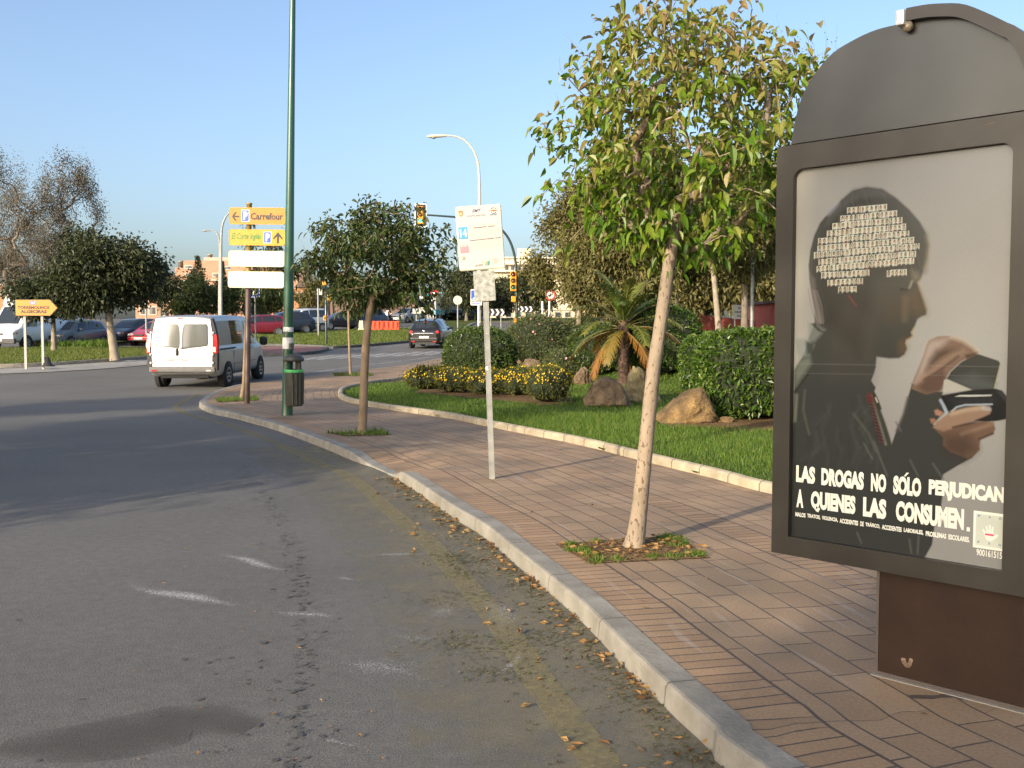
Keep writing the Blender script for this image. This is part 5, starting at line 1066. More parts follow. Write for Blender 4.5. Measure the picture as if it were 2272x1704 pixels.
# direction boards on a brown post
b = G(548, 895, KZ); o = lean_thing('direction_signpost', 'brown post carrying two yellow and two blank white direction boards', 'signpost', b, (553, 453), 4)
u = b.y / FN; hz = (895 - 453) * u; zb = (895 - 640) * u
mb = MB(); mb.lathe([(.058, -.05), (.058, zb), (.05, zb + .01)], 18); mb.build('pole', BROWNP, o)
mb = MB(); mb.lathe([(.052, zb + .01), (.052, hz - .03), (.062, hz - .025), (.062, hz), (0, hz)], 18); mb.build('upper_sleeve', BRASS, o)
for i, (y0, y1, mm, dx) in enumerate([(464, 500, YELP, 0), (511.5, 546, YEL2, 0), (558, 592.5, WHITEP, -1), (603, 639, WHITEP, -1.5)]):
    w, h_ = 125 * u, (y1 - y0) * u; xc = (572 + dx - 551) * u; zc = (895 - (y0 + y1) / 2) * u
    M_ = Matrix.Translation((xc, -.085, zc)) @ Matrix.Rotation(R(-.5), 4, 'Y') @ Matrix.Rotation(R(-4), 4, 'Z')
    mb = MB(); mb.prism(rrect(w, h_, .045, 5), -.02, .02, M=M_)
    bo = mb.build('direction_board', mm, o)
    bo['label'] = ['yellow board with left arrow and P', 'yellow board with green script and up arrow', 'upper blank white board', 'lowest blank white board'][i]
    mb = MB(); pr = rrect(w - .004, h_ - .004, .045, 5)
    for k in range(len(pr)): a_, c_ = pr[k], pr[(k + 1) % len(pr)]; mb.tube([(a_[0], -.0195, a_[1]), (c_[0], -.0195, c_[1])], .006, 5, cap=False, M=M_)
    mb.build('rim', mat('pale_rim', (.60, .52, .25), .5) if i > 1 else mat('amber_rim', (.70, .40, .05), .5), bo)
    X = lambda f: -w / 2 + f * w; Z = lambda f: -h_ / 2 + f * h_; d = -.0215
    if i == 0:
        mb = MB(); put_text(mb, 'Carrefour', X(.385), Z(.27), w * .575, h_ * .42, d, 0, .035, M=M_); mb.build('lettering', INK, bo)
        mb = MB(); mb.prism([(X(.045), Z(.46)), (X(.10), Z(.72)), (X(.135), Z(.72)), (X(.092), Z(.51)), (X(.18), Z(.51)), (X(.18), Z(.41)), (X(.092), Z(.41)), (X(.135), Z(.20)), (X(.10), Z(.20))], d - .001, d + .001, 0, M_); mb.build('arrow', INK, bo)
        px0 = .215
    elif i == 1:
        mb = MB(); put_text(mb, 'El Corte Inglés', X(.045), Z(.27), w * .53, h_ * .50, d, 0, .03, .3, M=M_); mb.build('lettering', GREENINK, bo)
        mb = MB(); mb.prism([(X(.875), Z(.86)), (X(.955), Z(.50)), (X(.955), Z(.36)), (X(.893), Z(.58)), (X(.893), Z(.14)), (X(.857), Z(.14)), (X(.857), Z(.58)), (X(.795), Z(.36)), (X(.795), Z(.50))], d - .001, d + .001, 0, M_); mb.build('arrow', INK, bo)
        px0 = .615
    if i < 2:
        mb = MB(); mb.prism([(X(px0), Z(.14)), (X(px0 + .145), Z(.14)), (X(px0 + .145), Z(.88)), (X(px0), Z(.88))], d - .001, d + .001, 1, M_); mb.prism([(X(px0 + .012), Z(.18)), (X(px0 + .133), Z(.18)), (X(px0 + .133), Z(.84)), (X(px0 + .012), Z(.84))], d - .003, d - .0015, 0, M_); put_text(mb, 'P', X(px0 + .042), Z(.26), w * .07, h_ * .50, d - .0045, 1, .05, M=M_); mb.build('parking_symbol', [BLUEP, WHITEP], bo)
# yellow arrow sign on two posts
b = G(76, 813, .13); u = b.y / FN
o = thing('arrow_sign', 'yellow arrow shaped road sign with black lettering on two grey posts', 'road sign', b)
for px in (57, 95.5):
    x = (px - 76) * u; mb = MB(); mb.box((x, .03, (813 - 668) * u / 2 - .05), (.085, .05, (813 - 668) * u + .1)); mb.build('post', GREYPOST, o)
M_ = Matrix.Translation((0, -.03, 0)); X = lambda px: (px - 76) * u; Z = lambda py: (813 - py) * u
mb = MB(); mb.prism([(X(39), Z(701)), (X(116), Z(701)), (X(133), Z(683.5)), (X(116), Z(665)), (X(39), Z(665))], -.02, .02, M=M_); pn = mb.build('arrow_panel', INK, o)
mb = MB(); mb.prism([(X(40), Z(700)), (X(115.6), Z(700)), (X(131.4), Z(683.5)), (X(115.6), Z(666)), (X(40), Z(666))], -.026, -.021, M=M_); mb.build('yellow_face', YELP, pn)
mb = MB(); put_text(mb, 'TORREMOLINOS', X(44.5), Z(686), 70 * u, 6.8 * u, -.058, 0, .05); put_text(mb, 'ALGECIRAS', X(50.5), Z(695.3), 58 * u, 7.4 * u, -.058, 0, .055); mb.build('lettering', INK, pn)
mb = MB(); mb.prism(rrect(13 * u, 7.4 * u, .02, 3, X(79), Z(672.3)), -.0585, -.0575, 0); put_text(mb, 'A-7', X(74), Z(674.6), 10 * u, 4.6 * u, -.0592, 1, .03); mb.build('route_badge', [mat('badge_blue', (.10, .12, .36), .5), WHITEP], pn)
mb = MB(); mb.box((.0, 0, .35), (.5, .35, .7)); mb.v = mb.v[:]; 
o = thing('cone_marker', 'dark crumpled cone at the foot of the arrow sign', 'cone', (b.x + (101 - 76) * u, b.y + .12, b.z)); mb = MB(); mb.lathe([(.26, 0), (.26, .03), (.16, .05), (.06, .33), (0, .34)], 12); mb.build('body', mat('dark_rubber', (.03, .03, .028), .8), o)

# street lamps
def lamp(label, px, Y, pts, r0, r1, head, group, m=CREAMP, zf=gz, head_dir=(-1, 0, 0), hl=1.0):
    b = AT(px, 700, Y); z0 = zf(b.x, Y); o = thing('street_lamp', label, 'street lamp', (b.x, Y, z0), group=group)
    P = [Vector((0, 0, -.05))] + [AT(x, y, Y) - Vector((b.x, Y, z0)) for x, y in pts]
    Q, _ = resample([(p.x, p.z) for p in P[1:]], .15) if len(P) > 3 else (np.array([(p.x, p.z) for p in P[1:]]), 0)
    path = [P[0], (P[0] + Vector((Q[0][0], 0, Q[0][1]))) * .5] + [(q[0], 0, q[1]) for q in Q]; n = len(path)
    mb = MB(); mb.tube(path, [r0 + (r1 - r0) * k / (n - 1) for k in range(n)], 10); mb.build('pole', m, o)
    e_ = Vector(path[-1]); dx = 1 if head_dir[0] > 0 else -1
    mb = MB(); sec = [(0, .05, .05), (.1, .075, .07), (.45, .13, .085), (.75, .15, .09), (.93, .11, .07), (1.0, .03, .03)]; vs = []; n = 12
    for t, w, h_ in sec:
        for k in range(n): a = 2 * math.pi * k / n; vs.append((e_.x + dx * t * hl, math.cos(a) * w * hl, e_.z + (math.sin(a) * h_ * (1.0 if math.sin(a) > 0 else 1.0) - t * .04) * hl))
    fs = [(i * n + k, i * n + (k + 1) % n, (i + 1) * n + (k + 1) % n, (i + 1) * n + k) for i in range(len(sec) - 1) for k in range(n)]; mb.add(vs, fs, 0, True); mb.add(vs[:n], [tuple(range(n))]); mb.add(vs[-n:], [tuple(range(n))]); hd = mb.build('lamp_head', m, o)
    mb = MB(); mb.lathe([(0, -.075), (.07, -.065), (.11, -.03), (.12, 0), (0, .0)], 12, c=(0, 0, 0), M=Matrix.Translation((e_.x + dx * .66 * hl, 0, e_.z - .09 * hl)) @ Matrix.Scale(hl, 4)); mb.build('diffuser', mat('lamp_diffuser', (.25, .24, .22), .3), hd)
    return o
gl_ = 'curved arm street lamps'
lamp('cream street lamp with curved arm rising behind the bus stop sign', 1063.5, 50, [(1063.5, 560), (1064, 470), (1063.5, 400), (1060, 360), (1050, 333), (1034, 314), (1012, 303), (991, 301)], .10, .042, None, gl_, hl=.98)
lamp('street lamp whose head faces left beside the signpost', 486, 66, [(487, 640), (487.5, 560), (486, 530), (479, 515), (468, 511)], .09, .04, None, gl_, GREYPOST, hl=.62)
lamp('taller street lamp curving right behind the top yellow board', 490, 62, [(490, 640), (491, 530), (495, 495), (506, 475), (520, 466), (532, 463)], .10, .045, None, gl_, GREYPOST, head_dir=(1, 0, 0), hl=.8)
lamp('small distant street lamp left of the bus stop sign', 1010.5, 118, [(1010.5, 640), (1010.5, 560), (1012, 545), (1017, 535), (1012, 531)], .07, .045, None, gl_, CREAMP, hl=.9)
h = AT(1668, 733, 37); z0 = lz(h.x, 37); o = thing('garden_lamp', 'silver cylindrical garden lamp on a pole in front of the loose trees', 'lamp', (h.x, 37, z0)); u = 37 / FN; ht = (733 - 582) * u
mb = MB(); mb.lathe([(.07, -.05), (.068, ht)], 14); mb.build('pole', GALV, o); mb = MB(); mb.lathe([(.07, ht), (.085, ht + .005), (.085, ht + .08), (.075, ht + .085)], 14); mb.build('collar', mat('bright_steel', (.7, .7, .68), .3, .9), o)
mb = MB(); mb.lathe([(.085, ht + .08), (.092, ht + .12), (.088, ht + .80), (.06, ht + .84), (0, ht + .85)], 16); mb.build('lamp_shade', mat('opal_lamp', (.40, .40, .38), .4, var=.08), o)
# traffic lights
def lens(mb, c, r, mi, M=None): mb.lathe([(r * 1.0, 0), (r * .95, .02), (r * .6, .045), (0, .055)], 14, mi, M=(M or Matrix()) @ Matrix.Translation(c) @ Matrix.Rotation(R(90), 4, 'X'))
LR = mat('red_lens', (.10, .012, .01), .25); LA = mat('amber_lens', (.12, .05, .01), .25); LG = mat('green_lens_unlit', (.01, .10, .06), .25)
LGON = mat('green_lens_lit', (.05, .5, .35), .3, emit=((.08, .85, .55), 1.2))
def signal_head(parent, c, s, lit=None, back=False, M=Matrix()):
    """three-lamp head: housing, visors, lenses; c = centre"""
    M = M @ Matrix.Translation(c) @ Matrix.Scale(s, 4)
    if back:
        mb = MB(); mb.prism(rrect(.62, 1.22, .07, 5), .0, .03, 0, M); bp_ = mb.build('backboard', WHITEP, parent); mb = MB(); mb.prism(rrect(.53, 1.13, .05, 5), -.012, -.002, 0, M); mb.build('black_field', BLACKP, bp_)
    mb = MB(); mb.box((0, -.08, 0), (.30, .16, .92), 0, M, .03); hs = mb.build('signal_housing', AMBER, parent)
    for k, z in enumerate((.30, 0, -.30)):
        mb = MB(); lens(mb, (0, -.161, z), .10, 0, M); mb.build('lens', (LR, LA, LGON if lit == 2 else LG)[k], hs)
        mb = MB(); vs = []; n = 10
        for a in range(n + 1):
            t = R(-15 + 210 * a / n); vs += [(math.cos(t) * .118, -.16, z + math.sin(t) * .118), (math.cos(t) * .125, -.16 - .17 * (1 - .45 * abs(math.cos(t)) ** 3), z + math.sin(t) * .125)]
        mb.add(vs, [(2 * a, 2 * a + 1, 2 * a + 3, 2 * a + 2) for a in range(n)], 0, True, M); mb.build('visor', AMBER, hs)
Y = 46; b = AT(1146.5, 720, Y); z0 = gz(b.x, Y); o = thing('traffic_light', 'traffic light mast arching over the road with amber signal heads', 'traffic light', (b.x, Y, z0)); L0 = Vector((b.x, Y, z0)); u = Y / FN
pts = [AT(x, y, Y) - L0 for x, y in ((1146.5, 660), (1145.5, 600), (1140, 560), (1127, 527), (1105, 503), (1078, 490), (1040, 484), (990, 480), (947, 477))]; Q, _ = resample([(p.x, p.z) for p in pts], .15)
path = [(0, 0, -.05)] + [(q[0], 0, q[1]) for q in Q]; mb = MB(); mb.tube(path, [.075] + [.07 - .03 * k / len(Q) for k in range(len(Q))], 10); mb.build('mast', DKGREEN, o)
e_ = AT(933.5, 478, Y) - L0; signal_head(o, (e_.x, -.02, e_.z - .0), .88, 2, True)
e_ = AT(1138.5, 645, Y) - L0; p_ = AT(1138, 608 + 20, Y) - L0
signal_head(o, ((AT(1139, 626, Y) - L0).x, -.05, (AT(1139, 624, Y) - L0).z), .98, None, False, Matrix())
mb = MB(); q = AT(1139.5, 664, Y) - L0; mb.box((q.x, -.09, q.z), (.22, .16, .26), bev=.03); mb.build('walk_signal', AMBER, o)
mb = MB(); q = AT(1143, 711, Y) - L0; mb.box((q.x, -.09, q.z), (.12, .08, .20), bev=.02); mb.build('push_button', AMBER, o)
Y = G(724, 771).y; b = AT(724, 771, Y); z0 = gz(b.x, Y) + .1; L0 = Vector((b.x, Y, z0)); u = Y / FN
o = thing('pedestrian_light', 'black pedestrian light post with amber boxes at the lawn island corner', 'traffic light', L0)
mb = MB(); mb.lathe([(.065, -.1), (.062, 2.9), (.03, 2.95), (0, 2.95)], 12); mb.build('pole', DKGREEN, o)
mb = MB(); q = AT(721.5, 706, Y) - L0; mb.box((q.x, -.08, q.z), (.15, .12, .26), bev=.02); pb_ = mb.build('push_button', AMBER, o); mb = MB(); mb.box((q.x + .01, -.145, q.z), (.07, .01, .09)); mb.build('button_hole', BLACKP, pb_)
mb = MB(); q = AT(731, 660, Y) - L0; mb.box((q.x, -.02, q.z), (.20, .24, .30), bev=.03); mb.build('walk_signal', AMBER, o)
mb = MB(); q = AT(721, 626, Y) - L0; mb.box((q.x, -.04, q.z), (.22, .26, .34), bev=.03); mb.build('walk_signal', AMBER, o)
Y = 84; b = AT(92, 640, Y); z0 = gz(b.x, Y); L0 = Vector((b.x, Y, z0)); o = thing('traffic_light', 'distant amber signal head seen above the arrow sign', 'traffic light', L0); q = AT(92, 618, Y) - L0
mb = MB(); mb.lathe([(.07, 0), (.06, q.z + .3)], 8); mb.build('pole', DKGREEN, o); mb = MB(); mb.box((0, -.1, q.z), (.28, .2, .5), bev=.03); mb.build('signal_housing', AMBER, o)
# road signs
def sign_base(name, label, px, pyb, Y, h=0, cat='road sign', posts=((0,),), r=.035, top=2.2, m=GREYPOST, group=None, zf=gz):
    b = AT(px, 700, Y); z0 = zf(b.x, Y) + h; o = thing(name, label, cat, (b.x, Y, z0), group=group)
    for p in posts:
        mb = MB(); mb.lathe([(r, -.05), (r, top)], 10, c=(p[0], .03, 0)); mb.build('post', m, o)
    return o, Vector((b.x, Y, z0)), Y / FN
def disc(r, n=24): return [(r * math.cos(2 * math.pi * k / n), r * math.sin(2 * math.pi * k / n)) for k in range(n)]
o, L0, u = sign_base('no_entry_sign', 'red no entry sign with white bar before the turquoise truck', 964.5, 0, 82, top=(AT(964, 650, 82).z - gz(-4, 82)) + .3); zc = AT(964.5, 650, 82).z - L0.z
mb = MB(); mb.prism([(a, c + zc) for a, c in disc(.33)], -.02, 0); d_ = mb.build('disc', REDP, o); mb = MB(); mb.prism([(-.24, zc - .06), (.24, zc - .06), (.24, zc + .06), (-.24, zc + .06)], -.028, -.022); mb.build('white_bar', WHITEP, d_)
Y = 52; o, L0, u = sign_base('round_sign', 'round sign seen from its grey back beside the dark hatchback', 1015.5, 0, Y, top=AT(1016, 656, Y).z - gz(-3, Y)); zc = AT(1016.5, 666, Y).z - L0.z
mb = MB(); mb.prism([(a, c + zc) for a, c in disc(10 * u)], .0, .02); d_ = mb.build('disc', mat('grey_sign_back', (.42, .41, .38), .5, .3), o); mb = MB(); mb.lathe([(10 * u, -.01), (10.3 * u, 0), (10 * u, .012)], 24, M=Matrix.Translation((0, .01, zc)) @ Matrix.Rotation(R(90), 4, 'X')); mb.build('rim', BLACKP, d_)
Y = 66; o, L0, u = sign_base('board_sign', 'grey back of a rectangular sign on two posts before the silver car', 936, 0, Y, posts=((-.36,), (.42,)), top=AT(936, 684, Y).z - gz(-5, Y), r=.045); zc = AT(936, 689, Y).z - L0.z
mb = MB(); mb.box((.05, 0, zc), (44 * u, .03, 14 * u)); mb.build('panel', MATS['grey_sign_back'], o)
Y = 49.6; b = AT(1057, 700, Y); z0 = gz(b.x, Y); o = thing('entrance_sign', 'blue and white sign board half hidden behind the bus stop plate', 'sign', (b.x, Y - .15, z0)); u = Y / FN; zc = AT(1057, 660, Y).z - z0
mb = MB(); mb.lathe([(.05, -.05), (.05, zc + .5)], 10, c=(.12, .04, 0)); mb.build('post', WHITEP, o)
mb = MB(); mb.prism(rrect(25 * u, 35 * u, .05, 4, 0, zc), -.02, .02); bo = mb.build('board', WHITEP, o); mb = MB(); mb.prism(rrect(22.5 * u, 21 * u, .04, 4, 0, zc + 5 * u), -.026, -.0215); mb.build('blue_field', BLUEP, bo)
mb = MB(); mb.prism([(-9 * u, zc - 4 * u), (9 * u, zc - 4 * u), (3.5 * u, zc + 8 * u)], -.032, -.027); mb.build('white_triangle', WHITEP, bo); mb = MB()
for k in range(7): mb.box((-8.5 * u + k * 2.9 * u, -.024, zc - 9.0 * u), (1.7 * u, .004, 3.8 * u))
mb.box((0, -.024, zc - 14 * u), (20 * u, .004, 2 * u), 1); mb.build('lettering', [INK, BLUEP], bo)
for (px, py, w, h_, Y, lab) in ((1098, 693, 44, 17, 74, 'nearer chevron board left of the traffic light pole'), (1163, 686, 40, 14, 88, 'farther chevron board right of the traffic light pole')):
    u = Y / FN; o, L0, _ = sign_base('chevron_board', 'black and white ' + lab, px, 0, Y, posts=((-.3,), (.45,)), top=AT(px, py, Y).z - gz(-1, Y), group='chevron boards at the roundabout'); zc = AT(px, py, Y).z - L0.z
    mb = MB(); mb.box((0, 0, zc), (w * u, .03, h_ * u)); bo = mb.build('board', BLACKP, o); mb = MB(); n = 4; s = w * u / n
    for k in range(n):
        x = -w * u / 2 + (k + .12) * s; hh = h_ * u * .42; mb.prism([(x, zc + hh), (x + s * .38, zc + hh), (x + s * .78, zc), (x + s * .38, zc - hh), (x, zc - hh), (x + s * .40, zc)], -.025, -.018)
    mb.build('chevrons', WHITEP, bo)
Y = 60; o, L0, u = sign_base('round_sign', 'tilted round red and white sign on two white posts under the loose trees', 1219, 0, Y, posts=((-.42,), (.0,)), r=.06, top=AT(1219, 668, Y).z - gz(2, Y), m=WHITEP); zc = AT(1221, 655, Y).z - L0.z
M_ = Matrix.Translation((.06, 0, zc)) @ Matrix.Rotation(R(20), 4, 'Y'); mb = MB(); mb.prism(disc(11.5 * u), -.02, .02, M=M_); d_ = mb.build('disc', REDP, o); mb = MB(); mb.prism(disc(8 * u), -.03, -.022, M=M_); mb.prism([(-6 * u, -2 * u), (0, -5 * u), (3 * u, 1 * u), (-1 * u, 4 * u), (-3 * u, 0)], -.036, -.031, 1, M_); mb.build('white_field', [WHITEP, INK], d_)
o, L0, u = sign_base('crossing_sign', 'blue pedestrian crossing sign behind the brown signpost', 566, 0, 46, top=AT(566, 650, 46).z - gz(-12, 46), h=.13); zc = AT(566, 647, 46).z - L0.z
mb = MB(); mb.prism(rrect(.44, .52, .05, 4, 0, zc), -.02, 0); bo = mb.build('panel', WHITEP, o); mb = MB(); mb.prism(rrect(.40, .48, .04, 4, 0, zc), -.026, -.021); mb.build('blue_field', BLUEP, bo); mb = MB(); mb.prism([(-.15, zc - .15), (.15, zc - .15), (0, zc + .17)], -.032, -.027); mb.build('white_triangle', WHITEP, bo)
for px, Y, py0, lab in ((324, 54, 655, 'thin grey sign post left of the white van'), (706, 66, 640, 'thin grey post beside the black pedestrian light'), (900, 150, 655, 'distant thin pole above the wall')):
    b = AT(px, 700, Y); z0 = gz(b.x, Y) + (.1 if Y < 70 else 0); o = thing('sign_post', lab, 'post', (b.x, Y, z0), group='thin grey posts'); mb = MB(); H_ = AT(px, py0, Y).z - z0; mb.lathe([(.05, -.1), (.05, H_), (0, H_ + .01)], 10); mb.build('pole', GREYPOST, o)
    if Y < 70: mb = MB(); mb.box((-.08 if Y < 60 else .1, .02, H_ - .22), (.34, .02, .4)); mb.build('panel', MATS['grey_sign_back'], o)
for px, Y in ((803, 78),):
    b = AT(px, 731, Y); o = thing('barrier_block', 'small cream concrete barrier block behind the lawn', 'barrier', (b.x, Y, gz(b.x, Y))); mb = MB(); mb.prism([(-.30, -.02), (.30, -.02), (.26, .12), (.17, .30), (.15, .85), (-.15, .85), (-.17, .30), (-.26, .12)], -.5, .5); mb.build('body', mat('cream_concrete', (.62, .57, .38), .8), o)
Y = 78; b = AT(855, 731, Y); o = thing('water_barrier', 'orange red plastic road barrier behind the lawn', 'barrier', (b.x, Y, gz(b.x, Y)), rz=R(4)); mb = MB(); w = 60 * Y / FN
prf = [(-.28, -.02), (.28, -.02), (.26, .12), (.16, .35), (.13, .82), (-.13, .82), (-.16, .35), (-.26, .12)]; mb.prism(prf, -w / 2, w / 2, ax='x')
for k in range(6): mb.box((-w / 2 + (k + .5) * w / 6, -.17, .42), (w / 14, .14, .74), bev=.03)
mb.build('body', mat('orange_plastic', (.72, .07, .02), .45, var=.1), o)
# white hoarding in front of the red wall
Y = 44; b = AT(1648, 705, Y); z0 = lz(b.x, Y); u = Y / FN; o = thing('hoarding', 'white notice hoarding with dark lettering above the red wall', 'sign', (b.x, Y, z0)); zc = AT(1648, 692, Y).z - z0
for x in (-.35, .35): mb = MB(); mb.box((x, .03, zc / 2), (.05, .05, zc + .3)); mb.build('post', WHITEP, o)
mb = MB(); mb.prism([(-24 * u, zc - 15 * u), (12 * u, zc - 17 * u), (12 * u, zc + 15 * u), (-22 * u, zc + 16 * u)], -.02, .02); mb.prism([(16 * u, zc - 16 * u), (22 * u, zc - 16 * u), (22 * u, zc + 8 * u), (15 * u, zc + 12 * u)], -.02, .02); bo = mb.build('board', WHITEP, o); mb = MB(); rg = random.Random(3)
for r_ in range(3):
    x = -14 * u + (3 if r_ == 0 else -4 if r_ == 1 else 1) * u
    while x < 9 * u: w = rg.uniform(1.4, 2.6) * u; mb.prism([(x, zc + (6 - 8.5 * r_) * u), (x + w, zc + (6 - 8.5 * r_) * u), (x + w * .8, zc + (11 - 8.5 * r_) * u), (x + w * .1, zc + (10 - 8.5 * r_) * u)], -.026, -.021); x += w + .9 * u
mb.build('lettering', mat('dark_grey_letters', (.10, .10, .12), .6), bo)
# ---------------------------------------------------------------- vehicles
TYRE = mat('tyre_rubber', (.022, .021, .020), .85, var=.2, scale=20); RIM = mat('wheel_rim', (.42, .42, .42), .35, .7); HUBC = mat('grey_wheel_cover', (.20, .20, .20), .45, .4)
CARGLASS = glassmat('car_glass', (.022, .026, .030), .05); TRIM = mat('black_trim', (.018, .018, .018), .6); HEADL = mat('headlamp_glass', (.62, .60, .52), .12, .2); TAIL = mat('tail_lamp', (.50, .012, .012), .2, coat=.5); INDI = mat('orange_lamp', (.75, .22, .02), .3); PLATE = mat('number_plate', (.66, .64, .58), .5); CHROME = mat('chrome', (.75, .75, .75), .12, 1.0); UNDER = mat('underbody', (.015, .015, .015), .9)
def paint(name, c, rough=.3): return mat(name, c, rough, var=.04, coat=.6)
class Car:
    """lofted body: keys are (x, sill z, belt z, roof z, half widths low/belt/roof); x forward"""
    def __init__(s, name, label, keys, col, loc, head, wheel=(1.30, -1.28), wr=.31, tw=.2, group=None, cat='car', zslope=0.0):
        s.k = np.array(keys, float); s.o = thing(name, label, cat, loc, group=group); s.col = col
        s.o.rotation_euler = (0, 0, math.atan2(head[1], head[0]))
        x0, x1 = s.k[0, 0], s.k[-1, 0]; xs = np.unique(np.concatenate([np.linspace(x0, x1, 44), s.k[:, 0]])); rings = []
        for x in xs: rings.append(s.ring(x))
        n = len(rings[0]); V = [p for r in rings for p in r]; m = len(rings); F = [(i * n + k, i * n + (k + 1) % n, (i + 1) * n + (k + 1) % n, (i + 1) * n + k) for i in range(m - 1) for k in range(n)]
        mb = MB(); mb.add(V, F, 0, True); mb.add(rings[0], [tuple(range(n))]); mb.add(rings[-1], [tuple(range(n))]); s.body = mb.build('body', col, s.o)
        s.wheels(wheel, wr, tw)
    def at(s, x): return [np.interp(x, s.k[:, 0], s.k[:, i]) for i in range(1, 7)]
    def half(s, x):
        zs, zb, zr, wl, wb, wr = s.at(x); h = zr - zb
        return [(0, zs), (wl * .8, zs), (wl * .97, zs + .05), (wl, zs + .14), (wl + (wb - wl) * .5 + .015, (zs + zb) * .52), (wb, zb - .10), (wb - .012, zb - .02), (wb - .035, zb), (wb - .035 + (wr - wb + .035) * .5 + .012, zb + h * .5), (wr, zb + h * .88), (wr - .05, zb + h * .975), (wr * .6, zb + h + .004), (0, zb + h + .012)]
    def ring(s, x):
        h = s.half(x); return [(x, y, z) for y, z in h] + [(x, -y, z) for y, z in h[-2:0:-1]]
    def side(s, x, v):
        h = s.half(x); a, b, c = h[7], h[8], h[9]; v2 = v * 2
        return (a[0] + (b[0] - a[0]) * v2, a[1] + (b[1] - a[1]) * v2) if v < .5 else (b[0] + (c[0] - b[0]) * (v2 - 1), b[1] + (c[1] - b[1]) * (v2 - 1))
    def sideglass(s, x0, x1, v0=.10, v1=.93, x0t=None, x1t=None, m=None, name='side_window', sides=(1, -1), off=.010):
        x0t = x0 if x0t is None else x0t; x1t = x1 if x1t is None else x1t
        for sg in sides:
            V = []; nx, nv = 8, 4
            for j in range(nv + 1):
                v = v0 + (v1 - v0) * j / nv
                for i in range(nx + 1):
                    xa, xb = x0 + (x0t - x0) * j / nv, x1 + (x1t - x1) * j / nv; x = xa + (xb - xa) * i / nx; y, z = s.side(x, v); V.append((x, sg * (y + off), z + .002))
            F = [(j * (nx + 1) + i, j * (nx + 1) + i + 1, (j + 1) * (nx + 1) + i + 1, (j + 1) * (nx + 1) + i) for j in range(nv) for i in range(nx)]
            mb = MB(); mb.add(V, F, 0, True); mb.build(name, m or CARGLASS, s.o)
    def topglass(s, xa, xb, fa=.86, fb=.84, name='windscreen', m=None, off=.010, ya=None, yb=None):
        V = []; nx, ny = 8, 8; dx = .004 if xb > xa else -.004
        za, zb_ = s.half(xa)[11][1], s.half(xb)[11][1]; nrm = Vector((-(zb_ - za), 0, xb - xa)).normalized(); nrm = nrm if nrm.z > 0 else -nrm
        for i in range(nx + 1):
            t = i / nx; x = xa + (xb - xa) * t; h = s.half(x); w = h[10][0] * (fa + (fb - fa) * t)
            for j in range(ny + 1): 
                f = -1 + 2 * j / ny; V.append((x + nrm.x * off, f * w, np.interp(abs(f) * w, [h[12][0], h[11][0], h[10][0]], [h[12][1], h[11][1], h[10][1]]) + nrm.z * off))
        F = [(i * (ny + 1) + j, i * (ny + 1) + j + 1, (i + 1) * (ny + 1) + j + 1, (i + 1) * (ny + 1) + j) for i in range(nx) for j in range(ny)]
        mb = MB(); mb.add(V, F, 0, True); return mb.build(name, m or CARGLASS, s.o)
    def wheels(s, wx, r, tw, cover=None):
        for x in wx:
            for sg in (1, -1):
                y = s.at(x)[3]; M = Matrix.Translation((x, sg * (y - tw * .42), r)) @ Matrix.Rotation(R(-90 * sg), 4, 'X')
                mb = MB(); a = r * 1.18; mb.lathe([(a, 0), (a, tw * .47), (a * .7, tw * .475)], 22, M=M @ Matrix.Translation((0, 0, 0))); mb.build('wheel_arch', UNDER, s.o)
                mb = MB(); mb.lathe([(r * .62, -tw / 2), (r * .92, -tw / 2), (r, -tw * .36), (r, tw * .40), (r * .93, tw * .53), (r * .64, tw * .54)], 24, M=M); w = mb.build('wheel', TYRE, s.o)
                mb = MB(); mb.lathe([(r * .64, tw * .52), (r * .60, tw * .56), (r * .52, tw * .47), (r * .2, tw * .50), (0, tw * .52)], 24, M=M)
                for k in range(6): a_ = 2 * math.pi * k / 6; mb.box((math.cos(a_) * r * .36, math.sin(a_) * r * .36, tw * .5), (.05, .05, .03), 1, M)
                mb.build('rim', [cover or RIM, UNDER], w)
    def blob(s, name, c, d, m, parent=None, rz=0, sg=None, sub=2):
        bm = bmesh.new(); bmesh.ops.create_icosphere(bm, subdivisions=3, radius=1); M = Matrix.Translation(c) @ Matrix.Rotation(rz, 4, 'Z'); mb = MB()
        f = lambda q: math.copysign(abs(q) ** .6, q)
        mb.add([M @ Vector((f(v.co.x) * d[0] / 2, f(v.co.y) * d[1] / 2, f(v.co.z) * d[2] / 2)) for v in bm.verts], [[v.index for v in q.verts] for q in bm.faces], 0, True); bm.free(); return mb.build(name, m, parent or s.o)
    def bx(s, name, c, d, m, parent=None, bev=.012): mb = MB(); mb.box(c, d, bev=bev); return mb.build(name, m, parent or s.o)
    def front(s, zl=.62, zp=.42, w=.56, grille=True, hl=(.16, .34, .15), dx=-.12):
        x = s.k[-1, 0]
        for sg in (1, -1): s.blob('headlight', (x + dx, sg * w, zl), hl, HEADL, rz=R(-28 * sg)); s.blob('indicator', (x + dx - .13, sg * (w + .17), zl), (.16, .08, hl[2] * .8), INDI)
        if grille: s.bx('grille', (x - .01, 0, zl - .02), (.06, .62, .10), TRIM)
        s.bx('bumper', (x - .05, 0, zp - .02), (.16, 1.36, .20), s.col, bev=.05); s.bx('air_intake', (x + .015, 0, zp - .10), (.05, .8, .07), TRIM); s.bx('number_plate', (x + .035, 0, zp), (.015, .52, .11), PLATE, bev=0)
    def mirrors(s, x, z, m=None):
        for sg in (1, -1): y = s.side(x, .1)[0]; s.blob('mirror', (x, sg * (y + .10), z), (.11, .20, .14), m or s.col)
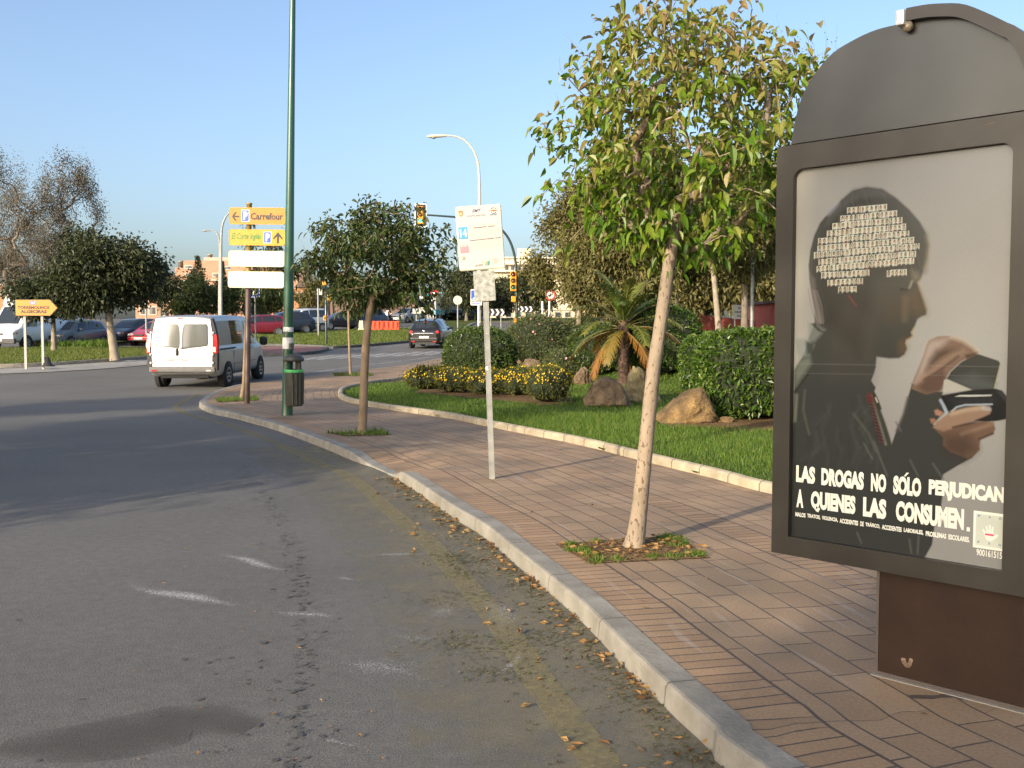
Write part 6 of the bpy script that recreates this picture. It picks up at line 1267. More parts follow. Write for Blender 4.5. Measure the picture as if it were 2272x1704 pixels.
    def backbits(s, zl=.80, zp=.62, w=.60, hl=(.12, .22, .16)):
        x = s.k[0, 0]
        for sg in (1, -1): s.blob('taillight', (x + .12, sg * w, zl), hl, TAIL, rz=R(25 * sg))
        s.bx('bumper', (x + .06, 0, .46), (.14, 1.42, .24), s.col, bev=.05); s.bx('number_plate', (x - .012, 0, zp), (.015, .5, .11), PLATE, bev=0)
HATCH = [(-2.10, .44, .72, .73, .58, .62, .50), (-2.04, .32, .88, .90, .76, .78, .66), (-1.95, .28, .93, .97, .82, .83, .68), (-1.62, .22, .95, 1.38, .87, .87, .57), (-.9, .2, .94, 1.46, .885, .885, .60), (0, .2, .92, 1.465, .885, .885, .61), (.40, .2, .91, 1.39, .885, .88, .59), (1.18, .22, .91, .95, .87, .86, .74), (1.80, .25, .77, .80, .83, .81, .66), (2.05, .32, .66, .68, .74, .72, .56), (2.14, .40, .58, .59, .62, .60, .46)]
def scaled(keys, sx, sz, sy=1.0): return [(k[0] * sx, k[1], k[2] * sz, k[3] * sz, k[4] * sy, k[5] * sy, k[6] * sy) for k in keys]
def hatch(name, label, col, loc, head, sx=1.0, sz=1.0, sy=1.0, group=None, wr=.31):
    c = Car(name, label, scaled(HATCH, sx, sz, sy), col, loc, head, (1.32 * sx, -1.27 * sx), wr, group=group)
    c.topglass(1.12 * sx, .44 * sx); c.topglass(-1.90 * sx, -1.66 * sx, .80, .86, 'rear_window')
    c.sideglass(-.15 * sx, .80 * sx, x1t=.46 * sx); c.sideglass(-1.05 * sx, -.22 * sx); c.sideglass(-1.55 * sx, -1.12 * sx, x0t=-1.42 * sx)
    c.mirrors(.62 * sx, .98 * sz); c.front(.68 * sz, .44, w=.55 * sy); c.backbits(.80 * sz, .60, w=.62 * sy); return c
def road_at(px, py): p = G(px, py); return (p.x, p.y, gz(p.x, p.y))
def slope_fix(c, head):
    """pitch the car so it sits on the sloping road"""
    x, y, z = c.o.location; d = Vector(head).normalized() * 1.3; dz = (gz(x + d.x, y + d.y) - gz(x - d.x, y - d.y)) / 2.6
    c.o.rotation_euler = (0, -math.atan(dz), math.atan2(head[1], head[0]))
gC = 'cars queuing around the junction'
# black hatchback going away (its rear seen)
c = hatch('hatchback', 'black hatchback driving away with red tail lights on', paint('black_car_paint', (.013, .0125, .012), .28), road_at(959, 770), (.12, .993), 1.0, 1.03, group=gC); slope_fix(c, (.12, .993))
c.bx('chrome_strip', (-2.10, 0, .79), (.03, 1.0, .035), CHROME); c.blob('badge', (-2.06, 0, .90), (.04, .12, .09), CHROME); c.bx('diffuser', (-2.03, 0, .30), (.1, 1.2, .14), TRIM); c.bx('high_stop_lamp', (-1.66, 0, 1.37), (.05, .26, .025), TAIL, bev=0)
TLIT = mat('lit_tail_lamp', (.6, .01, .01), .2, emit=((1, .02, .02), 1.2))
for sg in (1, -1): c.blob('brake_light', (-2.02, sg * .66, .86), (.10, .20, .13), TLIT, rz=R(25 * sg))
for sg in (1, -1): c.bx('fog_lamp', (-2.14, sg * .55, .38), (.02, .16, .05), TAIL, bev=0)
c = hatch('hatchback', 'grey blue small hatchback with lit headlights beside the white van cab', paint('grey_blue_paint', (.075, .10, .115), .32), road_at(166, 771), (-.26, -.966), .92, .98, .95, group=gC); slope_fix(c, (-.26, -.966)); c.bx('chrome_strip', (1.955, 0, .68), (.04, .74, .05), CHROME)
c = hatch('saloon_car', 'dark green car behind the trunk of the dense round tree', paint('dark_green_paint', (.016, .024, .024), .3), road_at(300, 763), (-.30, -.95), 1.0, .98, group=gC); slope_fix(c, (-.30, -.95))
c = hatch('hatchback', 'red car peeking out left of the white van', paint('red_car_paint', (.42, .02, .03), .3), road_at(357, 765), (-.25, -.966), .95, .92, group=gC); slope_fix(c, (-.25, -.966))
c = hatch('hatchback', 'dark red hatchback seen just right of the white van', paint('dark_red_paint', (.15, .012, .025), .3), road_at(572, 746), (-.90, -.43), 1.0, 1.0, group=gC); slope_fix(c, (-.90, -.43))
c = hatch('suv_car', 'dark blue car partly behind the green lamp post', paint('dark_blue_paint', (.018, .026, .045), .3), road_at(632, 742), (-.82, -.57), 1.02, 1.12, group=gC, wr=.34); slope_fix(c, (-.82, -.57))
c = hatch('saloon_car', 'black saloon with lit headlight behind the pedestrian light', paint('black_saloon_paint', (.014, .015, .019), .28), road_at(757, 731), (-.80, -.60), 1.05, .97, group=gC); slope_fix(c, (-.8, -.6))
c = hatch('hatchback', 'dark navy car behind the brown street tree trunk', paint('navy_paint', (.016, .03, .065), .3), road_at(806, 726), (-.85, -.52), 1.0, 1.08, group=gC); slope_fix(c, (-.85, -.52))
c = hatch('hatchback', 'silver grey compact car facing us by the orange barrier', paint('silver_paint', (.30, .32, .34), .3), road_at(906, 716), (-.50, -.866), 1.0, 1.02, group=gC); slope_fix(c, (-.5, -.866)); c.bx('pale_bumper', (2.10, 0, .50), (.14, 1.1, .12), mat('pale_bumper', (.6, .6, .56), .5), bev=.04)
c = hatch('pickup_car', 'dark blue car passing behind the chevron boards', paint('mid_blue_paint', (.04, .10, .17), .3), road_at(1122, 706), (.95, -.3), 1.0, 1.0, group=gC); slope_fix(c, (.95, -.3))
# small window van (silver, roof rack)
MPV = [(-1.98, .40, .98, 1.0, .76, .76, .66), (-1.93, .26, 1.02, 1.70, .81, .80, .66), (-1.6, .22, 1.04, 1.79, .83, .82, .68), (-.2, .22, 1.03, 1.81, .84, .83, .69), (.45, .22, 1.02, 1.72, .84, .83, .67), (1.10, .23, 1.02, 1.06, .83, .82, .72), (1.72, .25, .88, .90, .79, .78, .64), (1.95, .32, .74, .75, .72, .70, .54), (2.02, .40, .62, .63, .60, .58, .44)]
c = Car('window_van', 'small silver window van with roof rack behind the dark blue car', MPV, paint('pale_silver_paint', (.42, .45, .47), .3), road_at(672, 736), (-.66, -.75), (1.24, -1.28), .31, cat='van', group=gC); slope_fix(c, (-.66, -.75))
c.topglass(1.04, .50); c.sideglass(-.05, .85, x1t=.52); c.sideglass(-.95, -.15); c.sideglass(-1.8, -1.05); c.mirrors(.66, 1.14, mat('white_mirror', (.7, .7, .66), .4)); c.front(.74, .46); c.backbits(1.1, .62, .72, (.1, .14, .5)); c.bx('side_strip', (-.4, .853, .62), (2.4, .02, .07), TRIM, bev=0); c.bx('side_strip', (-.4, -.853, .62), (2.4, .02, .07), TRIM, bev=0)
mb = MB(); [mb.tube([(-1.5, s_ * .55, 1.84), (.2, s_ * .55, 1.86)], .02, 5) for s_ in (1, -1)]; [mb.tube([(x_, -.55, 1.87), (x_, .55, 1.87)], .018, 5) for x_ in (-1.4, -.8, -.2)]; mb.build('roof_rack', TRIM, c.o)
# the white van that drives away
VAN = [(-2.40, .46, .98, 1.08, .86, .88, .83), (-2.385, .42, 1.04, 1.30, .90, .905, .82), (-2.285, .38, 1.05, 1.90, .925, .92, .775), (-2.15, .32, 1.07, 1.95, .945, .94, .80), (-.5, .30, 1.07, 1.965, .952, .945, .81), (.70, .30, 1.06, 1.94, .952, .945, .80), (1.05, .30, 1.06, 1.80, .95, .94, .77), (1.75, .32, 1.08, 1.14, .94, .92, .78), (2.10, .36, .98, 1.01, .90, .88, .72), (2.32, .42, .84, .86, .80, .78, .60), (2.39, .5, .70, .71, .66, .64, .48)]
hd = (.03, .9995); VW = mat('silver_white_van_paint', (.50, .50, .485), .46, .75, var=.03, coat=.25)
pr_ = G(500, 857); d_ = Vector(hd).normalized(); rt = Vector((d_.y, -d_.x)); cen = Vector((pr_.x, pr_.y)) + d_ * 1.40 - rt * .82
c = Car('delivery_van', 'white delivery van driving away with the sun glinting in its rear windows', VAN, VW, (cen.x, cen.y, gz(cen.x, cen.y)), hd, (1.62, -1.52), .335, .23, cat='van'); slope_fix(c, hd)
c.topglass(1.66, 1.08); xr = -2.415
def rx(z): return xr + max(0.0, z - 1.08) * .155                     # the upper half of the rear leans forward
def rsheet(ys, zs, off, bow=0.0):
    V = []; n = 12
    for z, (ya, yb) in zip(zs, ys):
        for i in range(n + 1): y = ya + (yb - ya) * i / n; V.append((rx(z) - off - bow * (1 - (y / .8) ** 2), y, z))
    return V, [(j * (n + 1) + i, j * (n + 1) + i + 1, (j + 1) * (n + 1) + i + 1, (j + 1) * (n + 1) + i) for j in range(len(zs) - 1) for i in range(n)]
zz = [.60, .80, 1.0, 1.08, 1.2, 1.4, 1.6, 1.76, 1.84]; lim = lambda z: float(np.interp(z, [.6, 1.0, 1.4, 1.7, 1.84], [.80, .825, .81, .765, .735]))
for sg in (1, -1):
    mb = MB(); V, F = rsheet([(sg * .006, sg * lim(z)) for z in zz], zz, .012); mb.add(V, F, 0, True); mb.build('rear_door', VW, c.o)
    zw = list(np.linspace(0, 1, 9)); top, V, n = 1.72, [], 12
    for f in zw:
        w = .69 - .03 * f - (.02 if f in (0.0, 1.0) else 0)
        for i in range(n + 1):
            y = .012 + (w - .012) * i / n; z = (1.17 - .06 * max(0, 1 - y / .7) ** 1.3) * (1 - f) + top * f; V.append((rx(z) - .020 - .06 * (1 - (y / .75) ** 2), sg * y, z))
    mb = MB(); mb.add(V, [(j * (n + 1) + i, j * (n + 1) + i + 1, (j + 1) * (n + 1) + i + 1, (j + 1) * (n + 1) + i) for j in range(8) for i in range(n)], 0, True); mb.build('rear_window', glassmat('van_rear_glass', (.12, .125, .11), .11), c.o); mb = MB(); mb.add([(p_[0] + .006, (p_[1] - sg * .33) * 1.06 + sg * .33, (p_[2] - 1.44) * 1.07 + 1.44) for p_ in V], [(j * (n + 1) + i, j * (n + 1) + i + 1, (j + 1) * (n + 1) + i + 1, (j + 1) * (n + 1) + i) for j in range(8) for i in range(n)], 0, True); mb.build('window_rubber', mat('window_rubber', (.06, .06, .06), .5), c.o)
pl = [(1.10, .035), (1.25, .022), (1.5, .035), (1.64, .055), (1.745, .10)]
mb = MB(); V = []
for z, w in pl: V += [(rx(z) - .096, -w, z), (rx(z) - .096, w, z)]
mb.add(V, [(2 * k, 2 * k + 1, 2 * k + 3, 2 * k + 2) for k in range(4)]); mb.build('door_pillar', mat('shaded_pillar', (.42, .42, .40), .5), c.o)
c.bx('door_seam', (xr - .013, 0, .86), (.004, .012, .50), mat('seam_grey', (.25, .25, .26), .6), bev=0); c.bx('crease', (xr - .013, 0, .79), (.006, 1.36, .018), MATS['seam_grey'], bev=0); c.bx('plate_recess', (xr - .015, .30, .775), (.008, .22, .035), MATS['seam_grey'], bev=0); c.bx('plate_recess', (xr - .015, -.06, .775), (.008, .18, .03), MATS['seam_grey'], bev=0)
c.blob('door_handle', (xr - .02, .13, .99), (.05, .07, .20), TRIM); c.bx('high_stop_lamp', (rx(1.875) - .004, .07, 1.88), (.03, .16, .03), TAIL, bev=.008)
for sg in (1, -1):
    mb = MB(); sec = [(.50, .825, .935), (.8, .835, .945), (1.08, .84, .95), (1.3, .835, .94), (1.5, .82, .905), (1.7, .785, .85), (1.88, .745, .79)]; V = []
    for z, a, b_ in sec: V += [(rx(z) - .012, sg * a, z), (rx(z) - .006, sg * b_, z), (rx(z) + .15, sg * (b_ + .006), z)]
    mb.add(V, [(3 * k + q, 3 * k + q + 1, 3 * k + q + 4, 3 * k + q + 3) for k in range(len(sec) - 1) for q in (0, 1)]); mb.build('corner_trim', TRIM, c.o)
    mb = MB(); sec = [(.96, .845, .945), (1.1, .845, .953), (1.3, .84, .945), (1.46, .83, .915)]; V = []
    for z, a, b_ in sec: V += [(rx(z) - .030, sg * a, z), (rx(z) - .018, sg * b_, z), (rx(z) + .12, sg * (b_ + .014), z)]
    mb.add(V, [(3 * k + q, 3 * k + q + 1, 3 * k + q + 4, 3 * k + q + 3) for k in range(len(sec) - 1) for q in (0, 1)]); mb.build('taillight', TAIL, c.o)
    c.bx('reversing_lamp', (xr - .030, sg * .885, 1.06), (.015, .07, .14), mat('clear_lamp', (.7, .55, .5), .2), bev=.006)
    for z in (.70, .92, 1.50): c.blob('hinge', (rx(z) - .02, sg * .835, z), (.05, .06, .07), VW)
c.bx('bumper', (xr + .05, 0, .52), (.20, 1.78, .15), mat('grey_bumper', (.12, .115, .11), .6), bev=.04); c.bx('reflector', (xr - .055, .74, .50), (.01, .14, .035), TAIL, bev=0); c.bx('reflector', (xr - .055, -.72, .50), (.012, .13, .035), HEADL, bev=0); c.bx('exhaust_tray', (-1.9, 0, .33), (.7, 1.3, .10), UNDER)
mb = MB(); V_, F_ = text_geo('DG052-J-BT', .01); mb.add([(xr - .015, .66 - a * .42, .655 + b_ * .075) for a, b_ in V_], F_); mb.build('lettering', mat('faded_red_letters', (.45, .30, .28), .6), c.o)
# side: rear quarter panel window blank, passenger glass, door, black strip, mirror
c.sideglass(-2.15, -1.05, .10, .94, m=mat('grey_side_panel', (.27, .26, .24), .35, coat=.3), name='blanking_panel', sides=(-1, 1)); c.sideglass(-1.02, -.02, .10, .94); c.sideglass(.32, 1.42, .08, .94, x1t=1.04)
for sg in (1, -1): c.bx('door_rail', (-1.5, sg * .953, 1.06), (1.35, .02, .035), TRIM, bev=0); c.bx('seam', (-.02, sg * .956, .68), (.012, .012, .72), TRIM, bev=0); c.bx('seam', (-1.0, sg * .956, .68), (.010, .010, .6), TRIM, bev=0); c.bx('side_crease', (0, sg * .956, .62), (2.2, .010, .012), TRIM, bev=0)
c.mirrors(1.36, 1.20, TRIM); c.front(.80, .5)
for o_ in c.o.children:
    if o_.name.startswith('mirror'): o_.scale = (1, 1.15, 1.9); o_.location.z -= 1.10
# white cargo van on the left (front seen)
TR = [(-3.0, .45, 1.10, 2.50, .95, .96, .93), (-2.95, .42, 1.12, 2.56, .98, .98, .95), (.55, .42, 1.12, 2.56, .98, .98, .95), (.62, .42, 1.12, 2.28, .98, .97, .80), (1.02, .42, 1.12, 2.20, .97, .96, .78), (1.78, .42, 1.16, 1.24, .95, .93, .80), (2.28, .44, 1.00, 1.02, .90, .88, .74), (2.40, .48, .92, .93, .84, .82, .66)]
hd = (-.20, -.98); p = G(62, 778); c = Car('cargo_van', 'white cargo van with roof deflector partly behind the arrow sign', TR, paint('cargo_white_paint', (.74, .75, .74), .35), (p.x - .6, p.y + 1.6, gz(p.x, p.y + 1.6)), hd, (1.55, -1.7), .36, .22, cat='van'); slope_fix(c, hd)
c.topglass(1.72, 1.06); c.sideglass(.70, 1.50, .06, .92, x1t=1.06); c.mirrors(1.40, 1.45, TRIM); c.front(.86, .55, w=.70, hl=(.16, .36, .20)); c.bx('grille_bar', (2.42, 0, .74), (.04, 1.5, .05), WHITEP, bev=.01); c.bx('lower_bumper', (2.36, 0, .50), (.16, 1.86, .26), mat('dark_bumper', (.05, .05, .05), .6), bev=.04)
mb = MB(); mb.add([(.60, -.80, 2.28), (.60, .80, 2.28), (1.05, .70, 2.24), (1.05, -.70, 2.24), (.60, -.78, 2.95), (.60, .78, 2.95)], [(0, 1, 5, 4), (2, 3, 4, 5), (0, 4, 3), (1, 2, 5), (0, 3, 2, 1)]); mb.build('roof_deflector', WHITEP, c.o)
for sg in (1, -1): c.bx('bonnet_slot', (1.98, sg * .42, 1.145), (.06, .36, .02), TRIM, bev=0)
# turquoise and white truck, and the dark blue van following it
def boxtruck(name, label, px, py, head, build):
    p = G(px, py); o = thing(name, label, 'truck', (p.x, p.y, gz(p.x, p.y)), group=None); o.rotation_euler = (0, 0, math.atan2(head[1], head[0])); build(o); return o
TURQ = paint('turquoise_paint', (.07, .42, .58), .35)
def tb(o):
    def B(n, c, d, m, p=None, bev=.03): mb = MB(); mb.box(c, d, bev=bev); return mb.build(n, m, p or o)
    B('cab', (2.4, 0, 1.62), (1.9, 2.1, 2.0), WHITEP, bev=.14); B('lower_cab', (2.45, 0, .92), (2.0, 2.2, .52), TURQ, bev=.06); B('bumper', (3.38, 0, .50), (.22, 2.2, .34), WHITEP); B('windscreen', (3.33, 0, 1.72), (.06, 1.8, .72), CARGLASS); B('grille', (3.42, 0, .86), (.08, 1.2, .22), TRIM); B('roof_frame', (-.9, 0, 2.98), (4.4, 2.2, .10), TURQ)
    for x in (-3.0, 1.2):
        for y in (-1.05, 1.05): B('stake', (x, y, 2.1), (.09, .09, 1.8), TURQ)
    B('load_bed', (-.9, 0, 1.05), (4.5, 2.2, .3), mat('truck_bed_blue', (.05, .12, .22), .5)); B('load', (-.9, 0, 1.85), (4.2, 2.0, 1.3), mat('pale_load', (.62, .60, .52), .8), bev=.1)
    for y in (-.75, .75): B('headlight', (3.50, y, .58), (.06, .26, .16), HEADL)
    for x in (2.5, -1.9):
        for y in (-1, 1): M = Matrix.Translation((x, y * .95, .45)) @ Matrix.Rotation(R(90), 4, 'X'); mb = MB(); mb.lathe([(0, -.14), (.42, -.14), (.45, -.1), (.45, .1), (.42, .14), (0, .14)], 20, M=M); w = mb.build('wheel', TYRE, o); mb = MB(); mb.lathe([(0, -.15), (.25, -.15), (.25, .15), (0, .15)], 16, M=M); mb.build('rim', RIM, w)
boxtruck('flatbed_truck', 'white truck with turquoise stripe and frame beyond the black hatchback', 982, 713, (-.42, -.9), tb)
c = Car('delivery_van', 'dark blue van between the truck and the blue sign board', scaled(MPV, 1.25, 1.0, 1.1), paint('deep_blue_paint', (.02, .05, .10), .35), road_at(1035, 711), (-.92, -.38), (1.55, -1.6), .33, cat='van'); c.topglass(1.3, .62); c.sideglass(.0, 1.05, x1t=.65); c.sideglass(-1.2, -.15); c.front(.74, .46)
# motorcycle behind the orange barrier
p = G(866, 723); o = thing('motorcycle', 'parked black and white motorcycle behind the orange barrier', 'motorcycle', (p.x, p.y, gz(p.x, p.y))); o.rotation_euler = (0, 0, R(-118))
for x, r in ((.70, .31), (-.66, .31)): M = Matrix.Translation((x, 0, r)) @ Matrix.Rotation(R(90), 4, 'X'); mb = MB(); mb.lathe([(r * .72, -.05), (r * .95, -.06), (r, 0), (r * .95, .06), (r * .72, .05)], 20, M=M); w = mb.build('wheel', TYRE, o); mb = MB(); mb.lathe([(r * .72, -.03), (r * .6, 0), (r * .72, .03)], 18, M=M); [mb.tube([M @ Vector((0, 0, 0)), M @ Vector((math.cos(a) * r * .7, math.sin(a) * r * .7, 0))], .012, 4) for a in (0, 1.26, 2.5, 3.77, 5.0)]; mb.build('rim', RIM, w)
mb = MB(); mb.tube([(.70, .08, .31), (.42, .08, .95)], .03, 6); mb.tube([(.70, -.08, .31), (.42, -.08, .95)], .03, 6); mb.build('fork', CHROME, o); mb = MB(); mb.tube([(.40, -.36, 1.02), (.44, -.15, 1.0), (.44, .15, 1.0), (.40, .36, 1.02)], .018, 6); mb.build('handlebar', TRIM, o)
mb = MB(); mb.box((.05, 0, .55), (.62, .34, .44), bev=.08); mb.build('engine', TRIM, o); mb = MB(); mb.box((.18, 0, .88), (.5, .28, .24), bev=.09); mb.build('tank', BLACKP, o); mb = MB(); mb.box((-.38, 0, .86), (.7, .28, .12), bev=.05); mb.build('seat', TRIM, o); mb = MB(); mb.box((.56, 0, 1.0), (.2, .34, .3), bev=.08); mb.build('fairing', WHITEP, o); mb = MB(); mb.lathe([(0, .05), (.07, .03), (.08, 0), (0, 0)], 14, M=Matrix.Translation((.66, 0, .98)) @ Matrix.Rotation(R(90), 4, 'Y')); mb.build('headlight', HEADL, o); mb = MB(); mb.add([(.6, -.16, 1.12), (.6, .16, 1.12), (.46, .12, 1.42), (.46, -.12, 1.42)], [(0, 1, 2, 3)]); mb.build('windshield', mat('clear_shield', (.55, .58, .6), .1), o)
for sg in (1, -1): mb = MB(); mb.tube([(.40, sg * .3, 1.02), (.36, sg * .38, 1.2)], .01, 4); mb.box((.36, sg * .4, 1.24), (.03, .14, .09), bev=.01); mb.build('mirror', CHROME, o)
# ---------------------------------------------------------------- advertising panel with its poster
DL = 4.59; BL = AT(1720, 1222, DL); ED = Vector((.7015, -.7127, 0)); NR = Vector((-.7127, -.7015, 0))       # panel plane: along ED, facing NR
def PB(px, py):
    """place on the panel plane: (along, height above the panel's lower edge)"""
    d = ray(px, py); t = (BL - CAM).dot(NR) / d.dot(NR); p = CAM + d * t - BL; return p.dot(ED), p.z
WP_, HP = 1.155, PB(1736, 329)[1]
pan = thing('advertising_panel', 'big brown rounded street advertising panel with a poster of a man and wallet', 'billboard', (BL.x, BL.y, KZ)); pan.rotation_euler = (0, 0, math.atan2(ED.y, ED.x)); ZL = BL.z - KZ       # local x along panel, -y towards the viewer
FRAME = mat('brown_metal_frame', (.046, .041, .034), .32, .25, var=.2, scale=3.5, dirt=(.030, .026, .021), spec=.5)
CORTEN = mat('dark_brown_foot', (.030, .016, .010), .55, .0, spec=.2, var=.25, scale=5, bump=.12, bscale=240)
HEADM = mat('grey_green_head_metal', (.070, .071, .067), .28, .45, var=.3, scale=1.6)
x0, z0 = PB(1770, 379); x1, z1 = PB(2249, 318); xb0, zb0 = PB(1758, 1190); xb1, zb1 = PB(2236, 1264)
PX0, PX1, PZ0, PZ1 = (x0 + xb0) / 2 - .002, (x1 + xb1) / 2, (zb0 + zb1) / 2, (z0 + z1) / 2 + .002
DPT = .24
mb = MB(); fr = .0; outer = [(0, 0), (WP_, 0), (WP_, HP), (0, HP)]; cw = rrect(PX1 - PX0, PZ1 - PZ0, .045, 5, (PX0 + PX1) / 2, (PZ0 + PZ1) / 2)
# front frame: ring of four bars, butted, with the rounded opening cut by corner fillets
bars = [((PX0) / 2, HP / 2, PX0, HP), ((PX1 + WP_) / 2, HP / 2, WP_ - PX1, HP), ((PX0 + PX1) / 2, PZ0 / 2, PX1 - PX0, PZ0), ((PX0 + PX1) / 2, (HP + PZ1) / 2, PX1 - PX0, HP - PZ1)]
for (cx_, cz_, w, h_) in bars: mb.box((cx_, -.020, ZL + cz_), (w, .030, h_))
for (cx_, cz_, sx, sz) in ((PX0, PZ1, 1, -1), (PX1, PZ1, -1, -1)):
    r = .045; pts = [(cx_, ZL + cz_)] + [(cx_ + sx * (r - r * math.sin(R(a))), ZL + cz_ + sz * (r - r * math.cos(R(a)))) for a in range(0, 91, 15)]; mb.prism(pts, -.034, -.006)
frm = mb.build('frame', FRAME, pan)
mb = MB(); mb.box((WP_ / 2, DPT / 2 + .002, ZL + HP / 2), (WP_, DPT, HP), bev=.012); mb.build('cabinet', FRAME, pan)
mb = MB(); mb.box((WP_ / 2, DPT / 2 - .006, ZL + HP + .004), (WP_ - .01, DPT, .008)); mb.build('seam', mat('dark_seam', (.01, .01, .01), .8), pan)
mb = MB()
for s_ in (-1,): mb.box((-.003, .06, ZL + HP / 2), (.004, .10, HP - .01))
mb.build('edge_strip', mat('edge_metal', (.30, .27, .22), .35, .6), pan)
# arched head: half disc of sheet metal with the curved strip on its upper right
hx0, hz0 = PB(1757, 322); topx, topz = PB(1985, 60); L_, c_ = hx0, None
HR = topz - HP - .012; pts = []
# arc traced at its left, mirrored about the crown
arc = [PB(x, y) for x, y in ((1758, 322), (1766, 272), (1780, 222), (1806, 172), (1847, 122), (1893, 92), (1945, 68), (2003, 54), (2058, 44), (2106, 38), (2160, 39), (2214, 57), (2272, 112))]
left = arc; right = [(1.062, 2.02), (1.082, 1.94), (1.094, HP + .010)]
cr_, _ = resample(left[1:] + right[:-1], .03); prof = [(left[0][0], HP + .010)] + [tuple(q) for q in cr_] + [right[-1]]
mb = MB(); mb.prism([(a, ZL + b) for a, b in prof], -.012, DPT * .8); hd_ = mb.build('arched_head', HEADM, pan)
st = [PB(x, y) for x, y in ((2022, 24), (2060, 17), (2092, 14), (2147, 15), (2201, 35), (2245, 56), (2272, 70))]; st += [(1.075, 2.085), (1.108, 1.99), (1.124, 1.90)]
so, si = [], []
sq, _ = resample(st, .03)
nn = normals(sq)
mb = MB(); V = []
for (p, q) in zip(sq, nn):
    for (o_, d_) in ((-.0, -.05), (.050, -.05), (.050, .05), (0, .05)): V.append((p[0] + q[0] * o_, d_, ZL + p[1] + q[1] * o_))
n_ = len(sq); mb.add(V, [(i * 4 + k, i * 4 + (k + 1) % 4, (i + 1) * 4 + (k + 1) % 4, (i + 1) * 4 + k) for i in range(n_ - 1) for k in range(4)] + [(0, 1, 2, 3), tuple((n_ - 1) * 4 + k for k in range(4))], 0, False); mb.build('curved_strip', FRAME, pan)
a = PB(2010, 40); mb = MB(); mb.box((a[0] + .004, -.02, ZL + a[1] - .012), (.036, .10, .062), bev=.008); cl = mb.build('end_clip', mat('pale_clip', (.66, .66, .66), .3, .3), pan); mb = MB(); mb.lathe([(.022, -.02), (.024, .0), (0, .002)], 14, M=Matrix.Translation((a[0] + .022, -.045, ZL + a[1] - .045)) @ Matrix.Rotation(R(90), 4, 'X')); mb.build('bolt', mat('dull_bolt', (.25, .21, .15), .5, .4), cl)
# foot
fx0, fz0 = PB(1946, 1272); fb = PB(1941, 1494)
mb = MB(); mb.box((fx0 + .315, .10, ZL / 2 - .01), (.63, .15, ZL + .02)); mb.build('foot', CORTEN, pan)
mb = MB(); mb.box((fx0 - .004, .10, ZL / 2 + .03), (.012, .16, ZL - .06)); mb.box((fx0 + .31, .02, .012), (.62, .008, .016)); mb.build('foot_trim', mat('foot_edge', (.12, .10, .09), .45, .5), pan)
mb = MB(); mb.box((fx0 + .31, .10, -.004), (.66, .20, .016)); mb.build('base_plate', mat('base_concrete', (.26, .24, .2), .9), pan)
bl_ = PB(2007, 1462); mb = MB(); rg = random.Random(2)
for k in range(9): t = -2.6 + 2.2 * k / 8; mb.prism(rrect(.012 + .008 * rg.random(), .016, .005, 2, bl_[0] + .018 * math.cos(t), ZL + bl_[1] - .01 + .045 * math.sin(t) + .02), .0235, .0245)
mb.build('scratch', mat('bare_scratch', (.22, .15, .10), .8, var=.4, scale=60), pan)
mb = MB(); a = PB(2195, 278); mb.prism([(a[0] - .03, ZL + a[1] - .006), (a[0] + .03, ZL + a[1] + .001), (a[0] + .03, ZL + a[1] + .003)], -.0362, -.0352); mb.build('scratch', mat('rust_scratch', (.30, .20, .10), .8), pan)
# ---- poster picture, painted in panel coordinates on a fine sheet
NX, NZ = 400, 660
U, Wz = np.meshgrid(np.linspace(PX0 + .001, PX1 - .001, NX), np.linspace(PZ0 + .001, PZ1 - .001, NZ)); U = U.ravel(); Wz = Wz.ravel()
z7 = lambda pts: [PB(1720 + x / 2.676, 380 + y / 2.676) for x, y in pts]
z8 = lambda pts: [PB(1720 + x / 2.676, 980 + y / 2.676) for x, y in pts]
def sdf(P):
    P = np.array(P); ins = inpoly(U, Wz, P); D = np.full(U.shape, 9.0); n = len(P)
    for i in range(n):
        a, b = P[i], P[(i + 1) % n]; d = b - a; L = max(1e-9, d @ d); t = np.clip(((U - a[0]) * d[0] + (Wz - a[1]) * d[1]) / L, 0, 1); D = np.minimum(D, np.hypot(U - a[0] - t * d[0], Wz - a[1] - t * d[1]))
    return np.where(ins, D, -D)
def mask(P, soft=.003, grow=0.0): return np.clip((sdf(P) + grow) / (2 * soft) + .5, 0, 1)
def line(P, w, soft=.002):
    P = np.array(P); D = np.full(U.shape, 9.0)
    for a, b in zip(P[:-1], P[1:]): d = b - a; L = max(1e-9, d @ d); t = np.clip(((U - a[0]) * d[0] + (Wz - a[1]) * d[1]) / L, 0, 1); D = np.minimum(D, np.hypot(U - a[0] - t * d[0], Wz - a[1] - t * d[1]))
    return np.clip((w - D) / (2 * soft) + .5, 0, 1)
IMG = np.zeros((len(U), 3)); lin = lambda r, g, b: np.array(srgb(r, g, b))
def lay(m, col): 
    global IMG
    IMG = IMG * (1 - m[:, None]) + np.array(col) * m[:, None]
def glow(c, r, pw=1.0): a = PB(*c) if c[0] > 1000 else c; return np.clip(1 - np.hypot(U - a[0], Wz - a[1]) / r, 0, 1) ** pw
fz = (Wz - PZ0) / (PZ1 - PZ0); fu = (U - PX0) / (PX1 - PX0)
IMG[:] = lin(176, 171, 162); lay(np.clip((fz - .55) / .6, 0, 1) * .55, lin(140, 138, 134)); lay(glow((2150, 800), .45) * .8, lin(206, 202, 190)); lay(np.clip(.12 - fu, 0, .12) * 4, lin(198, 190, 168)); lay(np.clip(.25 - fz, 0, 1) * 1.5, lin(165, 160, 152))
rgp = np.random.default_rng(1); nz = sum(np.sin(U * a + Wz * b + p) for a, b, p in zip(rgp.uniform(-30, 30, 8), rgp.uniform(-30, 30, 8), rgp.uniform(0, 6, 8))) / 8; IMG *= (1 + .035 * nz)[:, None]
